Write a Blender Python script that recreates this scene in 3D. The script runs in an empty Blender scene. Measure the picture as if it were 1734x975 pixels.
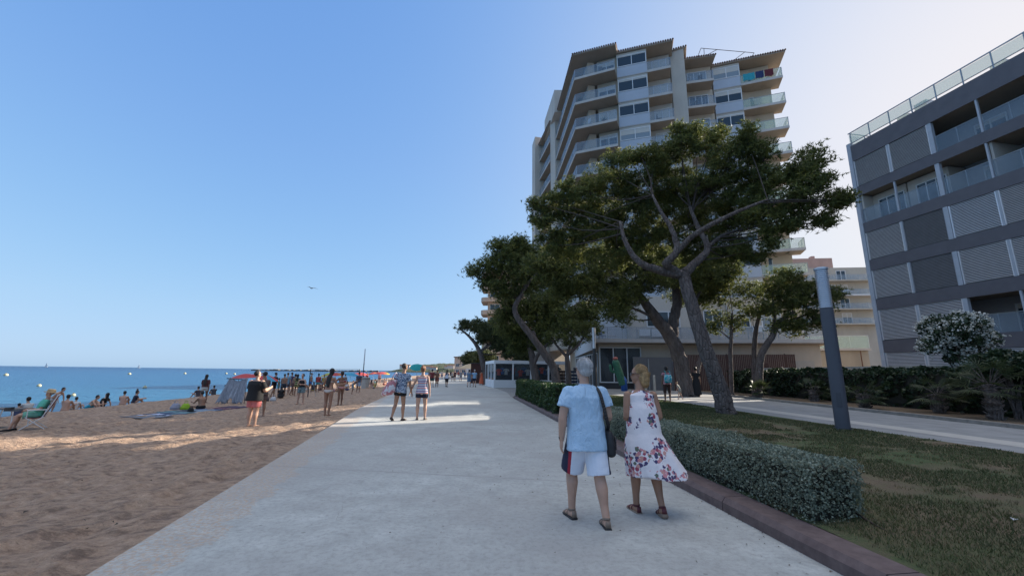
import bpy, bmesh, math, random
import numpy as np
from mathutils import Vector, Matrix, Quaternion
R = math.radians
random.seed(7); rng = np.random.default_rng(7)
sc = bpy.context.scene
COL = sc.collection

# ---------------------------------------------------------------- camera
EYE = 1.55
F_PX, W_PX, H_PX = 700.0, 1734.0, 975.0
TH = math.atan(142 / 700.0); ROLL = 0.0122
cd = bpy.data.cameras.new('camera'); cam = bpy.data.objects.new('camera', cd); COL.objects.link(cam)
cam.location = (0, 0, EYE)
cd.sensor_width = 36; cd.lens = 36 * F_PX / W_PX
cd.clip_start = 0.05; cd.clip_end = 30000
cam.matrix_world = Matrix.Translation((0, 0, EYE)) @ Matrix.Rotation(R(90) + TH, 4, 'X') @ Matrix.Rotation(ROLL, 4, 'Z')
sc.camera = cam

# ---------------------------------------------------------------- sky, sun, exposure
SUN_AZ, SUN_EL = R(61.0), R(23.2)      # azimuth clockwise from +Y
w = bpy.data.worlds.new('World'); sc.world = w; w.use_nodes = True
nt = w.node_tree; nt.nodes.clear()
sky = nt.nodes.new('ShaderNodeTexSky'); sky.sky_type = 'NISHITA'; sky.sun_disc = False
sky.sun_elevation = SUN_EL; sky.sun_rotation = SUN_AZ
sky.altitude = 0; sky.air_density = 1.0; sky.dust_density = 0.5; sky.ozone_density = 4.0
bg = nt.nodes.new('ShaderNodeBackground'); bg.inputs[1].default_value = 0.15
ow = nt.nodes.new('ShaderNodeOutputWorld')
# clear evening sky, its glare evened out as in the photograph; added white glow at the unseen zenith lights the ground
def _n(t, **k):
    n = nt.nodes.new('ShaderNode' + t)
    for a_, b_ in k.items(): setattr(n, a_, b_)
    return n
def _m(op, a_, b_=0.0):
    n = _n('Math', operation=op)
    for i_, v in enumerate((a_, b_)):
        if hasattr(v, 'is_output'): nt.links.new(v, n.inputs[i_])
        else: n.inputs[i_].default_value = v
    return n.outputs[0]
geo = _n('NewGeometry'); sp = _n('SeparateXYZ'); nt.links.new(geo.outputs['Incoming'], sp.inputs[0])
el = _m('MULTIPLY', sp.outputs[2], -1.0)
sr = _n('SeparateColor'); nt.links.new(sky.outputs[0], sr.inputs[0]); cc = _n('CombineColor')
for ch, (top, half) in enumerate(((.87, .78), (.87, .47), (.98, .27))):
    v = _m('MULTIPLY', sr.outputs[ch], .3)
    v = _m('DIVIDE', _m('MULTIPLY', v, top / .3), _m('ADD', v, half)); nt.links.new(v, cc.inputs[ch])
tr = _n('ValToRGB'); re_ = tr.color_ramp.elements
re_[0].position = 0.0; re_[0].color = (.78, .90, .98, 1)
re_[1].position = 1.0; re_[1].color = (.92, .86, .94, 1)
e = re_.new(.12); e.color = (.88, .92, .97, 1)
e = re_.new(.45); e.color = (.94, .88, .96, 1)
nt.links.new(el, tr.inputs[0])
ml = _n('MixRGB', blend_type='MULTIPLY'); ml.inputs[0].default_value = 1
nt.links.new(cc.outputs[0], ml.inputs[1]); nt.links.new(tr.outputs[0], ml.inputs[2])
dt = _n('VectorMath', operation='DOT_PRODUCT'); nt.links.new(geo.outputs['Incoming'], dt.inputs[0]); dt.inputs[1].default_value = (-math.sin(SUN_AZ) * .97, -math.cos(SUN_AZ) * .97, -.24)
gl = _m('MULTIPLY', _m('POWER', _m('MAXIMUM', dt.outputs['Value'], 0.0), 4.0), .85)
gm = _n('MixRGB'); nt.links.new(gl, gm.inputs[0]); nt.links.new(ml.outputs[0], gm.inputs[1]); gm.inputs[2].default_value = (2.75, 2.65, 2.55, 1)
ml = gm
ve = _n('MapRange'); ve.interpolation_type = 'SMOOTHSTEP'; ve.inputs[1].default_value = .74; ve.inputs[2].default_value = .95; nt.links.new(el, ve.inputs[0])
zen_mix = _n('MixRGB'); nt.links.new(ve.outputs[0], zen_mix.inputs[0]); nt.links.new(ml.outputs[0], zen_mix.inputs[1]); zen_mix.inputs[2].default_value = (4.9, 4.9, 5.0, 1)
nt.links.new(zen_mix.outputs[0], bg.inputs[0]); nt.links.new(bg.outputs[0], ow.inputs[0])
sl = bpy.data.lights.new('sun', 'SUN'); sl.energy = 4.6; sl.angle = R(0.5); sl.color = (1.0, 0.91, 0.78)
sun = bpy.data.objects.new('sun', sl); COL.objects.link(sun)
sd = Vector((math.sin(SUN_AZ) * math.cos(SUN_EL), math.cos(SUN_AZ) * math.cos(SUN_EL), math.sin(SUN_EL)))
sun.rotation_euler = sd.to_track_quat('Z', 'Y').to_euler(); sun.location = sd * 100
vs = sc.view_settings
vs.view_transform = 'Standard'; vs.look = 'None'; vs.gamma = 1; vs.exposure = 1.22; vs.use_curve_mapping = False
sc.cycles.max_bounces = 8; sc.cycles.transparent_max_bounces = 16
sc.cycles.use_denoising = True

# ---------------------------------------------------------------- geometry helpers
def ray(px, py):
    x = px - 867; y = -(py - 487.5)
    c, s = math.cos(ROLL), math.sin(ROLL)
    x, y = c * x - s * y, s * x + c * y
    return Vector((x, F_PX * math.cos(TH) - y * math.sin(TH), F_PX * math.sin(TH) + y * math.cos(TH)))
def at(px, py, Y):
    r = ray(px, py); t = Y / r[1]
    return Vector((r[0] * t, Y, EYE + r[2] * t))
def atz(px, py, z):
    r = ray(px, py); t = (z - EYE) / r[2]
    return Vector((r[0] * t, r[1] * t, z))

EDGE = [(-60, 10.45), (18, -6.32), (25.3, -7.52), (41.2, -10.0), (74.5, -14.5), (300, -40), (700, -85), (2000, -200)]
def edge_x(y): return np.interp(y, [e[0] for e in EDGE], [e[1] for e in EDGE])
SAND = [(-1, -.06), (0, -.06), (1.5, -.13), (4, -.34), (8, -.5), (14.3, -.5), (16, -.72), (18, -1.15), (22, -1.9), (40, -3.5), (400, -8)]
def sand_z(d): return np.interp(d, [e[0] for e in SAND], [e[1] for e in SAND])
def kerb_x(y): return 3.07 - 0.113 * y
def ground_z(x, y):
    e = edge_x(y)
    if x < e: return float(sand_z(e - x))
    if y < 27 and x > kerb_x(y): return float(0.12 + 0.13 * min(1, max(0, (x - kerb_x(y)) / 3)))
    if x > 5.5: return .25
    return 0.0
def hit(px, py):
    """where the line of sight through a pixel meets the ground"""
    r = ray(px, py).normalized()
    t = 2.0
    while t < 900:
        p = Vector((0, 0, EYE)) + r * t
        if p.z <= ground_z(p.x, p.y): break
        t += max(.02, t * .002)
    return Vector((p.x, p.y, ground_z(p.x, p.y)))

_lat = {}
def vnoise(x, y, seed=0):
    g = _lat.setdefault(seed, np.random.default_rng(seed + 99).random((256, 256)))
    xi = np.floor(x).astype(int); yi = np.floor(y).astype(int)
    fx = x - xi; fy = y - yi; fx = fx * fx * (3 - 2 * fx); fy = fy * fy * (3 - 2 * fy)
    a = g[xi % 256, yi % 256]; b = g[(xi + 1) % 256, yi % 256]; c = g[xi % 256, (yi + 1) % 256]; d = g[(xi + 1) % 256, (yi + 1) % 256]
    return (a * (1 - fx) + b * fx) * (1 - fy) + (c * (1 - fx) + d * fx) * fy

class MB:
    def __init__(s): s.v = []; s.f = []
    def add(s, vs, fs):
        o = len(s.v); s.v += [tuple(v) for v in vs]; s.f += [tuple(i + o for i in f) for f in fs]; return s
    def box(s, c, d, rz=0, M=None):
        hx, hy, hz = d[0] / 2, d[1] / 2, d[2] / 2
        vs = [Vector((x * hx, y * hy, z * hz)) for x in (-1, 1) for y in (-1, 1) for z in (-1, 1)]
        Q = M if M else Matrix.Rotation(rz, 3, 'Z')
        return s.add([Vector(c) + Q @ v for v in vs], [(0, 1, 3, 2), (4, 6, 7, 5), (0, 4, 5, 1), (2, 3, 7, 6), (0, 2, 6, 4), (1, 5, 7, 3)])
    def prism(s, pts, z0, z1):
        """closed vertical prism over a plan polygon (counter-clockwise)"""
        a = sum(pts[i][0] * pts[(i + 1) % len(pts)][1] - pts[(i + 1) % len(pts)][0] * pts[i][1] for i in range(len(pts)))
        if a < 0: pts = pts[::-1]
        n = len(pts)
        return s.add([(p[0], p[1], z0) for p in pts] + [(p[0], p[1], z1) for p in pts],
                     [tuple(range(n))[::-1], tuple(range(n, 2 * n))] + [(i, (i + 1) % n, n + (i + 1) % n, n + i) for i in range(n)])
    def slab(s, p, q, back, z0, z1, off=0):
        """box standing on plan segment p-q, reaching 'back' metres to the left of p->q"""
        p = Vector(p[:2]); q = Vector(q[:2]); d = (q - p).normalized(); n = Vector((-d.y, d.x))
        p = p + n * off; q = q + n * off
        return s.prism([p, q, q + n * back, p + n * back], z0, z1)
    def tube(s, pts, rad, n=8, cap=True, squash=None):
        pts = [Vector(p) for p in pts]
        if not hasattr(rad, '__len__'): rad = [rad] * len(pts)
        o = len(s.v); prev = None
        for i, p in enumerate(pts):
            d = (pts[min(i + 1, len(pts) - 1)] - pts[max(i - 1, 0)]).normalized()
            if prev is None: a = d.orthogonal().normalized()
            else: a = (prev - d * prev.dot(d)).normalized()
            prev = a; b = d.cross(a)
            for k in range(n):
                t = 2 * math.pi * k / n
                s.v.append(tuple(p + (a * math.cos(t) + b * math.sin(t)) * rad[i]))
        for i in range(len(pts) - 1):
            for k in range(n):
                k2 = (k + 1) % n
                s.f.append((o + i * n + k, o + i * n + k2, o + (i + 1) * n + k2, o + (i + 1) * n + k))
        if cap:
            s.f.append(tuple(o + k for k in range(n))[::-1]); s.f.append(tuple(o + (len(pts) - 1) * n + k for k in range(n)))
        return s
    def loft(s, secs, n=20, pw=1.0):
        """secs: (centre, axis u, axis v, ru, rv)"""
        o = len(s.v)
        for c, u, v, ru, rv in secs:
            for k in range(n):
                t = 2 * math.pi * k / n; ct, st = math.cos(t), math.sin(t)
                if pw != 1: ct = math.copysign(abs(ct) ** pw, ct); st = math.copysign(abs(st) ** pw, st)
                s.v.append(tuple(Vector(c) + Vector(u) * (ru * ct) + Vector(v) * (rv * st)))
        m = len(secs)
        for i in range(m - 1):
            for k in range(n):
                k2 = (k + 1) % n
                s.f.append((o + i * n + k, o + i * n + k2, o + (i + 1) * n + k2, o + (i + 1) * n + k))
        s.f.append(tuple(o + k for k in range(n))[::-1]); s.f.append(tuple(o + (m - 1) * n + k for k in range(n)))
        return s
    def ball(s, c, r, u=None, v=None, w_=None, n=12, m=8):
        if not hasattr(r, '__len__'): r = (r, r, r)
        u = Vector(u or (1, 0, 0)); v = Vector(v or (0, 1, 0)); w_ = Vector(w_ or (0, 0, 1)); c = Vector(c)
        o = len(s.v)
        s.v.append(tuple(c - w_ * r[2]))
        for j in range(1, m):
            ph = -math.pi / 2 + math.pi * j / m
            for k in range(n):
                t = 2 * math.pi * k / n
                s.v.append(tuple(c + u * (r[0] * math.cos(ph) * math.cos(t)) + v * (r[1] * math.cos(ph) * math.sin(t)) + w_ * (r[2] * math.sin(ph))))
        s.v.append(tuple(c + w_ * r[2])); e = len(s.v) - 1
        for k in range(n):
            k2 = (k + 1) % n
            s.f.append((o, o + 1 + k2, o + 1 + k)); s.f.append((e, e - n + k, e - n + k2))
            for j in range(m - 2):
                a = o + 1 + j * n
                s.f.append((a + k, a + k2, a + n + k2, a + n + k))
        return s
    def build(s, name, m, parent=None, smooth=False, fix=False, bevel=0):
        me = bpy.data.meshes.new(name); me.from_pydata(s.v, [], s.f)
        if fix:
            bm = bmesh.new(); bm.from_mesh(me); bmesh.ops.recalc_face_normals(bm, faces=bm.faces); bm.to_mesh(me); bm.free()
        if smooth: me.polygons.foreach_set('use_smooth', [True] * len(me.polygons))
        me.materials.append(m); me.update()
        o = bpy.data.objects.new(name, me); COL.objects.link(o)
        if bevel:
            b = o.modifiers.new('b', 'BEVEL'); b.width = bevel; b.segments = 2; b.limit_method = 'ANGLE'
        if parent is not None:
            o.parent = parent
            o.matrix_parent_inverse = Matrix.Translation(-parent.location) if parent.rotation_euler.z == 0 else parent.matrix_basis.inverted()
        return o
def np_mesh(name, V, Fc, m, parent=None, smooth=False):
    """V (n,3), Fc (k,3|4) numpy"""
    me = bpy.data.meshes.new(name); k = Fc.shape[1]
    me.vertices.add(len(V)); me.vertices.foreach_set('co', V.astype(np.float32).ravel())
    me.loops.add(Fc.size); me.loops.foreach_set('vertex_index', Fc.astype(np.int32).ravel())
    me.polygons.add(len(Fc)); me.polygons.foreach_set('loop_start', np.arange(0, Fc.size, k, dtype=np.int32))
    me.polygons.foreach_set('loop_total', np.full(len(Fc), k, dtype=np.int32))
    me.update(calc_edges=True)
    if smooth: me.polygons.foreach_set('use_smooth', np.ones(len(Fc), dtype=bool))
    me.materials.append(m)
    o = bpy.data.objects.new(name, me); COL.objects.link(o)
    if parent is not None:
        o.parent = parent; o.matrix_parent_inverse = Matrix.Translation(-parent.location)
    return o
def grid(name, X, Y, Z, m, smooth=True):
    ny, nx = X.shape
    V = np.stack([X, Y, Z], -1).reshape(-1, 3)
    i = np.arange(ny - 1)[:, None] * nx + np.arange(nx - 1)[None, :]
    Fc = np.stack([i, i + 1, i + nx + 1, i + nx], -1).reshape(-1, 4)
    return np_mesh(name, V, Fc, m, smooth=smooth)
def tag(o, label=None, cat=None, group=None, kind=None):
    if label: o['label'] = label
    if cat: o['category'] = cat
    if group: o['group'] = group
    if kind: o['kind'] = kind
    return o
def thing(name, label, cat, loc=(0, 0, 0), rz=0, group=None):
    o = bpy.data.objects.new(name, None); COL.objects.link(o)
    o.location = loc; o.rotation_euler = (0, 0, rz); o.empty_display_size = .2
    o.matrix_basis  # noqa
    return tag(o, label, cat, group)
def part(mb, name, m, root, sub=None, **k):
    """part whose mesh is written in the thing's local coordinates"""
    o = mb.build(name, m, None, **k); o.parent = sub or root
    return o
def copy_tree(o, parent=None):
    c = o.copy(); COL.objects.link(c); c.parent = parent
    for ch in o.children: copy_tree(ch, c)
    return c

# ---------------------------------------------------------------- materials
class NT:
    def __init__(s, name):
        s.m = bpy.data.materials.new(name); s.m.use_nodes = True; s.t = s.m.node_tree
        s.b = s.t.nodes['Principled BSDF']; s.out = s.t.nodes['Material Output']
        s._c = None
    def n(s, typ, **kw):
        nd = s.t.nodes.new('ShaderNode' + typ)
        for k, v in kw.items():
            if k.startswith('i_'): nd.inputs[k[2:].replace('_', ' ')].default_value = v
            else: setattr(nd, k, v)
        return nd
    def l(s, a, b): s.t.links.new(a, b)
    def coord(s, kind='Object'):
        if s._c is None: s._c = s.n('TexCoord')
        return s._c.outputs[kind]
    def noise(s, scale, detail=4, rough=.55, kind='Object', stretch=None, dist=0):
        nd = s.n('TexNoise'); nd.inputs['Scale'].default_value = scale; nd.inputs['Detail'].default_value = detail
        nd.inputs['Roughness'].default_value = rough; nd.inputs['Distortion'].default_value = dist
        if stretch:
            mp = s.n('Mapping'); mp.inputs['Scale'].default_value = stretch; s.l(s.coord(kind), mp.inputs['Vector']); s.l(mp.outputs[0], nd.inputs['Vector'])
        else: s.l(s.coord(kind), nd.inputs['Vector'])
        return nd.outputs['Fac']
    def ramp(s, fac, stops):
        r = s.n('ValToRGB'); e = r.color_ramp.elements
        while len(e) < len(stops): e.new(.5)
        for i, (p, c) in enumerate(stops):
            e[i].position = p; e[i].color = (*c, 1) if len(c) == 3 else c
        s.l(fac, r.inputs[0]); return r.outputs[0]
    def mix(s, fac, a, b, mode='MIX'):
        mx = s.n('MixRGB', blend_type=mode)
        for sock, v in ((mx.inputs[0], fac), (mx.inputs[1], a), (mx.inputs[2], b)):
            if hasattr(v, 'links') or hasattr(v, 'is_output'): s.l(v, sock)
            elif hasattr(v, '__len__'): sock.default_value = (*v, 1) if len(v) == 3 else v
            else: sock.default_value = v
        return mx.outputs[0]
    def math(s, op, a, b=0.0, c=None):
        m = s.n('Math', operation=op)
        for i, v in enumerate((a, b) + ((c,) if c is not None else ())):
            if hasattr(v, 'is_output'): s.l(v, m.inputs[i])
            else: m.inputs[i].default_value = v
        return m.outputs[0]
    def color(s, c):
        if hasattr(c, 'is_output'): s.l(c, s.b.inputs['Base Color'])
        else: s.b.inputs['Base Color'].default_value = (*c, 1)
        return s
    def bump(s, h, strength=.3, dist=.01):
        b = s.n('Bump'); b.inputs['Strength'].default_value = strength; b.inputs['Distance'].default_value = dist
        s.l(h, b.inputs['Height']); s.l(b.outputs[0], s.b.inputs['Normal']); return s
    def set(s, **k):
        for a, v in k.items(): s.b.inputs[a.replace('_', ' ')].default_value = v
        return s
def mat(name, c, rough=.8, var=.12, scale=6, bump=.15, bscale=60, bdist=.004, metal=0, **k):
    """plain surface with a little procedural unevenness in tone and relief"""
    t = NT(name); c = np.array(c)
    n1 = t.noise(scale, 5)
    t.color(t.ramp(n1, [(.25, tuple(np.clip(c * (1 - var), 0, 1))), (.75, tuple(np.clip(c * (1 + var), 0, 1)))]))
    t.set(Roughness=rough, Metallic=metal, **k)
    if bump: t.bump(t.noise(bscale, 3), bump, bdist)
    return t.m
_mc = {}
def cloth(c, rough=.9):
    key = tuple(round(float(x), 3) for x in c)
    if key not in _mc: _mc[key] = mat('fabric', c, rough, .12, 9, .35, 22, .012)
    return _mc[key]
# ================================================================ GROUND, SEA, PROMENADE
# sand
t = NT('sand')
n1 = t.noise(.5, 5); n2 = t.noise(9, 6, .6); n3 = t.noise(60, 4, .7)
c = t.ramp(n2, [(.2, (.20, .125, .085)), (.5, (.37, .235, .155)), (.8, (.52, .345, .235))])
c = t.mix(t.ramp(n3, [(.35, (0, 0, 0)), (.75, (1, 1, 1))]), c, (.55, .39, .27))
c = t.mix(t.math('MULTIPLY', n1, .45), c, (.27, .175, .115))
n4 = t.noise(5.5, 6, .72, stretch=(.8, 1.5, 1))
c = t.mix(t.ramp(n4, [(.36, (.85, .85, .85)), (.52, (0, 0, 0))]), c, (.17, .11, .078))
c = t.mix(t.ramp(n4, [(.54, (0, 0, 0)), (.72, (.7, .7, .7))]), c, (.60, .43, .31))
# damp sand close to the waterline
sep = t.n('SeparateXYZ'); t.l(t.coord('Object'), sep.inputs[0])
wet = t.n('MapRange'); wet.inputs[1].default_value = -1.0; wet.inputs[2].default_value = -1.4; t.l(sep.outputs[2], wet.inputs[0])
c = t.mix(wet.outputs[0], c, (.14, .10, .075))
t.color(c).set(Roughness=.95)
h = t.math('ADD', t.math('MULTIPLY', t.noise(3.5, 5, .6, stretch=(1, 1.6, 1)), 1.0), t.math('MULTIPLY', t.noise(22, 5, .65), .35))
t.bump(h, 1.0, .20); M_sand = t.m
ys = [-6.0]
while ys[-1] < 1500: ys.append(ys[-1] + max(.06, .011 * abs(ys[-1])))
ys = np.array(ys)
dd = np.concatenate([[-.3, -.02], np.linspace(0, 15, 190), np.linspace(15.3, 30, 50), [40, 80, 300]])
D, Yg = np.meshgrid(dd, ys)
X = edge_x(Yg) - D; Z = sand_z(D)
amp = np.clip(D / .5, 0, 1) * np.clip((24 - D) / 6, 0, 1)
nz = (vnoise(X * 1.1, Yg * 1.1, 1) - .5) * .06 + (vnoise(X * 2.5, Yg * 2.9, 2) - .5) * .11 + (vnoise(X * 5.2, Yg * 5.6, 3) - .5) * .085
far = np.clip(1 - Yg / 90, .25, 1)
Z = Z + nz * amp * far
tag(grid('beach_sand', X[:, ::-1], Yg, Z[:, ::-1], M_sand), kind='structure')

# sea
t = NT('sea water')
sep = t.n('SeparateXYZ'); t.l(t.coord('Object'), sep.inputs[0])
mr = t.n('MapRange'); mr.inputs[1].default_value = 20; mr.inputs[2].default_value = 900
ln = t.n('VectorMath', operation='LENGTH'); t.l(t.coord('Object'), ln.inputs[0]); t.l(ln.outputs['Value'], mr.inputs[0])
c = t.ramp(mr.outputs[0], [(0, (.035, .155, .26)), (.10, (.018, .10, .215)), (.5, (.010, .065, .17)), (1, (.006, .04, .12))])
c = t.mix(t.math('MULTIPLY', t.noise(.02, 4, stretch=(1, 3, 1)), .35), c, (.02, .11, .2))
t.color(c).set(Roughness=.28, IOR=1.25)
h = t.math('ADD', t.noise(.35, 6, .6, stretch=(.55, 1.6, 1)), t.math('MULTIPLY', t.noise(1.6, 5, .6, stretch=(.6, 1.6, 1)), .45))
t.bump(h, 1.0, .9); M_sea = t.m
SEA_Z = -1.5
s = 14000
mb = MB(); mb.add([(-s, -200, SEA_Z), (260, -200, SEA_Z), (260, s, SEA_Z), (-s, s, SEA_Z)], [(0, 1, 2, 3)])
tag(mb.build('sea', M_sea), kind='structure')
# surf line: a thin broken strip of foam lapping on the sand
t = NT('foam'); t.color((.8, .85, .86)).set(Roughness=.6)
t.l(t.ramp(t.noise(1.2, 6, .7), [(.46, (0, 0, 0)), (.58, (1, 1, 1))]), t.b.inputs['Alpha']); M_foam = t.m
yy = np.concatenate([np.arange(5, 90, .5), np.arange(90, 400, 4)])
wv = .7 * np.sin(yy * .31) + .5 * np.sin(yy * .13 + 1)
X = np.stack([edge_x(yy) - 20.6 - wv, edge_x(yy) - 21.6 - wv], 1)
tag(grid('surf_foam', X, np.stack([yy, yy], 1), np.full_like(X, SEA_Z + .03), M_foam), 'thin white surf foam along the waterline', kind='stuff')

# base terrain inland, one sheet to the horizon
t = NT('earth'); n = t.noise(.8, 6, .65)
c = t.ramp(n, [(.3, (.085, .055, .035)), (.55, (.15, .10, .062)), (.75, (.21, .15, .095))])
c = t.mix(t.ramp(t.noise(14, 5, .7), [(.5, (0, 0, 0)), (.7, (1, 1, 1))]), c, (.09, .075, .03))
t.color(c).set(Roughness=.95); t.bump(t.noise(20, 6, .7), .8, .03); M_earth = t.m
yy = np.array([-60, -20, 0, 18, 27, 41, 74, 150, 300, 700, 2000, 9000.]); ex = edge_x(np.clip(yy, -60, 2000)) + .6
X = np.stack([ex, np.where(yy < 30, 20., 20.), np.full_like(yy, 400.), np.full_like(yy, 9000.)], 1)
Z = np.stack([np.full_like(yy, -.12), np.full_like(yy, -.12), np.full_like(yy, -.12), np.full_like(yy, 0)], 1)
tag(grid('ground', X, np.stack([yy] * 4, 1), Z, M_earth, smooth=False), kind='structure')

# promenade concrete
t = NT('promenade concrete')
n1 = t.noise(.35, 6, .6); n2 = t.noise(3, 7, .68); n3 = t.noise(130, 3, .7)
c = t.ramp(n2, [(.25, (.29, .295, .28)), (.5, (.415, .42, .395)), (.78, (.54, .545, .515))])
c = t.mix(t.ramp(n1, [(.40, (0, 0, 0)), (.62, (.95, .95, .95))]), c, (.335, .325, .305))
c = t.mix(t.ramp(t.noise(1.1, 7, .72, dist=.6), [(.56, (0, 0, 0)), (.74, (.5, .5, .5))]), c, (.25, .24, .225))
c = t.mix(t.ramp(n3, [(.32, (.5, .5, .5)), (.5, (0, 0, 0))]), c, (.29, .28, .265))
# saw cut joints across the walk, with uneven dirt in them
sep = t.n('SeparateXYZ'); t.l(t.coord('Object'), sep.inputs[0])
yy_ = t.math('ADD', t.math('ADD', sep.outputs[1], t.math('MULTIPLY', sep.outputs[0], .16)), t.math('MULTIPLY', t.noise(3, 3), .02))
fr = t.math('FRACT', t.math('DIVIDE', yy_, 5.2)); jd = t.math('ABSOLUTE', t.math('SUBTRACT', fr, .27))
jl = t.math('LESS_THAN', jd, .0026)
jm = t.math('MULTIPLY', jl, t.ramp(t.noise(1.5, 3), [(.4, (.1, .1, .1)), (.6, (.8, .8, .8))]))
c = t.mix(jm, c, (.16, .155, .15))
js = t.ramp(jd, [(.0, (.45, .45, .45)), (.03, (0, 0, 0))])
c = t.mix(t.math('MULTIPLY', js, t.noise(2.2, 5)), c, (.28, .275, .265))
# hairline cracks and old chewing gum
vc = t.n('TexVoronoi', feature='DISTANCE_TO_EDGE'); vc.inputs['Scale'].default_value = .42
mpc = t.n('Mapping'); wv_ = t.n('MixRGB', blend_type='ADD'); wv_.inputs[0].default_value = .35
nzc = t.n('TexNoise'); nzc.inputs['Scale'].default_value = 1.6; nzc.inputs['Detail'].default_value = 6; t.l(t.coord(), nzc.inputs['Vector'])
t.l(t.coord(), wv_.inputs[1]); t.l(nzc.outputs['Color'], wv_.inputs[2]); t.l(wv_.outputs[0], vc.inputs['Vector'])
ck = t.math('MULTIPLY', t.math('LESS_THAN', vc.outputs['Distance'], .0012), t.ramp(t.noise(.5, 3), [(.52, (0, 0, 0)), (.58, (.35, .35, .35))]))
c = t.mix(ck, c, (.15, .145, .135))
vg = t.n('TexVoronoi'); vg.inputs['Scale'].default_value = 1.7; t.l(t.coord(), vg.inputs['Vector'])
c = t.mix(t.math('MULTIPLY', t.math('LESS_THAN', vg.outputs['Distance'], .035), .6), c, (.17, .165, .155))
# drifted sand along the beach edge
ed = t.math('ADD', t.math('ADD', sep.outputs[0], 2.45), t.math('MULTIPLY', sep.outputs[1], .215))
sf = t.math('MULTIPLY', t.math('LESS_THAN', t.math('ADD', ed, t.math('MULTIPLY', t.noise(2.2, 7, .75), -1.1)), t.math('MULTIPLY', t.noise(.4, 2), .12)), t.ramp(t.noise(25, 4, .7), [(.42, (0, 0, 0)), (.6, (.8, .8, .8))]))
c = t.mix(sf, c, (.44, .30, .20))
c = t.mix(t.ramp(t.noise(17, 5, .75), [(.46, (0, 0, 0)), (.70, (.75, .75, .75))]), c, (.25, .245, .23))
t.color(c).set(Roughness=.85)
t.bump(t.math('ADD', t.noise(40, 6, .7), t.math('MULTIPLY', t.noise(4, 3), .6)), .6, .010); M_conc = t.m
yy = np.array([-60, -10, 0, 10, 18, 25.3, 33, 41.2, 60, 74.5, 120, 300.])
lx = edge_x(yy)
rx = np.array([kerb_x(y) if y < 27 else 0. for y in yy]); rx = np.where(yy >= 27, np.interp(yy, [27, 33, 41, 60, 120, 300], [0, -.3, -1.4, -4.2, -8, -20]), rx)
X = np.stack([lx, rx], 1)
mb = MB(); n = len(yy)
mb.add([(lx[i], yy[i], 0) for i in range(n)] + [(rx[i], yy[i], 0) for i in range(n)] + [(lx[i], yy[i], -.25) for i in range(n)],
       [(i, n + i, n + i + 1, i + 1) for i in range(n - 1)] + [(i, i + 1, 2 * n + i + 1, 2 * n + i) for i in range(n - 1)])
tag(mb.build('promenade', M_conc), kind='structure')
# grey paved plaza by the kiosk and cafe
t = NT('plaza paving')
bt = t.n('TexBrick'); bt.inputs['Scale'].default_value = 1.0; bt.inputs['Brick Width'].default_value = .4; bt.inputs['Row Height'].default_value = .2
bt.inputs['Mortar Size'].default_value = .008; bt.inputs['Color1'].default_value = (.24, .235, .22, 1); bt.inputs['Color2'].default_value = (.29, .28, .265, 1); bt.inputs['Mortar'].default_value = (.12, .115, .11, 1)
t.l(t.coord('Object'), bt.inputs['Vector'])
t.color(t.mix(t.ramp(t.noise(2, 5), [(.4, (0, 0, 0)), (.7, (.5, .5, .5))]), bt.outputs['Color'], (.2, .19, .18))).set(Roughness=.85)
t.bump(t.noise(40, 4), .3, .004); M_plaza = t.m
mb = MB()
pl = [(0.02, 27)] + [(np.interp(y, [27, 33, 41, 60, 120, 300], [0, -.3, -1.4, -4.2, -8, -20]) + .01, y) for y in (33, 41, 60, 120, 300)] + [(60, 300), (60, 27)]
mb.add([(p[0], p[1], .003) for p in pl], [tuple(range(len(pl)))[::-1]])
tag(mb.build('plaza', M_plaza), kind='structure')

# brown kerb with chamfer, in stones with joints
t = NT('kerb stone'); t.color(t.ramp(t.noise(7, 6, .65), [(.3, (.085, .055, .052)), (.7, (.15, .105, .098))])).set(Roughness=.8)
t.bump(t.noise(60, 5, .7), .4, .005); M_kerb = t.m
mb = MB()
def kerb_run(mb, P, wid=.34, h=.15, gap=.012, stone=1.9):
    P = [Vector((p[0], p[1], 0)) for p in P]
    L = [0]
    for a, b in zip(P, P[1:]): L.append(L[-1] + (b - a).length)
    def pt(s):
        for i in range(len(P) - 1):
            if s <= L[i + 1] or i == len(P) - 2:
                d = (P[i + 1] - P[i]).normalized(); return P[i] + d * (s - L[i]), d
    s = 0
    while s < L[-1] - .05:
        e = min(s + stone, L[-1]); ks = [s + gap / 2 + (e - s - gap) * k / 3 for k in range(4)]
        o = len(mb.v)
        for k in ks:
            p, d = pt(k); n = Vector((d.y, -d.x, 0))
            jit = .0
            for a, z in ((0, -.1), (0.0, h - .055), (.045, h), (wid - .03, h + .004), (wid, h - .03), (wid, -.1)):
                mb.v.append(tuple(p + n * a + Vector((0, 0, z + jit))))
        for i in range(3):
            for j in range(5): mb.f.append((o + i * 6 + j, o + (i + 1) * 6 + j, o + (i + 1) * 6 + j + 1, o + i * 6 + j + 1))
        mb.f.append(tuple(o + j for j in range(6))); mb.f.append(tuple(o + 18 + j for j in range(6))[::-1])
        s = e
K1 = [(kerb_x(y), y) for y in np.arange(-8, 25.6, .8)]
K2 = [(.18, 25.6), (.2, 26.4), (.45, 27.0), (1.0, 27.35), (2, 27.45), (4.5, 27.3)]
kerb_run(mb, K1 + K2)
tag(mb.build('kerb', M_kerb, fix=True), kind='structure')

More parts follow.
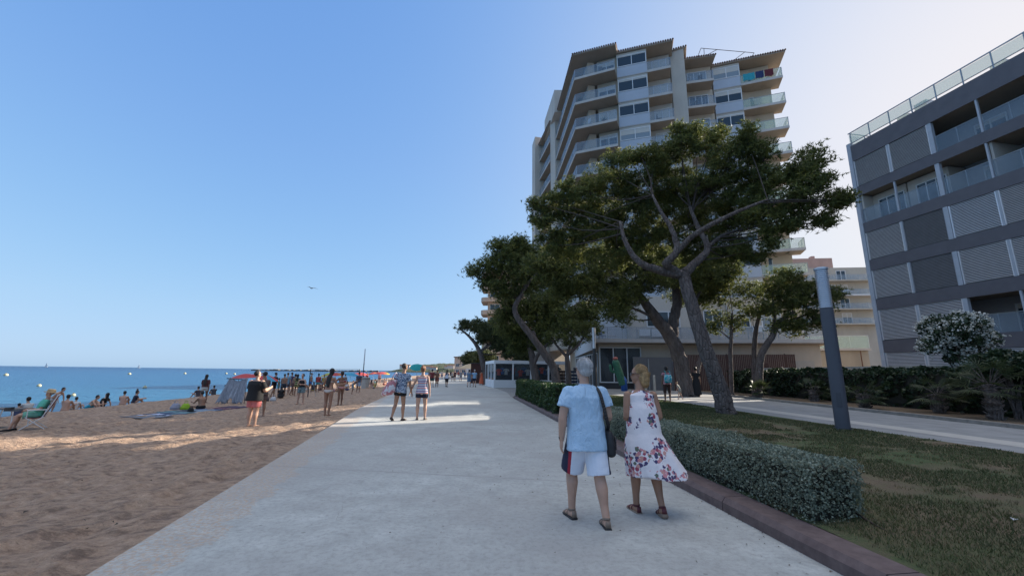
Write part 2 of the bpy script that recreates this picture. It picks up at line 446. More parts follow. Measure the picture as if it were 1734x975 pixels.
# lawn
t = NT('lawn')
n1 = t.noise(.55, 5, .6); n2 = t.noise(5, 6, .7); n3 = t.noise(45, 4, .7)
green = t.ramp(n3, [(.3, (.035, .052, .016)), (.7, (.085, .112, .035))])
brown = t.ramp(n2, [(.3, (.095, .065, .038)), (.7, (.20, .145, .088))])
sep = t.n('SeparateXYZ'); t.l(t.coord('Object'), sep.inputs[0])
yr = t.n('MapRange'); yr.inputs[1].default_value = 11; yr.inputs[2].default_value = 14.5; yr.inputs[3].default_value = 0; yr.inputs[4].default_value = .30
t.l(sep.outputs[1], yr.inputs[0])
f = t.math('ADD', t.math('ADD', t.math('MULTIPLY', n2, .5), n1), yr.outputs[0])
t.color(t.mix(t.ramp(f, [(.64, (0, 0, 0)), (.86, (1, 1, 1))]), brown, green)).set(Roughness=.95)
t.bump(t.noise(50, 6, .7), .8, .03); M_lawn = t.m
ys = np.concatenate([np.arange(-8, 14, .12), np.arange(14, 27.2, .3)])
us = np.linspace(0, 1, 90)
U, Yg = np.meshgrid(us, ys)
x0 = kerb_x(Yg) + .32; x1 = np.interp(Yg, [-8, 8, 15, 21, 25, 27.2], [9.2, 9.0, 8.35, 7.8, 6.2, 4.8])
X = x0 + (x1 - x0) * U
Z = .12 + .13 * np.clip((X - kerb_x(Yg)) / 3, 0, 1) + (vnoise(X * .8, Yg * .8, 5) - .5) * .06 + (vnoise(X * 5, Yg * 5, 6) - .5) * .02
Z = Z + .12 * np.exp(-((X - 5.6) ** 2 / 2.2 + (Yg - 12.5) ** 2 / 3)) ; Z = np.where(U > .97, .26, Z)
tag(grid('lawn_ground', X, Yg, Z, M_lawn), kind='structure')
LZ = (x0, x1)
def lawn_z(x, y):
    z = .12 + .13 * np.clip((x - kerb_x(y)) / 3, 0, 1) + (vnoise(x * .8, y * .8, 5) - .5) * .06 + (vnoise(x * 5, y * 5, 6) - .5) * .02
    return z + .12 * np.exp(-((x - 5.6) ** 2 / 2.2 + (y - 12.5) ** 2 / 3))
# grass blades
def blades(n, ya, yb, hgt, name, lab, M, seed, dens_thr=.45):
    g = np.random.default_rng(seed)
    y = ya + (yb - ya) * g.random(n) ** 1.3
    xa = kerb_x(y) + .4; xb = np.interp(y, [-8, 8, 15, 21, 25, 27.2], [9.1, 8.9, 8.25, 7.7, 6.1, 4.7])
    x = xa + (xb - xa) * g.random(n)
    dn = vnoise(x * 1.3, y * 1.3, 11) * .6 + vnoise(x * 5, y * 5, 12) * .4 + np.clip((y - 11) / 6, 0, .3)
    k = dn > dens_thr; x, y = x[k], y[k]; n = len(x); z = lawn_z(x, y) - .005
    a = g.random(n) * 6.283; hh = hgt * (.5 + g.random(n)); wd = .0022 + .0007 * y
    lean = (g.random((n, 2)) - .5) * hh[:, None] * 1.6
    V = np.empty((n, 3, 3)); V[:, 0] = np.stack([x - np.cos(a) * wd, y - np.sin(a) * wd, z], 1); V[:, 1] = np.stack([x + np.cos(a) * wd, y + np.sin(a) * wd, z], 1)
    V[:, 2] = np.stack([x + lean[:, 0], y + lean[:, 1], z + hh], 1)
    return tag(np_mesh(name, V.reshape(-1, 3), np.arange(n * 3).reshape(-1, 3), M), lab, kind='stuff')
def leafmat(name, c1, c2, trans=.35, rough=.6, scale=3.0, c3=None):
    t = NT(name); g = t.n('NewGeometry')
    rnd = t.n('TexWhiteNoise', noise_dimensions='1D')
    t.l(g.outputs['Random Per Island'], rnd.inputs['W'])
    f = t.math('ADD', t.math('MULTIPLY', rnd.outputs['Value'], .55), t.math('MULTIPLY', t.math('SUBTRACT', t.noise(scale, 4), .25), .9))
    st = [(.2, c1), (.85, c2)]
    if c3: st = [(.15, c1), (.6, c2), (.95, c3)]
    col = t.ramp(f, st)
    t.color(col).set(Roughness=rough)
    tr = t.n('BsdfTranslucent'); t.l(col, tr.inputs[0]); mx = t.n('MixShader'); mx.inputs[0].default_value = trans
    t.l(t.b.outputs[0], mx.inputs[1]); t.l(tr.outputs[0], mx.inputs[2]); t.l(mx.outputs[0], t.out.inputs[0])
    return t.m
M_grass = leafmat('grass', (.045, .058, .018), (.11, .125, .045), .25, .7, 1.5)
M_dry = leafmat('dry grass', (.10, .085, .04), (.24, .19, .10), .2, .8, 1.5)
blades(210000, 2.5, 26.5, .036, 'grass', 'short green grass of the lawn beyond the grey hedge', M_grass, 3, .46)
blades(60000, 2.5, 16, .035, 'dry_grass', 'dry straw coloured grass scattered over the bare lawn', M_dry, 4, .36)

# side path with a pale stone strip and low kerb
M_path = mat('path asphalt', (.26, .255, .25), .9, .2, 2.5, .4, 70, .006)
mb = MB(); mb.add([(9.0, -20, .258), (13.25, -20, .258), (13.25, 33, .258), (10.5, 36, .258), (4.8, 36, .258), (4.8, 27.2, .258), (6.2, 25, .258), (7.8, 21, .258), (8.35, 15, .258), (9.0, 8, .258)], [tuple(range(10))])
tag(mb.build('side_path', M_path), kind='structure')
M_strip = mat('pale stone strip', (.44, .41, .37), .85, .1, 4, .3, 50, .004)
mb = MB(); mb.add([(9.75, -20, .262), (10.45, -20, .262), (10.45, 9, .262), (9.85, 15, .262), (9.4, 21, .262), (8.4, 27.5, .262), (7.7, 27.3, .262), (8.75, 21, .262), (9.2, 15, .262), (9.75, 9, .262)], [tuple(range(10))])
tag(mb.build('path_stone_strip', M_strip), kind='structure')
mb = MB()
M_k2 = mat('concrete kerb', (.25, .22, .19), .9, .25, 5, .5, 40, .006)
y = -12.
while y < 33:
    mb.box((13.33, y + .49, .28), (.14, .97, .17)); y += .98
tag(mb.build('path_kerb', M_k2, bevel=.012), kind='structure')
# planting bed behind, dry needles
mb = MB(); mb.add([(13.4, -20, .30), (40, -20, .30), (40, 60, .30), (13.4, 60, .30)], [(0, 1, 2, 3)])
tag(mb.build('planting_bed', M_earth), kind='structure')
# plaza ground in front of the tower, east of the hedge end
mb = MB(); mb.add([(4.8, 36, .250), (13.4, 36, .250), (13.4, 60, .250), (4.8, 60, .250)], [(0, 1, 2, 3)])
tag(mb.build('terrace_paving', M_plaza), kind='structure')

# distant headland with pine woods, and the harbour mole
t = NT('wooded hill'); c = t.ramp(t.noise(.10, 7, .7), [(.35, (.030, .048, .028)), (.55, (.065, .085, .045)), (.72, (.22, .19, .15))])
t.color(c).set(Roughness=1); t.bump(t.noise(.25, 6, .8), 1, 6); M_hill = t.m
xs = np.linspace(-235, 900, 320); vs_ = np.linspace(0, 1, 20)
U, Vv = np.meshgrid(xs, vs_)
prof = np.interp(xs, [-235, -215, -190, -150, -110, -60, 0, 300, 900], [0, 5, 12, 15, 16.5, 10, 9, 25, 60])
Z = prof[None, :] * np.sin(Vv * math.pi / 2) ** .7 + (vnoise(U * .15, Vv * 20, 8) * 3 + vnoise(U * .4, Vv * 40, 9) * 2) * np.clip(Vv * 4, 0, 1) * np.clip((U + 235) / 25, 0, 1)
tag(grid('headland', U, 760 + Vv * 160, Z - 1, M_hill), kind='structure')
M_rock = mat('mole rock', (.16, .14, .12), .95, .4, .3, 0)
mb = MB()
xs = np.linspace(-420, -225, 60)
for i in range(59):
    h0 = 1.2 + 1.8 * random.random()
    mb.box(((xs[i] + xs[i + 1]) / 2, 700 + (xs[i] + 330) * .15, SEA_Z + h0 / 2), (xs[1] - xs[0] + .6, 9, h0), random.random() * .3)
tag(mb.build('harbour_mole', M_rock), kind='structure')
# ================================================================ BUILDINGS
def wallmat(name, c, **k):
    t = NT(name); c = np.array(c)
    n = t.noise(.6, 6, .65, stretch=(1, 1, .35)); n2 = t.noise(5, 5, .6)
    col = t.ramp(n, [(.3, tuple(c * .86)), (.7, tuple(np.clip(c * 1.08, 0, 1)))])
    col = t.mix(t.ramp(n2, [(.5, (0, 0, 0)), (.8, (.35, .35, .35))]), col, tuple(c * .75))
    t.color(col).set(Roughness=.9); t.bump(t.noise(60, 4, .7), .25, .004); return t.m
M_beige = wallmat('beige render', (.50, .42, .33))
M_pier = wallmat('grey beige render', (.52, .47, .41))
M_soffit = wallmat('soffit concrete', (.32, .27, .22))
M_slabedge = wallmat('slab edge', (.48, .45, .42))
M_white = mat('white painted frame', (.62, .63, .64), .5, .05, 3, 0)
M_panel = mat('pale enamel panel', (.40, .43, .48), .3, .05, 1.2, .05, 20, .002)
M_metal = mat('grey metal', (.32, .33, .34), .4, .1, 5, 0, metal=.6)
M_darkmetal = mat('dark metal', (.05, .05, .055), .5, .1, 5, 0, metal=.4)
M_tile = mat('clay roof tile', (.13, .066, .045), .9, .35, 5, .3, 30, .01)
def glassmat(name, c, alpha, rough=.05, tint=None):
    t = NT(name); t.color(c).set(Roughness=rough, Alpha=alpha, IOR=1.5)
    t.bump(t.noise(1.2, 2), .06, .02); return t.m
M_rail = glassmat('railing glass', (.30, .38, .46), .24)
M_railg = glassmat('greenish railing glass', (.45, .56, .48), .36, .15)
M_pane = glassmat('window glass', (.035, .05, .065), .95)
M_pane2 = glassmat('pale curtained window', (.24, .28, .31), .96, .12)
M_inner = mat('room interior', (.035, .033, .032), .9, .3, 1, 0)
M_shopglass = glassmat('shop glass', (.10, .12, .14), .18, .03)

def V2(p): return Vector((p[0], p[1]))
def frame(p, q):
    p, q = V2(p), V2(q); d = (q - p).normalized(); n = Vector((d.y, -d.x))   # n points outward, to the right of p->q
    return p, q, d, n, (q - p).length
def bx(mb, p, d, n, s0, s1, o0, o1, z0, z1):
    """box along a facade: s along d, o outward along n"""
    return mb.prism([p + d * s0 + n * o0, p + d * s1 + n * o0, p + d * s1 + n * o1, p + d * s0 + n * o1], z0, z1)
def window(root, p, d, n, s0, s1, z0, z1, off=0, cols=2, pane=None, fr=.06, sub=None, name='window', shade=0.0):
    mb = MB(); w_ = s1 - s0
    bx(mb, p, d, n, s0, s1, off + .002, off + .06, z0, z0 + fr); bx(mb, p, d, n, s0, s1, off + .002, off + .06, z1 - fr, z1)
    for k in range(cols + 1):
        c = s0 + fr / 2 + (w_ - fr) * k / cols
        bx(mb, p, d, n, c - fr / 2, c + fr / 2, off + .004, off + .055, z0 + fr, z1 - fr)
    f = part(mb, name, M_white, root)
    g = MB(); bx(g, p, d, n, s0 + fr * .6, s1 - fr * .6, off + .006, off + .02, z0 + fr * .6, z1 - fr * .6)
    part(g, 'pane', pane or M_pane, root, sub=f)
    if shade > 0:
        g = MB(); bx(g, p, d, n, s0 + fr, s1 - fr, off + .022, off + .035, z1 - fr - (z1 - z0 - 2 * fr) * shade, z1 - fr)
        part(g, 'roller_blind', M_blind, root, sub=f)
    return f
M_blind = mat('roller blind', (.50, .48, .44), .8, .05, 2, .5, 30, .01)
def railing(root, p, d, n, s0, s1, off, z, glass, h=1.0, post=1.15, sub=None, postm=None):
    mb = MB()
    bx(mb, p, d, n, s0, s1, off - .05, off, z + h, z + h + .035)
    k = max(1, round((s1 - s0) / post))
    for i in range(k + 1):
        c = s0 + .02 + (s1 - s0 - .04) * i / k
        bx(mb, p, d, n, c - .018, c + .018, off - .04, off - .005, z - .12, z + h)
    r = part(mb, 'railing', postm or M_metal, root, sub=sub)
    g = MB(); bx(g, p, d, n, s0 + .03, s1 - .03, off - .002, off + .008, z - .10, z + h - .03)
    part(g, 'glass_panel', glass, root, sub=r if not sub else sub)
    return r

# ---------------------------------------------------------------- the apartment tower
LV = [32.5, 29.5, 26.6, 23.8, 21.2, 18.6, 16.0, 13.5, 11.0, 8.3]       # underside of the balcony slabs, top down
tower = thing('apartment_tower', 'tall beige apartment tower with stacked glass balconies and tiled eaves behind the pines', 'building')
A0, A1 = (6.5, 39.3), (10.42, 37.64)
B0, B1, B2 = (11.0, 38.96), (13.93, 38.0), (16.1, 37.25)
P0, P1 = (16.95, 39.2), (18.2, 38.6)
C0, C1 = (18.48, 39.75), (21.43, 39.05)
D0, D1, D2 = (22.2, 40.75), (24.8, 39.85), (28.46, 38.47)
S1 = (5.72, 51.0); T0, T1 = (5.0, 52.0), (3.6, 59.5)
random.seed(21)
core = MB()
core.prism([(8.0, 41.2), (11.3, 40.3), (11.6, 39.9), (14.4, 39.6), (17.3, 39.5), (18.3, 41.3), (22.4, 41.3), (26.6, 40.9), (28.3, 40.35), (29.6, 48), (24, 60), (5.0, 60), (6.2, 52.5), (7.0, 52), (7.5, 47)], 4.4, 35.3)
part(core, 'wall', M_beige, tower)
m = MB(); m.prism([P0, P1, (19.0, 40.9), (17.8, 41.4)], 4.4, 36.0); part(m, 'pier', M_pier, tower)
m = MB(); m.prism([(2.95, 60.0), (3.25, 57.5), (5.2, 58), (8, 60.2)], .2, 36.9); m.prism([(5.35, 49), (9.5, 49), (9.5, 56), (4.6, 56)], 35.3, 38.6)
part(m, 'end_wall', M_pier, tower)
# roof with overhanging tiled eaves, one stretch per facade step
def eave(p, q, back, z, endtile=True):
    p, q, d, n, L = frame(p, q)
    mb = MB()
    a = [p, q, q - n * back, p - n * back]
    mb.add([(v[0], v[1], z) for v in a] + [(p.x, p.y, z + .14), (q.x, q.y, z + .14), (a[2][0], a[2][1], z + .14 + back * .28), (a[3][0], a[3][1], z + .14 + back * .28)],
           [(0, 3, 2, 1), (4, 5, 6, 7), (0, 1, 5, 4), (1, 2, 6, 5), (2, 3, 7, 6), (3, 0, 4, 7)])
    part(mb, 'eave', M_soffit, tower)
    mb = MB(); k = int(L / .23)
    for i in range(k + 1):
        c = p + d * (L * i / k); o = n * .07
        m0 = Vector((c.x + o.x, c.y + o.y, z + .17)); m1 = Vector((c.x - n.x * back, c.y - n.y * back, z + .17 + back * .28))
        mb.tube([m0, m1], [.1, .085], 6)
    part(mb, 'roof_tiles', M_tile, tower)
eave((6.3, 39.2), (10.6, 37.6), 4.0, 35.45); eave((11.0, 38.75), (16.4, 36.95), 4.2, 35.45)
eave((16.85, 39.1), (18.4, 38.45), 3.0, 36.0); eave((18.3, 39.7), (21.8, 38.95), 3.4, 35.45); eave((22.1, 40.6), (28.9, 38.2), 4.5, 35.45)
eave((5.6, 51.2), (6.33, 39.3), 3.0, 35.47); eave((3.5, 59.4), (4.95, 51.6), 3.0, 35.45)
m = MB(); m.prism([(9, 43.5), (17, 43), (27, 43.5), (27, 58), (7, 58)], 35.3, 36.5); m.prism([(10, 44), (26, 44), (25, 56), (10, 56)], 36.5, 37.6)
part(m, 'roof', M_tile, tower)
m = MB(); m.box((20.0, 43, 36.6), (.8, .8, 2.2)); m.ball((20, 43, 38), (.5, .5, .35)); part(m, 'chimney', M_tile, tower)

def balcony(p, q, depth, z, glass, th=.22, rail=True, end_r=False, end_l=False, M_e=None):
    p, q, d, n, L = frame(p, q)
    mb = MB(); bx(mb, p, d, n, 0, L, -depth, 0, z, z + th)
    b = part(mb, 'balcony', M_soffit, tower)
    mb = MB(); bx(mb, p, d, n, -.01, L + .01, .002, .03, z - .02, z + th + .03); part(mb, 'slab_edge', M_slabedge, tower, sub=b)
    railing(tower, p, d, n, 0, L, -.02, z + th, glass, sub=b)
    if end_r:
        q2 = q - n * depth; p_, q_, d_, n_, L_ = frame(q, q2); railing(tower, p_, d_, n_, 0, L_, -.02, z + th, glass, sub=b)
    return b
for i, z in enumerate(LV):
    nxt = LV[i - 1] if i else 35.4
    hh = nxt - z
    # A: corner balcony with a glazed door at its right, wrapping round the sea side
    balcony(A0, A1, 2.6, z, M_rail)
    p, q, d, n, L = frame(A0, A1)
    kind = i % 4
    window(tower, p, d, n, 2.2, 4.05, z + .25, z + 2.45, -1.75, 2, M_pane2 if kind == 2 else M_pane, .09, name='balcony_door', shade=.95 if kind == 2 else .18)
    m = MB(); bx(m, p, d, n, 2.1, 4.6, -2.4, -1.77, z + .22, nxt); part(m, 'wall_return', M_beige, tower)
    balcony(S1, (A0[0] - .02, A0[1] + .03), 1.7, z + .006, M_rail)
    # B: projecting glazed bay, balcony beside it
    p, q, d, n, L = frame(B0, B1)
    m = MB(); bx(m, p, d, n, 0, L, -1.9, -.02, z + .0, nxt); part(m, 'bay_wall', M_pier, tower)
    m = MB(); bx(m, p, d, n, .03, L - .03, 0.0, .035, z + .08, z + 1.22); part(m, 'bay_panel', M_panel, tower)
    m = MB(); bx(m, p, d, n, -.02, L + .02, .0, .05, z - .02, z + .05); part(m, 'slab_edge', M_slabedge, tower)
    window(tower, p, d, n, .06, L - .04, z + 1.25, nxt - .32, 0, 2, M_pane2 if i in (3, 5) else M_pane, .075, name='bay_window', shade=(.08, .15, .1, .5, .2, .3)[i % 6])
    balcony(B1, B2, 1.9, z, M_rail)
    p, q, d, n, L = frame(B1, B2)
    window(tower, p, d, n, .5, 2.0, z + .24, z + 2.4, -1.62, 2, M_pane2, .07, name='balcony_door', shade=.7)
    m = MB(); bx(m, p, d, n, 0, 2.3, -2.2, -1.64, z + .22, nxt); part(m, 'wall_return', M_pier, tower)
    # C balcony
    balcony(C0, C1, 1.9, z, M_rail)
    p, q, d, n, L = frame(C0, C1)
    window(tower, p, d, n, .7, 2.7, z + .24, z + 2.4, -1.5, 3, M_pane if i % 2 else M_pane2, .08, name='balcony_door')
    m = MB(); bx(m, p, d, n, 0, 3.2, -2.2, -1.52, z + .22, nxt); part(m, 'wall_return', M_beige, tower)
    # D bay
    p, q, d, n, L = frame(D0, D1)
    m = MB(); bx(m, p, d, n, 0, L, -1.2, -.02, z, nxt); part(m, 'bay_wall', M_pier, tower)
    m = MB(); bx(m, p, d, n, .03, L - .03, 0.0, .035, z + .08, z + 1.2); part(m, 'bay_panel', M_panel, tower)
    m = MB(); bx(m, p, d, n, -.02, L + .02, .0, .05, z - .02, z + .05); part(m, 'slab_edge', M_slabedge, tower)
    window(tower, p, d, n, .06, L - .04, z + 1.23, nxt - .32, 0, 2, M_pane2 if i in (0, 4) else M_pane, .075, name='bay_window', shade=(.5, .35, .1)[i % 3])
    # E: end balcony open on two sides
    balcony(D1, D2, 1.9, z, M_railg, end_r=True)
    p, q, d, n, L = frame(D1, D2)
    window(tower, p, d, n, .15, 1.35, z + .24, z + 2.3, -1.55, 2, M_pane, .07, name='balcony_door')
    m = MB(); bx(m, p, d, n, 0, 3.1, -2.3, -1.57, z + .22, nxt); part(m, 'wall_return', M_beige, tower)
    # sea side, rear stretch
    if i < 9:
        balcony(T1, T0, 1.6, z + .3, M_rail)
        p, q, d, n, L = frame(S1, A0)
        window(tower, p, d, n, 3, 5.2, z + .25, z + 2.4, -1.62, 2, M_pane, .08, name='balcony_door', shade=.3)
        m = MB(); bx(m, p, d, n, .3, 11, -2.4, -1.64, z + .22, nxt); part(m, 'wall_return', M_beige, tower)
        m = MB(); m.prism([(5.05, 51.9), (5.6, 51.0), (7.5, 51.2), (7.2, 52.4)], z, nxt + .01 if i else 35.4); part(m, 'fin_wall', M_pier, tower)
# cafe level: wall, fascia, shop front; first floor terrace above it
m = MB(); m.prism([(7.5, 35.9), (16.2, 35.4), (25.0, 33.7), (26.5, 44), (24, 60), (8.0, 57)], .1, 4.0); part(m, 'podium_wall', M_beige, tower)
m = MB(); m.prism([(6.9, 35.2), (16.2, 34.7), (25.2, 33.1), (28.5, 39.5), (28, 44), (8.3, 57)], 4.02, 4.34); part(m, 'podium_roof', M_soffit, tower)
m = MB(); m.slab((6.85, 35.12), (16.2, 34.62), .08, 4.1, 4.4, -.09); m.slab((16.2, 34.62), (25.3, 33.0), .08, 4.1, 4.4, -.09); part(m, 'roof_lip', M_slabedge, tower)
p, q, d, n, L = frame((6.95, 35.3), (16.2, 34.8)); railing(tower, p, d, n, 0, 8.6, 0, 4.34, M_rail, 1.05)
p, q, d, n, L = frame((8.35, 57), (6.9, 35.2)); railing(tower, p, d, n, 3, L, 0, 4.34, M_rail, 1.05)
m = MB(); bx(m, p, d, n, 0, L, .02, .12, 3.45, 4.38); part(m, 'fascia', M_white, tower)
p, q, d, n, L = frame((7.2, 36.6), (16.2, 36.0))
window(tower, p, d, n, 4.7, 7.6, 5.55, 6.95, 3.0 - 3.0, 3, M_pane, .09)
m = MB(); bx(m, p, d, n, 3.4, 9, -3.5, -.01, 4.34, 8.3); part(m, 'first_floor_wall', M_pier, tower)
m = MB(); bx(m, p, d, n, 0, 3.4, -3.6, -2.2, 4.34, 8.3); part(m, 'terrace_wall', M_white, tower)
p, q, d, n, L = frame((16.2, 37.0), (25.2, 35.6))
m = MB(); bx(m, p, d, n, 0, L, -3.5, -.01, 4.34, 8.3); part(m, 'first_floor_wall', M_beige, tower)
window(tower, p, d, n, 1.0, 2.6, 5.6, 7.2, 0, 2, M_pane, .09); window(tower, p, d, n, 5.8, 7.4, 5.4, 7.2, 0, 2, M_pane2, .09, shade=.4)
p_, q_, d_, n_, L_ = frame((16.2, 34.8), (25.2, 33.2)); railing(tower, p_, d_, n_, 0, L_, 0, 4.34, M_rail, 1.05)
window(tower, p, d, n, 3.4, 4.9, 5.6, 7.2, 0, 2, M_pane, .09, shade=.5)
for a_, z_ in ((.2, 5.0), (4.95, 5.2), (7.7, 4.9)):
    m = MB(); bx(m, p, d, n, a_, a_ + .8, .0, .32, z_, z_ + .55); part(m, 'air_conditioner', M_white, tower)
m = MB(); m.tube([(p.x + n.x * .06 + d.x * 3.0, p.y + n.y * .06 + d.y * 3.0, 4.4), (p.x + n.x * .06 + d.x * 3.0, p.y + n.y * .06 + d.y * 3.0, 8.2)], .05, 8); part(m, 'downpipe', M_metal, tower)
p, q, d, n, L = frame((7.2, 36.6), (16.2, 36.0))
m = MB(); bx(m, p, d, n, 4.0, 4.9, .0, .3, 4.75, 5.3); bx(m, p, d, n, 5.0, 6.3, .0, .3, 4.7, 5.35); part(m, 'air_conditioner', M_white, tower)
# ground floor openings
p, q, d, n, L = frame((7.5, 35.9), (16.2, 35.4))
f = window(tower, p, d, n, .05, 3.6, .75, 3.75, 0, 3, M_shopglass, .09, name='shop_window')
m = MB(); bx(m, p, d, n, .0, 3.7, .0, .05, .12, .74); part(m, 'shop_plinth', M_darkmetal, tower)
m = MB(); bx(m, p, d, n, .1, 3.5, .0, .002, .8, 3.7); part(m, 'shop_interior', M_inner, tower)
m = MB(); bx(m, p, d, n, 4.7, 7.3, .0, .05, .12, 2.6); part(m, 'metal_door', M_metal, tower)
p, q, d, n, L = frame((8.0, 57), (7.5, 35.9))
for k in range(5):
    s0 = L - .2 - 2.9 * (k + 1)
    window(tower, p, d, n, s0, s0 + 2.7, .35, 3.3, 0, 2, M_shopglass, .1, name='shop_window')
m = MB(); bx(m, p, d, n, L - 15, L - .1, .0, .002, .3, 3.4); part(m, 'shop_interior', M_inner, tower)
p, q, d, n, L = frame((16.2, 35.4), (25.0, 33.7))
M_slats = mat('brown slatted wood', (.09, .045, .035), .8, .2, 4, .3, 30, .006)
for (a, b, z0, z1, mm, nm) in ((1.0, 2.0, .2, 2.5, M_beige, 'service_door'), (3.9, 5.0, 1.9, 2.5, M_inner, 'vent'), (6.0, 8.4, .9, 2.7, M_white, 'roller_shutter')):
    m = MB(); bx(m, p, d, n, a, b, .0, .04, z0, z1)
    if nm == 'roller_shutter':
        for k in range(14): bx(m, p, d, n, a + .05, b - .05, .041, .055, z0 + .04 + k * .125, z0 + .13 + k * .125)
        mm = wallmat('shutter paint', (.45, .40, .34))
    part(m, nm, mm, tower)
# roof frame of an aerial
m = MB()
a, b = at(1187, 82, 42), at(1277, 90, 42); a2, b2 = at(1180, 100, 44), at(1238, 106, 44); b3 = at(1268, 104, 44)
for u_, v_ in ((a, b), (a, a2), (b, b3), (at(1262, 88, 42), b2), (at(1215, 84, 42), at(1183, 101, 44)), (at(1192, 83, 42), at(1193, 100, 44))): m.tube([u_, v_], .035, 5)
tag(m.build('roof_frame', M_darkmetal), 'thin metal frame of bars standing on the tower roof', 'roof frame')
# chairs and pots on the balconies
def balcony_chair(x, y, z, rz, c, lab):
    c_ = thing('balcony_chair', lab, 'chair', (x, y, z), rz, 'chairs on the tower balconies')
    for a in (-.2, .2):
        for b2 in (-.2, .2): part(MB().tube([(a * 1.1, b2 * 1.1, 0), (a, b2, .44)], .02, 6), 'leg', c, c_)
    m = MB(); m.box((0, 0, .46), (.46, .46, .04)); part(m, 'seat', c, c_)
    m = MB(); m.box((0, .22, .76), (.44, .04, .46)); part(m, 'backrest', c, c_)
for (pp_, qq_, s_, k_, c_, lab) in ((A0, A1, 1.5, 2, M_white, 'white chair on the third corner balcony of the tower'), (A0, A1, 2.6, 0, M_darkmetal, 'dark chair on the top corner balcony of the tower'), (B1, B2, .9, 2, M_darkmetal, 'dark chair on the third narrow balcony beside the grey pier'),
        (C0, C1, 1.0, 0, M_white, 'white chair left on the top balcony right of the pier'), (C0, C1, 1.9, 0, M_darkmetal, 'dark chair right on the top balcony right of the pier'), (C0, C1, 1.4, 1, M_darkmetal, 'dark chair on the second balcony right of the pier'), (D1, D2, 1.2, 1, M_darkmetal, 'dark chair on the second end balcony of the tower')):
    p, q, d, n, L = frame(pp_, qq_); o_ = p + d * s_ - n * .7; balcony_chair(o_.x, o_.y, LV[k_] + .222, .5 + s_, c_, lab)
for s_, k_ in ((2.9, 2), (.4, 1)):
    p, q, d, n, L = frame(A0, A1); o_ = p + d * s_ - n * .4
    pt_ = thing('potted_plant', 'green potted plant on the ' + ('third' if k_ == 2 else 'second') + ' corner balcony of the tower', 'plant', (o_.x, o_.y, LV[k_] + .222))
    part(MB().tube([(0, 0, 0), (0, 0, .35)], [.14, .19], 10), 'pot', M_tile, pt_); g_ = MB(); rr_ = random.Random(k_)
    for k in range(60):
        a = rr_.random() * 6.28; e = rr_.uniform(.1, 1.3); L_ = rr_.uniform(.25, .55); v = Vector((math.cos(a) * math.cos(e), math.sin(a) * math.cos(e), math.sin(e))) * L_; w_ = Vector((-math.sin(a), math.cos(a), 0)) * .03
        g_.add([(0, 0, .34), tuple(Vector((0, 0, .34)) + v * .5 + w_), tuple(Vector((0, 0, .34)) + v), tuple(Vector((0, 0, .34)) + v * .5 - w_)], [(0, 1, 2, 3)])
    part(g_, 'leaves', leafmat('pot plant leaf', (.03, .06, .02), (.07, .12, .03)), pt_)
# people's things on the balconies
def towel(name, lab, p, d, n, s0, s1, z, c, parent=None):
    mb = MB(); k = 8
    for i in range(k):
        a0, a1 = s0 + (s1 - s0) * i / k, s0 + (s1 - s0) * (i + 1) / k
        o = .045 + .02 * math.sin(i * 1.9)
        bx(mb, p, d, n, a0, a1 + .003, o, o + .015 + .0007 * i, z + .22 + .05 * math.sin(i), z + 1.05)
    tag(mb.build(name, cloth(c)), lab, 'towel', 'towels hung on the tower balcony')
p, q, d, n, L = frame(D1, D2); z = LV[0] + .22
towel('beach_towel', 'turquoise towel hung over the top right balcony of the tower', p, d, n, .25, 1.35, z, (.03, .30, .36))
towel('beach_towel', 'navy blue towel hung beside the turquoise one on the tower balcony', p, d, n, 1.45, 2.2, z, (.02, .04, .12))
towel('beach_towel', 'maroon towel hung at the right of the tower balcony', p, d, n, 2.3, 3.1, z, (.12, .02, .03))

# ---------------------------------------------------------------- the grey louvred block on the right
rb = thing('louvred_block', 'long grey apartment block with louvred shutters and dark slab bands at the right edge', 'building')
M_band = mat('dark cladding band', (.115, .105, .115), .55, .12, 2, .1, 30, .003)
M_lou = mat('grey louvre', (.66, .64, .64), .45, .08, 3, 0, metal=.2)
M_loud = mat('dark louvre', (.27, .27, .285), .5, .1, 3, 0, metal=.2)
M_loul = mat('light louvre', (.74, .75, .78), .45, .06, 3, 0, metal=.2)
M_loub = mat('shutter backing', (.20, .20, .21), .8, .1, 3, 0)
M_alu = mat('pale column', (.42, .44, .48), .5, .08, 4, .05)
M_rbwall = wallmat('grey side wall', (.36, .36, .38))
M_rbin = wallmat('loggia wall', (.50, .46, .41))
C = Vector((25.4, 28.4)); d = Vector((.165, -.986)); n = Vector((-.986, -.165)); END = 62.0
TOPZ = [18.5, 15.2, 12.4, 9.62, 6.82, 3.95]; BOTZ = [17.25, 14.5, 11.65, 8.85, 6.05, 3.14]
m = MB(); bx(m, C, d, n, 0, END, -14, -2.4, .2, 18.3); part(m, 'wall', M_rbwall, rb)
m = MB(); bx(m, C, d, n, -.25, .02, -14, .06, .2, 18.75); part(m, 'side_wall', M_alu, rb)
for t_, b_ in zip(TOPZ, BOTZ):
    m = MB(); bx(m, C, d, n, .03, END, -.02, .02, b_, t_); part(m, 'slab_band', M_band, rb)
    m = MB(); bx(m, C, d, n, .03, END, -2.39, -.03, b_ + .1, t_ - .2); part(m, 'floor_slab', M_soffit, rb)
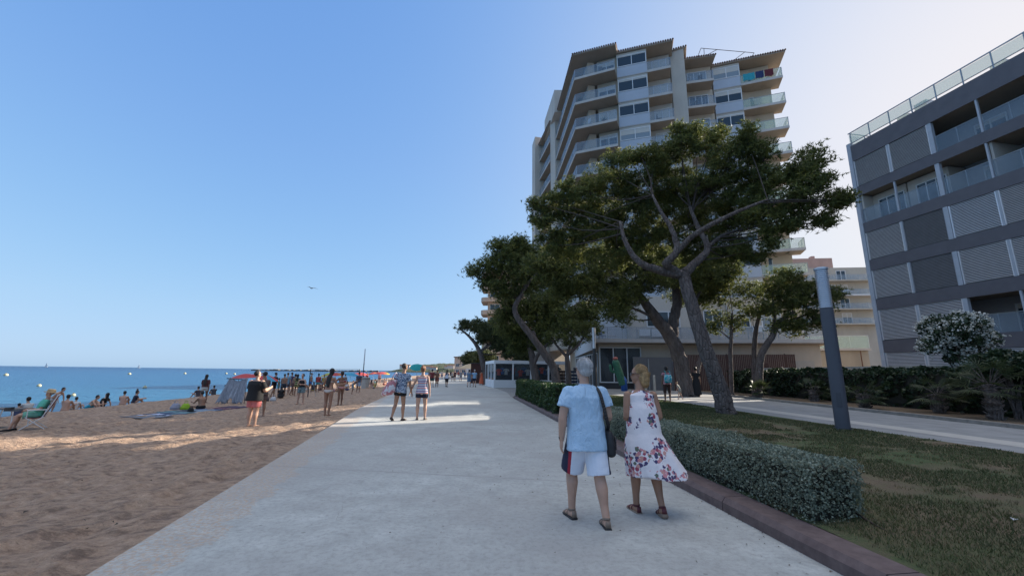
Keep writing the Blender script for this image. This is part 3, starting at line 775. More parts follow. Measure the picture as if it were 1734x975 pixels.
def louvre(s0, s1, z0, z1, M, lift=0.0):
    mb = MB()
    z = z0 + .03 + lift
    while z < z1 - .05:
        a = C + d * s0; b_ = C + d * s1
        o = len(mb.v)
        for q in (a, b_):
            mb.v += [(q.x + n.x * -.06, q.y + n.y * -.06, z + .062), (q.x + n.x * -.005, q.y + n.y * -.005, z + .02), (q.x + n.x * .0, q.y + n.y * .0, z + .03), (q.x + n.x * -.05, q.y + n.y * -.05, z + .072)]
        mb.f += [(o, o + 1, o + 5, o + 4), (o + 1, o + 2, o + 6, o + 5), (o + 2, o + 3, o + 7, o + 6), (o + 3, o, o + 4, o + 7), (o, o + 3, o + 2, o + 1), (o + 4, o + 5, o + 6, o + 7)]
        z += .09
    bx(mb, C, d, n, s0, s0 + .05, -.06, .012, z0 + lift, z1); bx(mb, C, d, n, s1 - .05, s1, -.06, .012, z0 + lift, z1)
    o_ = part(mb, 'louvre_shutter', M, rb)
    mb = MB(); bx(mb, C, d, n, s0, s1, -.10, -.07, z0 + lift, z1); part(mb, 'backing', M_loub, rb, sub=o_)
MOD = 2.44
def opens(k, f):
    """what fills module k of storey f (0 = top)"""
    T = {0: ['L', 'L', 'O', 'O', 'O', 'O', 'O', 'L'], 1: ['W', 'W', 'O', 'O', 'L', 'O', 'O', 'O'], 2: ['L', 'D', 'B', 'L', 'L', 'O', 'B', 'L'],
         3: ['L', 'D', 'L', 'L', 'L', 'O', 'O', 'L'], 4: ['L', 'L', 'O', 'O', 'L', 'L', 'O', 'O'], 5: ['L', 'L', 'L', 'O', 'O', 'L', 'L', 'L']}[f]
    return T[k % 8]
for f in range(6):
    z1 = BOTZ[f]; z0 = TOPZ[f + 1] if f < 5 else .3
    for k in range(int(END / MOD)):
        s0, s1 = k * MOD + .06, (k + 1) * MOD - .05
        o = opens(k, f)
        if k % 2 == 0 and k: 
            m = MB(); bx(m, C, d, n, k * MOD - .06, k * MOD + .17, -.22, .03 if o != 'O' else .0, z0 + .001, z1 - .001); part(m, 'column', M_alu, rb); s0 += .14
        elif k: 
            m = MB(); bx(m, C, d, n, k * MOD - .045, k * MOD + .045, -.12, .0, z0 + .001, z1 - .001); part(m, 'mullion', M_alu, rb)
        if k > 13: o = 'L'
        if o in 'LDB': louvre(s0, s1, z0 + .02, z1 - .02, {'L': M_lou, 'D': M_loud, 'B': M_loul}[o], .45 if (f == 4 and k == 1) else 0)
        else:
            railing(rb, C, d, n, s0, s1, -.08, z0 + .02 if z0 > 1 else z0, M_rail, 1.0, 1.2)
            if o == 'W': m = MB(); bx(m, C, d, n, s0, s1, -2.38, -1.0, z0, z1); part(m, 'loggia_wall', M_rbin, rb); window(rb, C, d, n, s0 + .5, s1 - .1, z0 + .1, z1 - .45, -.99, 3, M_pane, .06, name='balcony_door')
            else: window(rb, C, d, n, s0 + .6, s1 - .05, z0 + .1, z1 - .35, -2.38, 2, M_pane2 if (k + f) % 2 else M_pane, .08, name='balcony_door', shade=.15)
            if (k + f) % 3 == 1:
                m = MB(); bx(m, C, d, n, s0, s0 + .12, -2.37, -.15, z0, z1); part(m, 'party_wall', M_rbin, rb)
# roof terrace glass balustrade
m = MB()
bx(m, C, d, n, -.1, END, -.12, -.06, 19.55, 19.62); bx(m, C, d, n, -.1, END, -.12, -.06, 18.72, 18.76)
s = 0.05
while s < END: bx(m, C, d, n, s - .03, s + .03, -.11, -.07, 18.5, 19.55); s += 1.38
bx(m, C, d, n, -.12, -.06, -6, -.13, 19.6, 19.66)
for k in range(5): bx(m, C, d, n, -.12, -.07, -.3 - k * 1.3, -.25 - k * 1.3, 18.7, 19.6)
part(m, 'roof_balustrade', M_metal, rb)
m = MB(); bx(m, C, d, n, 0, END, -.10, -.09, 18.78, 19.5); bx(m, C, d, n, -.10, -.09, -6, -.13, 18.78, 19.5); part(m, 'balustrade_glass', M_railg, rb)
m = MB(); 
for s in (2.9, 4.0, 7.9, 11.5): bx(m, C, d, n, s, s + .7, -1.3, -.6, 18.3, 19.0 + .25 * (s == 4.0))
part(m, 'roof_planter', M_alu, rb)

# ---------------------------------------------------------------- cream block seen in the gap
gb = thing('cream_block', 'cream apartment block with railed balconies seen in the gap beside the grey block', 'building')
M_cream = wallmat('cream render', (.42, .39, .335)); M_orange = wallmat('ochre render', (.42, .36, .28)); M_pink = wallmat('pink render', (.40, .27, .23))
Yb = 76.
def bp(px, py): v = at(px, py, Yb); return v
x0, x1 = bp(1385, 500).x, bp(1478, 500).x
ztop = bp(1440, 452).z
p, q, d, n, L = frame((x0 - 6, Yb + 2), (x1, Yb))
m = MB(); bx(m, p, d, n, 0, L, -14, 0, .2, ztop); part(m, 'wall', M_cream, gb)
m = MB(); bx(m, p, d, n, 1, L - 5.5, -10, -1, ztop, ztop + 2.2); part(m, 'penthouse', M_pink, gb)
m = MB(); bx(m, p, d, n, L - 8, L - 7.4, -4, -3, ztop + 2.2, ztop + 3.2); part(m, 'chimney', M_pink, gb)
zs = [bp(1440, y).z for y in (476, 500.5, 524, 549)]
for i, z in enumerate(zs):
    m = MB(); bx(m, p, d, n, 2, L - .3, 0.01, 1.5, z - .12, z + .1); b = part(m, 'balcony', M_white if i == 1 else M_cream, gb)
    railing(gb, p, d, n, 2, L - .3, 1.48, z + .1, M_rail, .95, .9, sub=b)
    for k, s in enumerate((3.5, 7.2, 10.6)):
        if s + 2 < L: window(gb, p, d, n, s, s + (3.0 if (i == 1 and k == 1) else 1.7), z + .12, z + 2.2, 0, 2, M_pane2 if (i == 1 and k) else M_pane, .1, shade=.4 if (i + k) % 2 else 0)
m = MB(); bx(m, p, d, n, L + .01, L + 3.5, -9, -3, .2, ztop - 4); part(m, 'side_wing', M_white, gb)
for k in range(3):
    m = MB(); bx(m, p, d, n, L + .4, L + 2.2, -2.99, -2.8, 4 + k * 4, 6.4 + k * 4); part(m, 'blue_panel', mat('blue panel', (.02, .25, .55), .4), gb)
# low ochre wing with a glass terrace in front of it
lw = thing('ochre_annexe', 'low ochre annexe with a green glass terrace rail beside the tower', 'building')
p, q, d, n, L = frame((at(1380, 600, 46).x - 2, 46), (at(1471, 600, 44).x, 44))
za = at(1440, 590, 45).z
m = MB(); bx(m, p, d, n, 0, L, -8, 0, .2, za - .25); part(m, 'wall', M_orange, lw)
m = MB(); bx(m, p, d, n, -.2, L + .2, -8, .3, za - .24, za); part(m, 'roof_slab', M_slabedge, lw)
railing(lw, p, d, n, 0, L + .1, .25, za, M_railg, 1.3, 1.5, postm=M_white)
m = MB(); m.tube([(q.x - .9, q.y - .1, .3), (q.x - .9, q.y - .1, za - .3)], .05, 8); part(m, 'downpipe', M_tile, lw)
m = MB(); bx(m, p, d, n, 0.5, L - 1.5, .01, .04, .3, 2.2); part(m, 'garage_door', M_beige, lw)

# ---------------------------------------------------------------- pink block behind the far pines
pb = thing('pink_block', 'tall pink beige block with rounded balconies beyond the small pines', 'building')
Yp = 92.
M_pinkb = wallmat('pinkish render', (.50, .37, .28))
xa = at(826, 520, Yp).x; xb = at(915, 520, Yp).x
m = MB(); m.prism([(xa, Yp), (xb + 4, Yp - 1), (xb + 6, Yp + 18), (xa + 1, Yp + 20)], 0, 24.5); part(m, 'wall', M_pinkb, pb)
m = MB(); m.prism([(xa + 3, Yp + 3), (xb, Yp + 2), (xb, Yp + 12), (xa + 3, Yp + 12)], 24.5, 26.6); part(m, 'penthouse', M_pinkb, pb)
for k in range(8):
    z = 2.6 + k * 2.85
    m = MB(); nn = 10; pts = [(xa + 2.6, Yp - .02)]
    for j in range(nn + 1):
        a = math.pi * .5 * j / nn; pts.append((xa + .2 - 1.7 * math.cos(a - .2) + .3, Yp - 1.5 * math.cos(a) + .8 * j / nn * 2))
    pts = [(xa + 3.4, Yp - .02), (xa + 3.2, Yp - 1.0), (xa + .2, Yp - 1.4), (xa - 1.0, Yp - 1.0), (xa - 1.5, Yp - .1), (xa - 1.4, Yp + 5), (xa - .02, Yp + 5.1), (xa - .02, Yp - .02)]
    m.prism(pts, z, z + .95); part(m, 'balcony', M_pinkb, pb)
    p, q, d, n, L = frame((xa, Yp), (xb + 4, Yp - 1))
    window(pb, p, d, n, .5, 2.7, z + .9, z + 2.4, 0, 2, M_pane, .08)
    window(pb, p, d, n, 5.2, 6.8, z + .9, z + 2.4, 0, 2, M_pane, .08); window(pb, p, d, n, 8.5, 10.2, z + .9, z + 2.4, 0, 2, M_pane2, .08)
# low peach building behind the kiosk, and more of the front beyond
lb = thing('peach_house', 'low peach building with a terrace behind the white kiosk', 'building')
m = MB(); m.prism([(-1, 66), (8, 64), (8, 76), (-1, 76)], 0, 4.6); part(m, 'wall', wallmat('peach render', (.55, .36, .24)), lb)
m = MB(); m.prism([(-1.2, 65.7), (8.2, 63.7), (8.2, 76), (-1.2, 76)], 4.61, 4.8); part(m, 'roof_slab', M_slabedge, lb)
for k in range(3): window(lb, *frame((-1, 66), (8, 64))[0:1], frame((-1, 66), (8, 64))[2], frame((-1, 66), (8, 64))[3], .8 + 2.8 * k, 2.4 + 2.8 * k, .5, 2.8, 0, 2)
for (x, y, wd, dp, h, c, lab) in ((-8.0, 112, 9, 12, 9, (.5, .42, .34), 'sand coloured three storey house far along the front'), (-16, 150, 12, 14, 7, (.6, .55, .5), 'white low house far along the promenade'), (-27, 200, 14, 14, 8, (.5, .36, .28), 'terracotta house at the far end of the promenade')):
    b = thing('seafront_house', lab, 'house')
    m = MB(); m.prism([(x, y), (x + wd, y - 1), (x + wd, y + dp), (x, y + dp)], 0, h); part(m, 'wall', wallmat('house render', c), b)
    m = MB(); m.prism([(x - .4, y - .4), (x + wd + .4, y - 1.4), (x + wd, y + dp), (x, y + dp)], h + .003, h + .4); part(m, 'roof', M_tile, b)
    p, q, d, n, L = frame((x, y), (x + wd, y - 1))
    for k in range(3):
        for j in range(int(h / 3)): window(b, p, d, n, .8 + k * 2.9, 2.3 + k * 2.9, .9 + j * 2.8, 2.3 + j * 2.8, 0, 2)
# hillside houses
random.seed(5)
for i in range(9):
    x = -200 + i * 13 + random.uniform(-3, 3); y = 800 + random.uniform(-20, 20); b = thing('hill_house', 'pale house among the trees on the distant headland', 'house', group='houses on the headland')
    w_, h_ = random.uniform(7, 12), random.uniform(4, 6); zb = random.uniform(2, 6)
    m = MB(); m.box((x, y - 32, zb + h_ / 2), (w_, 8, h_)); part(m, 'wall', wallmat('pale house render', (.6, .52, .44)), b)
    m = MB(); m.add([(x - w_ / 2 - .5, y - 36.5, zb + h_), (x + w_ / 2 + .5, y - 36.5, zb + h_), (x + w_ / 2 + .5, y - 27.5, zb + h_), (x - w_ / 2 - .5, y - 27.5, zb + h_), (x - w_ / 2 - .5, y - 32, zb + h_ + 2), (x + w_ / 2 + .5, y - 32, zb + h_ + 2)], [(0, 1, 5, 4), (3, 4, 5, 2), (0, 4, 3), (1, 2, 5), (0, 3, 2, 1)])
    part(m, 'roof', M_tile, b)

# ---------------------------------------------------------------- white kiosk shop
ki = thing('white_kiosk', 'white framed glass kiosk shop beside the promenade', 'kiosk')
k0, k1, k2, k3 = Vector((-1.65, 41.0)), Vector((5.6, 42.4)), Vector((4.6, 48)), Vector((-2.9, 47.6))
M_kw = mat('white kiosk paint', (.66, .68, .70), .4, .04, 2, .05)
m = MB(); m.prism([k0, k1, k2, k3], .02, .12); m.prism([k0, k1, k2, k3], 2.35, 2.66); part(m, 'roof', M_kw, ki)
def kside(a, b, cols, door=None):
    p, q, d, n, L = frame(a, b)
    m = MB()
    bx(m, p, d, n, 0, L, -.1, -.01, .12, .78)
    for k in range(cols + 1):
        c = .08 + (L - .16) * k / cols; bx(m, p, d, n, c - .07, c + .07, -.12, .01, .121, 2.349)
    part(m, 'frame', M_kw, ki)
    g = MB()
    for k in range(cols):
        a_, b_ = .08 + (L - .16) * k / cols + .08, .08 + (L - .16) * (k + 1) / cols - .08
        bx(g, p, d, n, a_, b_, -.06, -.045, .79, 2.34)
    part(g, 'glazing', M_shopglass, ki)
kside(k0, k1, 4); kside(k3, k0, 3); kside(k1, k2, 2)
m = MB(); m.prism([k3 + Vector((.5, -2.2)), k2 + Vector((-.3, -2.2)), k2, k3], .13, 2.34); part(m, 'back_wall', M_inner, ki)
random.seed(3)
cols_ = [(.5, .06, .03), (.05, .12, .3), (.5, .5, .48), (.02, .02, .03), (.25, .05, .05), (.1, .2, .25)]
for i in range(18):
    x = -1.2 + i * .36; y = 41.9 + .19 * (x + 1.65) + .5 * (i % 2)
    zt = random.uniform(1.75, 2.1)
    mb = MB(); mb.loft([((x, y, zt - .62), (1, 0, 0), (0, 1, 0), .17, .05), ((x, y, zt - .25), (1, 0, 0), (0, 1, 0), .16, .06), ((x, y, zt - .05), (1, 0, 0), (0, 1, 0), .2, .05), ((x, y, zt), (1, 0, 0), (0, 1, 0), .07, .03)], 10)
    mb.tube([(x - .2, y, zt - .07), (x - .27, y, zt - .26)], [.05, .06], 6); mb.tube([(x + .2, y, zt - .07), (x + .27, y, zt - .26)], [.05, .06], 6)
    c = cols_[i % 6]; cn = ['red', 'blue', 'white', 'black', 'maroon', 'teal'][i % 6]
    tag(mb.build('hanging_shirt', cloth(c), smooth=True), f'{cn} shirt hanging in the window of the white kiosk', 'shirt', f'{cn} shirts hanging in the kiosk')
# ================================================================ TREES, HEDGES, PLANTING
t = NT('pine bark'); c = t.ramp(t.noise(5, 6, .7, stretch=(1, 1, .3)), [(.3, (.075, .055, .048)), (.6, (.17, .135, .12)), (.8, (.26, .215, .19))])
t.color(c).set(Roughness=.95)
vo = t.n('TexVoronoi', feature='DISTANCE_TO_EDGE'); vo.inputs['Scale'].default_value = 9
mp = t.n('Mapping'); mp.inputs['Scale'].default_value = (1, 1, .35); t.l(t.coord(), mp.inputs[0]); t.l(mp.outputs[0], vo.inputs['Vector'])
t.bump(t.math('ADD', t.math('MINIMUM', vo.outputs['Distance'], .12), t.math('MULTIPLY', t.noise(18, 6, .7), .12)), 1.0, .35); M_bark = t.m
M_pine = leafmat('pine needles', (.050, .066, .018), (.13, .15, .038), .42, .55, .8, (.33, .32, .085))
M_pine_far = leafmat('far pine needles', (.035, .05, .02), (.085, .10, .035), .3, .6, .8, (.13, .14, .05))

M_twig = mat('dark twig bark', (.055, .042, .036), .95, .3, 8, .5, 30, .02)
def smooth(pts, rad, k=4):
    """Catmull-Rom through the joints so that limbs bend instead of kinking"""
    P = [Vector(p) for p in pts]; out = []; ro = []
    for i in range(len(P) - 1):
        a, b, c, d = P[max(i - 1, 0)], P[i], P[i + 1], P[min(i + 2, len(P) - 1)]
        for j in range(k):
            t_ = j / k; t2, t3 = t_ * t_, t_ ** 3
            out.append(.5 * ((2 * b) + (c - a) * t_ + (2 * a - 5 * b + 4 * c - d) * t2 + (3 * b - a - 3 * c + d) * t3)); ro.append(rad[i] * (1 - t_) + rad[i + 1] * t_)
    out.append(P[-1]); ro.append(rad[-1]); return out, ro
def needles(C, N, size, wid, g, tufts=1):
    """C (n,3) tuft centres, N needles each, radiating and biased outward/up"""
    n = len(C); c = np.repeat(C, N, 0); m = len(c)
    d = g.normal(size=(m, 3)); d[:, 2] = d[:, 2] * .8 + .45; d /= np.linalg.norm(d, axis=1)[:, None]
    ln = size * (.6 + .7 * g.random(m))
    a = np.cross(d, g.normal(size=(m, 3))); a /= np.linalg.norm(a, axis=1)[:, None]
    w_ = wid * (.7 + .6 * g.random(m))
    V = np.empty((m, 3, 3)); V[:, 0] = c - a * w_[:, None] / 2; V[:, 1] = c + a * w_[:, None] / 2; V[:, 2] = c + d * ln[:, None]
    return V.reshape(-1, 3), np.arange(m * 3).reshape(-1, 3)
def pine(name, label, trunk, limbs, blobs, seed, subs=26, tufts=13, N=8, nsize=.13, nw=.020, twig=.012, M=None, group=None, cat='pine tree', flat=.92, subr=.42, flare=1.35):
    g = np.random.default_rng(seed); rs = random.Random(seed)
    base = at(*trunk[0][:3]); gz_ = ground_z(base.x, base.y) - .05
    root = thing(name, label, cat, (base.x, base.y, gz_), group=group); off = Vector((base.x, base.y, gz_))
    mb = MB()
    P = [at(*q[:3]) - off for q in trunk]; P[0].z = 0; rad = [q[3] for q in trunk]
    P0 = [P[0] + (P[0] - P[1]).normalized() * .0] + P; 
    P.insert(1, P[0].lerp(P[1], .12)); rad.insert(1, rad[0]); rad[0] *= flare
    sp, sr = smooth(P, rad, 5)
    sp = [p + Vector((rs.uniform(-1, 1), rs.uniform(-1, 1), 0)) * r * .10 for p, r in zip(sp, sr)]; sp[0].z = 0
    mb.tube(sp, sr, 12)
    tm = MB(); tm.v = mb.v; tm.f = mb.f
    part(tm, 'trunk', M_bark, root, smooth=True)
    joints = [(p, r) for p, r in zip(sp[len(sp) // 2:], sr[len(sr) // 2:])]
    for L in limbs:
        lm = MB(); lp, lr = smooth([at(*q[:3]) - off for q in L], [q[3] for q in L], 5)
        lp = [p + Vector((rs.uniform(-1, 1), rs.uniform(-1, 1), rs.uniform(-1, 1))) * r * .12 for p, r in zip(lp, lr)]
        lm.tube(lp, lr, 9); part(lm, 'limb', M_bark, root, smooth=True)
        joints += list(zip(lp[2:], lr[2:]))
    # branches from the nearest limb into every foliage mass, twigs to every clump
    bm_ = MB(); cents = []
    for (px, py, Y, rp) in blobs:
        c = at(px, py, Y) - off; r = rp * Y / 700 * 1.0
        js = sorted(joints, key=lambda q: (q[0] - c).length + (q[0].z > c.z) * 1.5)[:4]; j = js[rs.randrange(len(js))]
        mid = j[0].lerp(c, rs.uniform(.35, .6)) + Vector((rs.uniform(-.4, .4), rs.uniform(-.4, .4), rs.uniform(-.35, .15))) * r
        bp_, br_ = smooth([j[0], mid, c], [min(j[1] * .5, twig * 2.6), twig * 1.7, twig * 1.0], 3)
        bm_.tube(bp_, br_, 6, cap=False)
        ns = int(2.2 * max(5, int(subs * min(2.5, (r / 1.0) ** 1.6))))
        for k in range(ns):
            v = Vector(g.normal(size=3)).normalized() * r * rs.random() ** .42
            v.z *= flat
            s_ = c + v; cents.append((s_.x, s_.y, s_.z))
            if rs.random() < .55:
                bm_.tube([bp_[-2] if rs.random() < .5 else c, c.lerp(s_, .55) + Vector((0, 0, -.05)), s_], [twig * 1.1, twig * .8, twig * .4], 4, cap=False)
    part(bm_, 'branches', M_twig, root)
    cents = np.array(cents)
    n = len(cents)
    tufts = int(tufts * 1.3); T = np.repeat(cents, tufts, 0) + g.normal(size=(n * tufts, 3)) * np.array([subr * .42, subr * .42, subr * .27])
    V, Fc = needles(T, N, nsize * 1.05, nw * 1.5, g)
    o = np_mesh('crown', V, Fc, M or M_pine); o.parent = root
    return root

# 1 the big leaning pine over the lawn
Yt = 14.6
pine('umbrella_pine', 'large leaning umbrella pine standing in the lawn by the lamp column', 
     [(1232, 702, Yt, .31), (1212, 640, Yt, .27), (1185, 560, Yt + .1, .245), (1166, 500, Yt + .3, .225), (1156, 462, Yt + .5, .22)],
     [[(1156, 466, Yt + .5, .20), (1120, 458, Yt + .3, .155), (1085, 445, Yt + .2, .12), (1060, 412, Yt + .3, .085), (1050, 375, Yt + .5, .05)],
      [(1150, 464, Yt + .5, .17), (1128, 446, Yt + .1, .15), (1146, 425, Yt - .1, .12), (1138, 390, Yt, .09), (1117, 355, Yt + .2, .06), (1105, 330, Yt + .4, .04)],
      [(1142, 432, Yt, .10), (1170, 403, Yt - .4, .10), (1205, 380, Yt - .9, .085), (1250, 358, Yt - 1.2, .06), (1300, 338, Yt - 1.3, .035)],
      [(1158, 464, Yt + .5, .19), (1178, 445, Yt + .6, .15), (1198, 420, Yt + .9, .12), (1182, 385, Yt + 1.2, .09), (1168, 350, Yt + 1.3, .06)],
      [(1196, 422, Yt + .9, .08), (1225, 398, Yt + 1.2, .06), (1275, 385, Yt + 1.3, .04), (1340, 370, Yt + 1.3, .025)]],
     [(1155, 248, 16, 34), (1150, 226, 16, 14), (1108, 278, 16.5, 40), (1085, 262, 16.5, 14), (1205, 248, 15.5, 28), (1215, 225, 15.5, 11), (1262, 234, 14.5, 24), (1180, 222, 16, 12), (1062, 268, 17, 14), (1290, 262, 14.5, 30), (1235, 275, 15, 38), (1045, 298, 17, 42), (990, 325, 17.5, 42), (948, 345, 18, 36), (920, 372, 18, 24), (912, 345, 18, 14),
      (1010, 370, 18, 52), (1075, 345, 17.5, 52), (1140, 318, 17, 52), (1205, 318, 16, 50), (1275, 315, 15, 44), (1340, 292, 14, 36), (1378, 268, 13.8, 24), (1388, 300, 13.5, 26), (1362, 332, 13.8, 38), (1408, 342, 13.5, 22), (1428, 338, 13.3, 12), (1300, 358, 14.5, 42),
      (1240, 372, 16.5, 44), (1345, 378, 14.2, 26), (1180, 372, 18.5, 46), (1110, 395, 18.5, 50), (1045, 415, 18.5, 46), (975, 410, 18.5, 42), (935, 415, 18.5, 28), (1268, 425, 15.5, 28), (1230, 425, 17, 34), (1300, 400, 14.6, 24), (1180, 425, 19, 34), (1398, 372, 13.8, 14)],
     11, subs=23, tufts=20, N=9, subr=.36)
# 2 twin trunked pine on the terrace
Yt = 25.2
pine('umbrella_pine', 'thick twin trunked pine on the terrace, right of the pink and the black dressed women', 
     [(1168, 672, Yt, .50), (1155, 620, Yt, .42), (1138, 575, Yt - .2, .40), (1112, 540, Yt - .5, .34), (1085, 503, Yt - .8, .22), (1070, 478, Yt - 1, .14)],
     [[(1140, 582, Yt, .34), (1140, 548, Yt + .2, .32), (1146, 510, Yt + .3, .28), (1140, 470, Yt + .4, .18), (1130, 440, Yt + .3, .1)],
      [(1176, 670, Yt + .3, .20), (1180, 630, Yt + .3, .17), (1188, 595, Yt + .2, .13), (1176, 560, Yt + .2, .11), (1178, 510, Yt, .08), (1200, 470, Yt, .05)],
      [(1112, 542, Yt - .5, .10), (1085, 527, Yt - .8, .08), (1050, 515, Yt - 1, .05)]],
     [(1045, 500, 24, 44), (985, 478, 24, 46), (930, 452, 24, 42), (1100, 462, 24, 50), (1180, 468, 25, 44), (1222, 458, 25, 34), (1048, 530, 23, 24), (1140, 452, 25, 46), (1020, 440, 25, 46), (1205, 500, 26, 30), (945, 490, 24, 26), (1205, 455, 25.5, 36), (1080, 440, 25, 40), (960, 432, 25, 34), (1160, 500, 27, 24)],
     12, subs=20, tufts=15, N=8, nsize=.17, nw=.028, flat=.7, twig=.02, subr=.6)
# 3 leaning pine beyond the green hedge
Yt = 30.
pine('umbrella_pine', 'leaning pine with a bent trunk between the green hedge and the white kiosk',
     [(946, 668, Yt, .34), (938, 625, Yt, .29), (916, 590, Yt, .26), (893, 560, Yt, .23), (872, 527, Yt, .20), (882, 500, Yt, .17), (892, 482, Yt, .13)],
     [[(928, 612, Yt, .20), (912, 586, Yt + .4, .16), (903, 560, Yt + .6, .10)], [(890, 485, Yt, .13), (868, 462, Yt, .08), (840, 452, Yt, .05)], [(892, 482, Yt, .12), (912, 460, Yt, .08), (930, 450, Yt, .05)]],
     [(852, 430, 30, 27), (884, 424, 30.5, 28), (828, 452, 30, 24), (803, 463, 29.5, 13), (868, 455, 30, 34), (908, 448, 31, 32), (846, 485, 30, 22), (936, 462, 31, 28), (900, 482, 31, 26), (868, 492, 30, 18), (822, 478, 30, 14), (880, 412, 30, 13), (845, 412, 30, 12)],
     13, subs=18, tufts=15, N=8, nsize=.19, nw=.032, twig=.022, subr=.6)
pine('umbrella_pine', 'dark rounded pine right behind the bent pine, by the white kiosk',
     [(912, 668, 35, .36), (905, 630, 35, .32), (900, 600, 35.2, .27), (893, 570, 35.5, .2)],
     [[(903, 615, 35, .2), (915, 595, 35, .15), (935, 575, 35, .08)]],
     [(862, 518, 36, 22), (900, 540, 36, 32), (938, 548, 35, 32), (870, 556, 36, 28), (905, 578, 36, 22), (845, 540, 36, 16), (880, 585, 36, 18), (975, 545, 34, 28), (940, 515, 36, 28), (1000, 530, 34, 22), (900, 512, 37, 26)],
     14, subs=16, tufts=14, N=8, nsize=.22, nw=.038, twig=.024, subr=.7)
pine('small_pine', 'small forked pine with a thin trunk left of the grey haired man',
     [(963, 668, 31, .24), (962, 630, 31, .2), (960, 602, 31, .17)],
     [[(960, 604, 31, .13), (947, 590, 31, .09), (935, 575, 31, .05)], [(960, 602, 31, .13), (978, 585, 31, .08), (995, 560, 31, .045)], [(960, 600, 31, .1), (966, 580, 31.2, .07), (968, 555, 31.4, .04)]],
     [(958, 558, 31.4, 22), (985, 560, 31, 20), (1005, 558, 31, 13), (935, 572, 31, 12), (965, 580, 31.5, 12)], 15, subs=9, tufts=11, N=8, nsize=.19, nw=.03, twig=.02, subr=.5)
pine('umbrella_pine', 'slender far pine leaning left over the promenade behind the kiosk',
     [(823, 654, 52, .42), (818, 615, 52, .34), (810, 590, 52, .26), (795, 570, 52, .16), (780, 558, 52, .08)],
     [[(812, 597, 52, .2), (830, 582, 52, .14), (850, 572, 52, .08)]],
     [(786, 551, 52, 9), (806, 553, 52, 14), (830, 562, 52, 18), (856, 568, 52, 20), (872, 578, 52, 18), (845, 584, 52, 15), (818, 572, 52, 10), (885, 590, 52, 14), (862, 596, 52, 12)],
     16, subs=14, tufts=13, N=7, nsize=.32, nw=.06, twig=.04, subr=.8, M=M_pine_far)
for q, (px, py, Y, s, lb) in enumerate(((797, 606, 88, 11, 'small round pine far along the front beside the cream parasol'), (818, 603, 80, 11, 'dark far pine just left of the white kiosk'), (890, 605, 60, 14, 'pine seen over the roof of the white kiosk'))):
    z0 = 640
    pine('far_pine', lb, [(px + 3, 650, Y, .3), (px + 2, 625, Y, .25), (px, py + 5, Y, .15)], [],
         [(px - 7, py + 1, Y, s * .7), (px + 4, py - 3, Y, s * .8), (px + 11, py + 3, Y, s * .6), (px, py + 7, Y, s * .6)], 30 + q, subs=12, tufts=12, N=6, nsize=.5, nw=.10, twig=.05, subr=1.0, M=M_pine_far)
# small pines behind the hedge on the right
pine('small_pine', 'slim young pine with sparse crown left of the twin stemmed one', [(1236, 640, 26, .13), (1237, 600, 26, .12), (1239, 560, 26, .10), (1240, 530, 26, .06)],
     [[(1238, 575, 26, .05), (1222, 562, 26, .03)], [(1239, 560, 26, .05), (1262, 545, 26, .03)]],
     [(1240, 505, 26, 22), (1218, 535, 26, 18), (1255, 530, 26, 18), (1210, 555, 26, 10), (1240, 550, 26, 14), (1230, 480, 26, 14)], 41, subs=8, tufts=10, N=8, nsize=.17, nw=.026, subr=.5)
pine('small_pine', 'straight stemmed pine close to the spreading one behind the brown fence', [(1275, 640, 25.5, .17), (1277, 600, 25.5, .15), (1280, 560, 25.5, .13), (1288, 525, 25.5, .09)],
     [], [(1285, 498, 25.5, 24), (1262, 490, 25.5, 18), (1300, 520, 25.5, 18), (1276, 530, 25.5, 12)], 42, subs=12, tufts=11, N=8, nsize=.17, nw=.026, subr=.5)
pine('umbrella_pine', 'spreading pine with a leaning trunk behind the hedge, left of the lamp column', [(1280, 640, 24, .22), (1288, 605, 24, .2), (1306, 572, 24, .17), (1320, 545, 24, .13), (1345, 528, 24, .09)],
     [[(1304, 576, 24, .1), (1312, 540, 24, .08), (1308, 510, 24, .05)], [(1318, 552, 24, .09), (1350, 538, 24, .06), (1390, 525, 23.6, .03)]],
     [(1310, 490, 24, 24), (1342, 478, 24, 24), (1322, 468, 24, 14), (1365, 500, 23.6, 30), (1335, 515, 24, 28), (1400, 505, 23.4, 20), (1385, 535, 23.6, 22), (1350, 548, 24, 22), (1414, 495, 23.2, 10), (1320, 555, 24, 12), (1300, 520, 24, 18)],
     43, subs=19, tufts=13, N=8, nsize=.17, nw=.028, subr=.5)

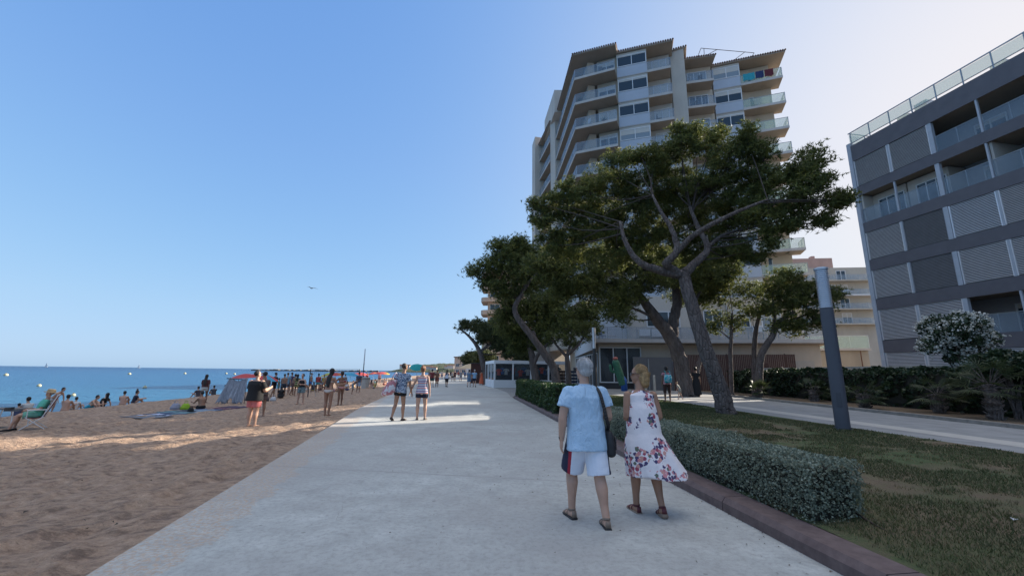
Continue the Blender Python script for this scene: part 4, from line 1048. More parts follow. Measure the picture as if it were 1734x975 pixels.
# ---------------------------------------------------------------- clipped hedges
def leaf_quads(C, Nrm, size, g, tilt=.9):
    n = len(C); d = Nrm * .6 + g.normal(size=(n, 3)) * tilt; d /= np.linalg.norm(d, axis=1)[:, None]
    a = np.cross(d, g.normal(size=(n, 3))); a /= np.linalg.norm(a, axis=1)[:, None]
    s_ = size * (.6 + .8 * g.random(n))[:, None]
    b = np.cross(a, d) * s_ * .45; f = d * s_
    V = np.stack([C - f * .5, C + b, C + f * .5, C - b], 1).reshape(-1, 3)
    return V, np.arange(n * 4).reshape(-1, 4)
def hedge(name, label, path, width, top, zbase, nleaf, size, M, Mcore, seed, rough=.05):
    g = np.random.default_rng(seed)
    P = [Vector((p[0], p[1])) for p in path]; L = [0]
    for a, b in zip(P, P[1:]): L.append(L[-1] + (b - a).length)
    tot = L[-1]
    root = thing(name, label, 'hedge', (P[0].x, P[0].y, zbase))
    def fr(s):
        i = min(np.searchsorted(L, s, side='right') - 1, len(P) - 2); i = max(i, 0)
        d = (P[i + 1] - P[i]).normalized(); p = P[i] + d * (s - L[i]); return p, d
    mb = MB(); secs = []
    for s in np.linspace(.06, tot - .06, max(4, int(tot / .4))):
        p, d = fr(s); n_ = Vector((d.y, -d.x, 0)); w2 = width / 2 - .07
        secs.append([(p.x + n_.x * a - P[0].x, p.y + n_.y * a - P[0].y, z - zbase) for a, z in ((-w2 * .9, zbase), (-w2, zbase + .2), (-w2, top - .10), (-w2 + .06, top - .06), (w2 - .06, top - .06), (w2, top - .10), (w2, zbase + .2), (w2 * .9, zbase))])
    o = 0
    for s_ in secs: mb.v += s_
    for i in range(len(secs) - 1):
        for j in range(8): mb.f.append((i * 8 + j, i * 8 + (j + 1) % 8, (i + 1) * 8 + (j + 1) % 8, (i + 1) * 8 + j))
    mb.f.append(tuple(range(8))); mb.f.append(tuple(range(len(mb.v) - 8, len(mb.v)))[::-1])
    part(mb, 'branches', Mcore, root)
    # leaves over sides, top and ends
    h = top - zbase; per = 2 * h + width; area = per * tot + 2 * h * width
    fs = g.random(nleaf); S = g.random(nleaf) * tot; C = np.empty((nleaf, 3)); Nn = np.zeros((nleaf, 3)); q = g.random(nleaf) * (per * tot + 2 * h * width)
    for i in range(nleaf):
        if q[i] < per * tot:
            p, d = fr(S[i]); u_ = g.random() * per
            n_ = (d.y, -d.x)
            if u_ < h: a, z, nn = width / 2, zbase + u_, (n_[0], n_[1], 0)
            elif u_ < h + width: a, z, nn = width / 2 - (u_ - h), top, (0, 0, 1)
            else: a, z, nn = -width / 2, top - (u_ - h - width), (-n_[0], -n_[1], 0)
        else:
            e = g.random() < .5; p, d = fr(0 if e else tot); n_ = (d.y, -d.x); a = (g.random() - .5) * width; z = zbase + g.random() * h
            nn = (-d.x, -d.y, 0) if e else (d.x, d.y, 0)
        k = -.09 * g.random() ** .8 + .02
        x, y = p.x + n_[0] * a + nn[0] * k, p.y + n_[1] * a + nn[1] * k; z += nn[2] * k
        C[i] = (x, y, z); Nn[i] = nn
    lump = (vnoise(C[:, 0] * 3 + C[:, 2] * 2, C[:, 1] * 3 + C[:, 2] * 3, 40) - .5) * rough * 2
    C += Nn * lump[:, None]; C -= np.array([P[0].x, P[0].y, zbase])
    lowfade = (C[:, 2] > .10) | (g.random(nleaf) < .35); C = C[lowfade]; Nn = Nn[lowfade]
    V, Fc = leaf_quads(C, Nn, size, g)
    o = np_mesh('foliage', V, Fc, M); o.parent = root
    return root
M_core = mat('hedge twigs', (.030, .026, .018), .95, .4, 12, .8, 30, .05)
M_greyleaf = leafmat('grey green leaf', (.125, .145, .105), (.23, .26, .19), .25, .6, 3, (.36, .38, .29))
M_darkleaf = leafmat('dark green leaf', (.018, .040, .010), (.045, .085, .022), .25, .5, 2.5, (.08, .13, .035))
hedge('clipped_hedge', 'grey green clipped box hedge along the kerb in the foreground', [(3.20, 4.35), (2.08, 14.1)], .58, .70, .13, 105000, .023, M_greyleaf, M_core, 51)
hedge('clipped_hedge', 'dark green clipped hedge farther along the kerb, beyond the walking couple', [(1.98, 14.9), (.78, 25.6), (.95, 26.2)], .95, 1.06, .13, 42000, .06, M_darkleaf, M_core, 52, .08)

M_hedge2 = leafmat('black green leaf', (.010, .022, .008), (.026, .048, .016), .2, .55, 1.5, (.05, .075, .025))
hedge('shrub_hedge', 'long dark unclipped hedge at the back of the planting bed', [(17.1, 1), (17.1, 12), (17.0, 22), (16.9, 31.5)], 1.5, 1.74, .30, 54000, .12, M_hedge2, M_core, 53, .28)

# oleander with white flowers
def shrub(name, label, c, r, n, size, M, seed, flowers=0, MF=None, core=True, trunk=True):
    g = np.random.default_rng(seed); rs = random.Random(seed)
    root = thing(name, label, 'shrub', (c[0], c[1], ground_z(c[0], c[1])))
    b = Vector((0, 0, c[2] - root.location.z))
    mb = MB()
    for k in range(7):
        a = rs.random() * 6.28; e = b + Vector((math.cos(a) * r[0] * .5, math.sin(a) * r[1] * .5, rs.uniform(-.2, .5) * r[2]))
        pp, rr = smooth([(rs.uniform(-.1, .1), rs.uniform(-.1, .1), 0), (e.x * .3, e.y * .3, e.z * .5), tuple(e)], [.05, .035, .015], 3); mb.tube(pp, rr, 6)
    part(mb, 'stems', M_bark, root)
    nl = 34; cl = g.normal(size=(nl, 3)); cl /= np.linalg.norm(cl, axis=1)[:, None]; cl *= (g.random(nl) ** .35)[:, None] * np.array(r) * .8
    T = cl[g.integers(0, nl, n)]; d = g.normal(size=(n, 3)); d /= np.linalg.norm(d, axis=1)[:, None]
    C = T + d * (g.random(n) ** .5)[:, None] * np.array(r) * .33 + np.array(b)
    nn = C - np.array(b); nn /= np.linalg.norm(nn, axis=1)[:, None] + 1e-6
    V, Fc = leaf_quads(C, nn, size, g); o = np_mesh('foliage', V, Fc, M); o.parent = root
    if flowers:
        idx = g.integers(0, nl, flowers); d = g.normal(size=(flowers, 3)); d /= np.linalg.norm(d, axis=1)[:, None]
        F0 = cl[idx] + d * np.array(r) * .34 + np.array(b); k = 9
        F0 = np.repeat(F0, k, 0) + g.normal(size=(flowers * k, 3)) * .055
        V, Fc = leaf_quads(F0, np.tile([[0, 0, 1.]], (len(F0), 1)), .075, g); o = np_mesh('flowers', V, Fc, MF); o.parent = root
    return root
M_flower = leafmat('white petal', (.55, .55, .50), (.75, .75, .70), .3, .7)
M_olea = leafmat('oleander leaf', (.025, .045, .020), (.06, .09, .04), .25, .5, 2)
v = at(1616, 562, 17.2)
shrub('oleander', 'flowering oleander bush covered in white blossom in front of the grey block', (v.x, v.y, v.z - .15), (1.38, 1.25, 1.10), 12000, .10, M_olea, 61, 900, M_flower)
v = at(1704, 618, 13.4)
shrub('dark_bush', 'dark feathery bush at the right edge of the photo under the grey block', (v.x, v.y, v.z), (.95, 1.0, .50), 9000, .09, M_hedge2, 62)
v = at(1325, 655, 18.)
# dwarf fan palms
M_frond = leafmat('palm frond', (.022, .035, .014), (.055, .075, .028), .25, .5, 2, (.10, .10, .04))
def palm(label, x, y, h, R_, seed, nf=26):
    g = random.Random(seed); z0 = .28
    root = thing('fan_palm', label, 'palm', (x, y, z0), group='dwarf palms in front of the back hedge')
    mb = MB(); n = 9
    pts = [(0, 0, 0)] + [(g.uniform(-.02, .02), g.uniform(-.02, .02), h * (k + 1) / n) for k in range(n)]
    mb.tube(pts, [.16 + .03 * (k % 2) for k in range(n + 1)], 9)
    for k in range(46):
        a = g.random() * 6.28; z = g.random() * h; mb.tube([(math.cos(a) * .13, math.sin(a) * .13, z), (math.cos(a) * .25, math.sin(a) * .25, z + .10)], [.035, .012], 4)
    part(mb, 'trunk', M_bark, root)
    fb = MB(); mbs = MB()
    for k in range(nf):
        a = g.random() * 6.28; e = g.uniform(-.35, 1.2); L = R_ * g.uniform(.45, .75)
        d = Vector((math.cos(a) * math.cos(e), math.sin(a) * math.cos(e), math.sin(e)))
        o = Vector((0, 0, h)); c = o + d * L; mbs.tube([o, o + d * L * .5 + Vector((0, 0, .04)), c], [.012, .009, .007], 4)
        s_ = d.cross(Vector((0, 0, 1))).normalized() if abs(d.z) < .98 else Vector((1, 0, 0)); u = s_.cross(d)
        nl = 15; RL = R_ * g.uniform(.38, .5)
        for j in range(nl):
            t_ = (j / (nl - 1) - .5) * 3.6
            q = (d * math.cos(t_) + s_ * math.sin(t_)).normalized(); q = (q + Vector((0, 0, -.25))).normalized()
            w_ = q.cross(u).normalized() * .016
            fb.add([c, c + q * RL * .5 + w_, c + q * RL + Vector((0, 0, -.05 * RL)), c + q * RL * .5 - w_], [(0, 1, 2, 3)])
    part(mbs, 'stalks', M_bark, root); part(fb, 'fronds', M_frond, root)
palm('dwarf palm with a shaggy trunk at the far right edge, below the feathery bush', atz(1688, 712, .28).x, atz(1688, 712, .28).y, .95, 1.05, 1, 34)
palm('low palm with pale trunk midway between lamp column and right edge', atz(1592, 700, .28).x, atz(1592, 700, .28).y, .62, .85, 2)
palm('small palm just right of the lamp column', atz(1465, 692, .28).x, atz(1465, 692, .28).y, .5, .75, 3)
palm('small palm left of the lamp column, third from the right', atz(1380, 680, .28).x, atz(1380, 680, .28).y, .5, .75, 4)
palm('farthest small palm, near the leaning pine trunk', atz(1285, 675, .28).x, atz(1285, 675, .28).y, .45, .7, 5)
for k, (px, py, Y, r, lb) in enumerate(((872, 610, 47.5, .9, 'rounded bush on the roof line behind the kiosk'),)): pass

# ---------------------------------------------------------------- fences and walls by the bed
M_pale = mat('pale concrete', (.45, .42, .37), .9, .12, 3, .3, 40, .004)
fe = thing('picket_fence', 'pale low picket fence showing above the back hedge', 'fence')
m = MB(); y = 3.0
while y < 33: m.box((18.2, y, 1.15), (.05, .09, 1.7)); y += .2
part(m, 'pickets', M_pale, fe)
m = MB(); m.box((18.25, 18, 2.0), (.05, 30, .08)); m.box((18.25, 18, .5), (.05, 30, .08)); part(m, 'rail', M_pale, fe)
bf = thing('brown_fence', 'dark brown slatted fence in front of the tower ground floor', 'fence')
p, q, d, n, L = frame((13.0, 33.6), (20.6, 30.4)); k = 0
m = MB(); 
while k * .12 < L: bx(m, p, d, n, k * .12, k * .12 + .105, 0, .03, .25, 3.05); k += 1
part(m, 'slats', M_slats, bf)
m = MB(); k = 0.0
while k < L: bx(m, p, d, n, k, k + .08, -.09, -.002, .25, 3.1); k += 1.9
part(m, 'posts', M_darkmetal, bf)
gw = thing('grey_wall', 'plain grey wall panel left of the brown fence, by the cafe', 'wall')
m = MB(); m.slab((9.8, 33.6), (12.9, 33.6), .15, .22, 2.85); part(m, 'panel', mat('grey wall paint', (.13, .13, .135), .8, .12, 2, .2), gw)
m = MB(); m.slab((10.95, 33.55), (11.02, 33.55), .04, .3, 2.7); part(m, 'gate_frame', M_metal, gw)
# ================================================================ PEOPLE
def N3(v): return Vector(v).normalized()
BAKE = []
def skinmat(c):
    key = ('s',) + tuple(round(x, 3) for x in c)
    if key not in _mc:
        t = NT('skin'); c = np.array(c)
        t.color(t.ramp(t.noise(6, 4), [(.3, tuple(c * .88)), (.7, tuple(np.clip(c * 1.1, 0, 1)))])).set(Roughness=.6)
        t.b.inputs['Subsurface Weight'].default_value = .08; t.b.inputs['Subsurface Radius'].default_value = (.02, .008, .004)
        _mc[key] = t.m
    return _mc[key]
def hairmat(c):
    key = ('h',) + tuple(round(x, 3) for x in c)
    if key not in _mc:
        t = NT('hair'); c = np.array(c)
        n_ = t.noise(34, 6, .7, stretch=(1, 1, .25))
        t.color(t.ramp(n_, [(.3, tuple(c * .5)), (.7, tuple(np.clip(c * 1.35, 0, 1)))])).set(Roughness=.6); t.bump(n_, 1.0, .02); _mc[key] = t.m
    return _mc[key]
def solid(mb, name, M, root, vox, sm=3, disp=0.0, dscale=.1):
    me = bpy.data.meshes.new(name); me.from_pydata(mb.v, [], mb.f)
    bm = bmesh.new(); bm.from_mesh(me); bmesh.ops.recalc_face_normals(bm, faces=bm.faces); bm.to_mesh(me); bm.free()
    me.materials.append(M); o = bpy.data.objects.new(name, me); COL.objects.link(o); o.parent = root
    r = o.modifiers.new('r', 'REMESH'); r.mode = 'VOXEL'; r.voxel_size = vox; r.use_smooth_shade = True
    s = o.modifiers.new('s', 'SMOOTH'); s.iterations = sm; s.factor = .5
    if disp:
        tx = bpy.data.textures.new('folds', 'CLOUDS'); tx.noise_scale = dscale
        d = o.modifiers.new('d', 'DISPLACE'); d.texture = tx; d.strength = disp; d.mid_level = .5
    BAKE.append(o); return o
def bake_all():
    dg = bpy.context.evaluated_depsgraph_get()
    new = [(o, bpy.data.meshes.new_from_object(o.evaluated_get(dg))) for o in BAKE]
    for o, me in new:
        m = o.data.materials[0]; o.modifiers.clear(); me.name = o.name
        o.data = me
        if not me.materials: me.materials.append(m)
    BAKE.clear()

SK = {'fair': (.50, .30, .21), 'pink': (.47, .275, .195), 'tan': (.33, .175, .11), 'brown': (.20, .10, .06), 'dark': (.10, .05, .03)}
HC = {'black': (.012, .010, .010), 'brown': (.05, .03, .02), 'dark': (.025, .016, .012), 'grey': (.45, .44, .44), 'blond': (.36, .22, .095), 'red': (.22, .09, .04), 'lightbrown': (.16, .095, .05)}
# poses: (up arm dir, forearm dir) L,R ; (thigh, shin) L,R ; lean. x right, y forward, z up. L has negative x
def pose(kind, **o):
    P = dict(la=((-.16, -.03, -1), (-.10, .14, -1)), ra=((.16, -.03, -1), (.10, .14, -1)), ll=((-.05, .02, -1), (-.02, -.03, -1)), rl=((.05, .02, -1), (.02, -.03, -1)),
             lean=(0, .02), head=(0, 0), low=None, foot=(0, 0))
    if kind == 'walk': P.update(ll=((-.03, .26, -1), (0, .02, -1)), rl=((.03, -.16, -1), (.02, -.42, -1)), la=((-.14, -.22, -1), (-.08, -.02, -1)), ra=((.14, .20, -1), (.05, .45, -1)), lean=(0, .06), foot=(0, -.5))
    if kind == 'walk2': P.update(rl=((.03, .26, -1), (0, .02, -1)), ll=((-.03, -.16, -1), (-.02, -.42, -1)), ra=((.14, -.22, -1), (.08, -.02, -1)), la=((-.14, .20, -1), (-.05, .45, -1)), lean=(0, .06), foot=(-.5, 0))
    if kind == 'chair': P.update(ll=((-.12, 1, -.02), (-.05, .30, -1)), rl=((.12, 1, -.02), (.05, .12, -1)), lean=(0, -.30), la=((-.15, .30, -1), (.1, 1, -.1)), ra=((.15, .30, -1), (-.1, 1, -.1)), low='foot')
    if kind == 'sit': P.update(ll=((-.18, .85, .62), (-.03, .62, -.85)), rl=((.18, .85, .62), (.03, .62, -.85)), lean=(0, .18), la=((-.2, .6, -.8), (.1, .9, .15)), ra=((.2, .6, -.8), (-.1, .9, .15)), low='seat')
    if kind == 'sitback': P.update(ll=((-.10, 1, .10), (0, 1, -.12)), rl=((.15, .85, .6), (.0, .6, -.9)), lean=(0, -.35), la=((-.25, -.45, -.9), (-.05, -.2, -1)), ra=((.25, -.45, -.9), (.05, -.2, -1)), low='seat')
    if kind == 'bend': P.update(lean=(0, 1.15), la=((-.12, .25, -1), (.02, .2, -1)), ra=((.12, .25, -1), (-.02, .3, -1)), ll=((-.08, .12, -1), (-.03, -.2, -1)), rl=((.08, .12, -1), (.03, -.2, -1)))
    if kind == 'lie': P.update(lean=(0, -9), ll=((-.10, 1, 0), (0, 1, -.03)), rl=((.14, .9, .45), (0, .7, -.7)), la=((-.6, -.5, -.05), (-.3, .8, 0)), ra=((.6, -.2, -.05), (.2, .9, 0)), low='seat')
    P.update(o); return P
def person(px=None, py=None, h=1.7, face=0, P=None, skin='fair', hair='black', style='short', top=None, bottom=None, dress=None, build=1.0, female=False, shoes=None, vox=.016,
           label='', loc=None, hat=None, group=None, fingers=None, seat=0.0, sunk=0.0, glasses=False, watch=False):
    """face: heading in degrees, 0 = walking away along +Y, positive turns to the left"""
    P = P or pose('stand'); s = h / 1.75; fem = female; b = build
    base = Vector(loc) if loc is not None else hit(px, py)
    root = thing('person', label, 'person', (base.x, base.y, base.z - sunk + seat), R(face), group)
    lx, ly = P['lean']
    U = N3((lx, ly, 1)) if ly > -5 else N3((0, -1, .12))
    Rt = N3(Vector((1, 0, 0)) - U * U.x); F = U.cross(Rt)
    if F.y < 0 and ly > -5: F = -F
    if ly < -5: F = N3(Vector((0, .12, 1)))
    hip0 = Vector((0, 0, 0))
    def T(a, f, c): return hip0 + (Rt * a + F * f + U * c) * s
    hw = .088 if not fem else .095; sh = (.185 if not fem else .165) * (1 + (b - 1) * .5)
    J = {}
    for sd_, k, g_ in ((-1, 'l', P['ll']), (1, 'r', P['rl'])):
        hj = T(sd_ * hw, 0, 0); kn = hj + N3(g_[0]) * .425 * s; an = kn + N3(g_[1]) * .405 * s
        J[k + 'h'], J[k + 'k'], J[k + 'a'] = hj, kn, an
    for sd_, k, g_ in ((-1, 'l', P['la']), (1, 'r', P['ra'])):
        sj = T(sd_ * sh, 0, .475); up = g_[0]; fo = g_[1]
        el = sj + N3(up) * .285 * s; wr = el + N3(fo) * .25 * s
        J[k + 's'], J[k + 'e'], J[k + 'w'] = sj, el, wr
    # rest on the ground
    footlow = {}
    for i, k in enumerate('lr'):
        pitch = P['foot'][i] if P['low'] != 'seat' else .4
        footlow[k] = (J[k + 'a'].z - .075 * s - (max(0, -pitch) * .10 * s))
    if P['low'] == 'seat': dz = .105 * s * b
    else: dz = -min(footlow.values())
    D = Vector((0, 0, dz))
    hip0 = hip0 + D
    for k in J: J[k] = J[k] + D
    body = MB(); Mk = skinmat(SK[skin])
    X, Y_, Z_ = Vector((1, 0, 0)), Vector((0, 1, 0)), Vector((0, 0, 1))
    def limb(mb, pts, rad, n=12):
        sp, sr = smooth(pts, rad, 3); mb.tube(sp, sr, n); mb.ball(sp[0], sr[0], n=10, m=6); mb.ball(sp[-1], sr[-1], n=10, m=6)
    # torso
    def torso(mb, secs, infl=0.0, loose=0.0, n=24, pw=.85):
        mb.loft([(T(0, yo, c), Rt, F, (rx + infl) * s * b, (ry + infl) * s * (b if ry > .08 else 1)) for c, rx, ry, yo in secs], n, pw)
    if fem: TS = [(-.10, .06, .06, 0), (-.06, .14, .10, -.008), (0, .172, .115, -.015), (.08, .158, .105, -.005), (.19, .125, .088, 0), (.30, .140, .100, .01), (.38, .150, .105, .012), (.46, .155, .082, 0), (.505, .10, .062, -.004), (.535, .055, .050, 0)]
    else: TS = [(-.10, .06, .06, 0), (-.06, .14, .10, -.005), (0, .165, .112, -.008), (.08, .155, .108, 0), (.19, .148, .104, .004), (.30, .165, .112, .006), (.40, .178, .112, .004), (.465, .172, .088, 0), (.51, .11, .066, -.004), (.54, .062, .056, 0)]
    torso(body, TS)
    # head on its neck
    yaw, nod = P['head']
    hd = Quaternion(U, yaw); Fh = hd @ F; Rh = hd @ Rt
    Uh = (U * 1.0 + Z_ * .6).normalized() if ly > -5 else U
    Fh = (Fh - Uh * Fh.dot(Uh)).normalized(); Fh = (Fh * math.cos(nod) + Uh * math.sin(nod)).normalized(); Rh = Fh.cross(Uh); Uh = Rh.cross(Fh)
    nb = T(0, -.005, .52); hc = T(0, .012, .595) + Uh * .122 * s
    limb(body, [nb, nb.lerp(hc, .35), hc - Uh * .05 * s], [.058 * s, .053 * s, .05 * s])
    def HH(a, f, c): return hc + (Rh * a + Fh * f + Uh * c) * s
    body.ball(HH(0, -.012, .025), (.074 * s, .094 * s, .092 * s), Rh, Fh, Uh, 16, 12)
    body.ball(HH(0, .018, -.03), (.060 * s, .072 * s, .082 * s), Rh, Fh, Uh, 16, 12)
    body.ball(HH(0, .055, -.085), (.032 * s, .03 * s, .024 * s), Rh, Fh, Uh, 10, 8)     # chin
    body.loft([(HH(0, .078, .018), Rh, Uh, .008 * s, .008 * s), (HH(0, .090, -.005), Rh, Uh, .011 * s, .012 * s), (HH(0, .102, -.027), Rh, Uh, .015 * s, .009 * s), (HH(0, .082, -.038), Rh, Uh, .014 * s, .007 * s)], 8)  # nose
    body.ball(HH(0, .080, -.055), (.024 * s, .012 * s, .008 * s), Rh, Fh, Uh, 8, 6)       # lips
    for e in (-1, 1):
        body.ball(HH(e * .074, -.008, -.008), (.010 * s, .020 * s, .031 * s), Rh, Fh, Uh, 8, 6)   # ear
        body.ball(HH(e * .034, .068, .022), (.022 * s, .012 * s, .010 * s), Rh, Fh, Uh, 8, 6)     # brow
    fine = vox < .01
    # arms and hands
    for sg, k in ((-1, 'l'), (1, 'r')):
        a, e, w_ = J[k + 's'], J[k + 'e'], J[k + 'w']; af = .9 if fem else 1.0
        fl = b if b > 1 else b ** .5
        limb(body, [a - U * .01, a.lerp(e, .4), e, e.lerp(w_, .3), w_], [r * s * af * fl for r in (.056, .050, .040, .041, .027)])
        fd = (w_ - e).normalized(); inward = Vector((-sg, 0, 0)); inward = (inward - fd * inward.dot(fd)).normalized(); side = fd.cross(inward).normalized()
        if side.y < 0: side = -side
        pc = w_ + fd * .045 * s
        body.loft([(w_ - fd * .012 * s, side, inward, .024 * s, .018 * s), (w_ + fd * .03 * s, side, inward, .036 * s, .017 * s), (w_ + fd * .075 * s, side, inward, .041 * s, .015 * s), (w_ + fd * .09 * s, side, inward, .038 * s, .012 * s)], 12, .8)
        fr_ = .0088 if fine else .0105
        for q, (off, ln) in enumerate(((-.030, .060), (-.010, .076), (.011, .080), (.031, .070))):
            r0 = w_ + (fd * .082 + side * off) * s; c1 = (fd + inward * .22).normalized(); c2 = (fd + inward * .8).normalized()
            m1 = r0 + c1 * ln * .55 * s; m2 = m1 + c2 * ln * .45 * s
            sp_ = [r0, m1, m2]; body.tube(sp_, [fr_ * s, fr_ * s * .95, fr_ * s * .75], 8); body.ball(m2, fr_ * s * .75, n=8, m=4); body.ball(m1, fr_ * s * .95, n=8, m=4)
        t0 = w_ + (fd * .025 + side * .025) * s; t1 = t0 + (fd * .6 + side * .75 + inward * .25).normalized() * .038 * s; t2 = t1 + (fd + inward * .5 + side * .1).normalized() * .032 * s
        body.tube([t0, t1, t2], [.013 * s, .0105 * s, .008 * s], 8); body.ball(t2, .008 * s, n=8, m=4); body.ball(t1, .0105 * s, n=8, m=4)
        J[k + 'fd'] = fd
    # legs and feet
    for i, (sg, k) in enumerate(((-1, 'l'), (1, 'r'))):
        hj, kn, an = J[k + 'h'], J[k + 'k'], J[k + 'a']; sd2 = (an - kn).normalized()
        lf = (b if b > 1 else b ** .5) * (1.04 if fem else 1)
        back = Vector((0, -.012, 0)) * s
        limb(body, [hj, hj.lerp(kn, .35), kn, kn.lerp(an, .30) + back, kn.lerp(an, .68), an], [r * s * lf for r in (.090, .080, .055, .058, .040, .034)], 14)
        pitch = P['foot'][i]
        fy = Vector((sg * .12, 1, 0)).normalized()
        if P['low'] == 'seat' and abs(sd2.z) < .5: fy = Vector((0, .35, 1)).normalized(); fu = Vector((0, -1, .35)).normalized()
        else:
            fy = (fy * math.cos(pitch) + Z_ * math.sin(pitch)).normalized(); fu = Vector((0, -math.sin(pitch), math.cos(pitch)))
        fx = fy.cross(fu).normalized(); fu = fx.cross(fy).normalized()
        ft = an - fu * .045 * s
        body.loft([(ft - fy * .062 * s, fx, fu, .022 * s, .020 * s), (ft - fy * .045 * s + fu * .004 * s, fx, fu, .032 * s, .030 * s), (ft + fy * .0 * s + fu * .010 * s, fx, fu, .034 * s, .040 * s),
                   (ft + fy * .06 * s, fx, fu, .038 * s, .030 * s), (ft + fy * .12 * s - fu * .006 * s, fx, fu, .045 * s, .021 * s), (ft + fy * .165 * s - fu * .012 * s, fx, fu, .042 * s, .014 * s), (ft + fy * .19 * s - fu * .014 * s, fx, fu, .028 * s, .009 * s)], 12, .85)
        J[k + 'f'] = (ft, fx, fy, fu)
    solid(body, 'body', Mk, root, vox, 2)
    # ---- clothes
    cv = max(vox, .009)
    if top:
        M_, hem, slv = top['m'], top.get('hem', -.04), top.get('sleeve', .5); inf = top.get('loose', .018); mb = MB()
        neck = top.get('neck', .52)
        secs = [(hem, .172 + inf + top.get('flare', .01), .118 + inf + top.get('flare', .01), -.008)] + [q for q in TS if max(hem + .03, .05) < q[0] < neck]
        secs = [secs[0]] + [(c, rx + inf * (1.3 if c < .3 else 1), ry + inf * (1.3 if c < .3 else 1), yo) for c, rx, ry, yo in secs[1:]]
        if neck > .52: secs.append((.525, .068 + inf * .4, .062 + inf * .4, 0))
        torso(mb, [(c, rx, ry, yo) for c, rx, ry, yo in secs])
        if slv > 0:
            for k in 'lr':
                a, e, w_ = J[k + 's'], J[k + 'e'], J[k + 'w']; dd_ = (e - a).normalized()
                b2 = b ** .6; sg = -1 if k == 'l' else 1
                if slv <= 1: end = a.lerp(e, slv); mb.tube([T(sg * .07, 0, .465), T(sg * sh * .80, -.004, .462), a + U * -.012 * s, a.lerp(end, .5), end], [.045 * s, (.048 + inf) * s, (.052 + inf * .8) * s * b2, (.055 + inf) * s * b2, (.055 + inf * 1.4) * s * b2], 16)
                else: end = e.lerp(w_, slv - 1); mb.tube([a - dd_ * .02 * s, a.lerp(e, .5), e, end], [(.058 + inf) * s, (.05 + inf) * s, (.044 + inf) * s, (.034 + inf) * s], 14)
                mb.ball(a - U * .014 * s, (.050 + inf * .75) * s * b ** .5, n=14, m=8)
        solid(mb, top.get('name', 'shirt'), M_, root, cv, 3, top.get('fold', .008 if fine else 0), top.get('fs', .07))
        if top.get('collar'):
            c = MB(); cs = [(T(0, -.004, .515), Rt, F, .074 * s, .066 * s), (T(0, -.002, .55), Rt, F, .068 * s, .064 * s), (T(0, -.002, .552), Rt, F, .061 * s, .057 * s)]
            c.loft(cs, 20); part(c, 'collar', M_, root, smooth=True)
    if bottom:
        M_, ln_, inf = bottom['m'], bottom.get('len', .5), bottom.get('loose', .02); mb = MB(); waist = bottom.get('waist', .10)
        torso(mb, [(-.075, .10 + inf, .085 + inf, -.006)] + [(c, rx + inf * .8, ry + inf * .8, yo) for c, rx, ry, yo in TS if -.07 < c <= waist + .001])
        if ln_ > 0:
            for k in 'lr':
                hj, kn, an = J[k + 'h'], J[k + 'k'], J[k + 'a']
                r0 = (.092 + inf) * s * b
                if ln_ <= 1: end = hj.lerp(kn, ln_); mb.tube([hj + (hj - kn).normalized() * .02 * s, hj.lerp(end, .5), end], [r0, (.092 + inf) * s * b, (.088 + inf * 1.25) * s * b], 16)
                else: end = kn.lerp(an, ln_ - 1); mb.tube([hj, hj.lerp(kn, .5), kn, end], [r0, (.08 + inf) * s * b, (.062 + inf) * s * b, (.048 + inf) * s * b], 16)
        solid(mb, bottom.get('name', 'shorts'), M_, root, cv, 3, bottom.get('fold', .006 if fine else 0), .08)
    if dress:
        M_, hemz, fl_ = dress['m'], dress.get('hem', -.40), dress.get('flare', .10); mb = MB(); sw = Vector(dress.get('sweep', (0, 0, 0)))
        inf = dress.get('loose', .02)
        n = 40; secs = []
        if dress.get('tent'):
            hips = [(c, .172 + inf - .035 * max(0, (c - .05) / .3) if c < .36 else rx + inf * .5, .118 + inf - .012 * max(0, (c - .05) / .3) if c < .36 else ry + inf * .5, yo) for c, rx, ry, yo in TS if 0.0 < c < .47] + [(.492, .112, .074, -.004), (.515, .088, .064, 0), (.528, .066, .058, 0)]
        else: hips = [(c, rx + inf, ry + inf, yo) for c, rx, ry, yo in TS if 0.0 < c < .49]
        rows = [(hemz + (0.0 - hemz) * k / 7, .172 + inf + fl_ * (1 - k / 7) ** .8, .125 + inf + fl_ * .85 * (1 - k / 7) ** .8, -.008) for k in range(8)]
        o = 0
        for c, rx, ry, yo in rows + hips:
            t_ = max(0, min(1, c / hemz)) if c < 0 else 0
            ctr = (T(0, yo, 0) + Z_ * c * s + sw * t_ ** 1.3 * s) if c < 0 else T(0, yo, c)
            ru, rv = (X, Y_) if c < -.05 else (Rt, F)
            ring = []
            for k in range(n):
                a = 2 * math.pi * k / n; rip = 1 + .055 * t_ * math.sin(a * 7 + 1) + .035 * t_ * math.sin(a * 11)
                ring.append(tuple(ctr + ru * (math.cos(a) * rx * rip * s) + rv * (math.sin(a) * ry * rip * s) + Z_ * (.02 * t_ * math.sin(a * 3 + 2) * s)))
            mb.v += ring; o += 1
        m_ = o
        for i in range(m_ - 1):
            for k in range(n): mb.f.append((i * n + k, i * n + (k + 1) % n, (i + 1) * n + (k + 1) % n, (i + 1) * n + k))
        mb.f.append(tuple(range(n))[::-1]); mb.f.append(tuple(range((m_ - 1) * n, m_ * n)))
        for e in (-1, 1): mb.tube([T(e * .115, -.02, .44), T(e * .10, 0, .505), T(e * .10, .06, .46)], [.03 * s, .022 * s, .03 * s], 8)
        solid(mb, 'dress', M_, root, cv, 2, .006 if fine else 0, .09)
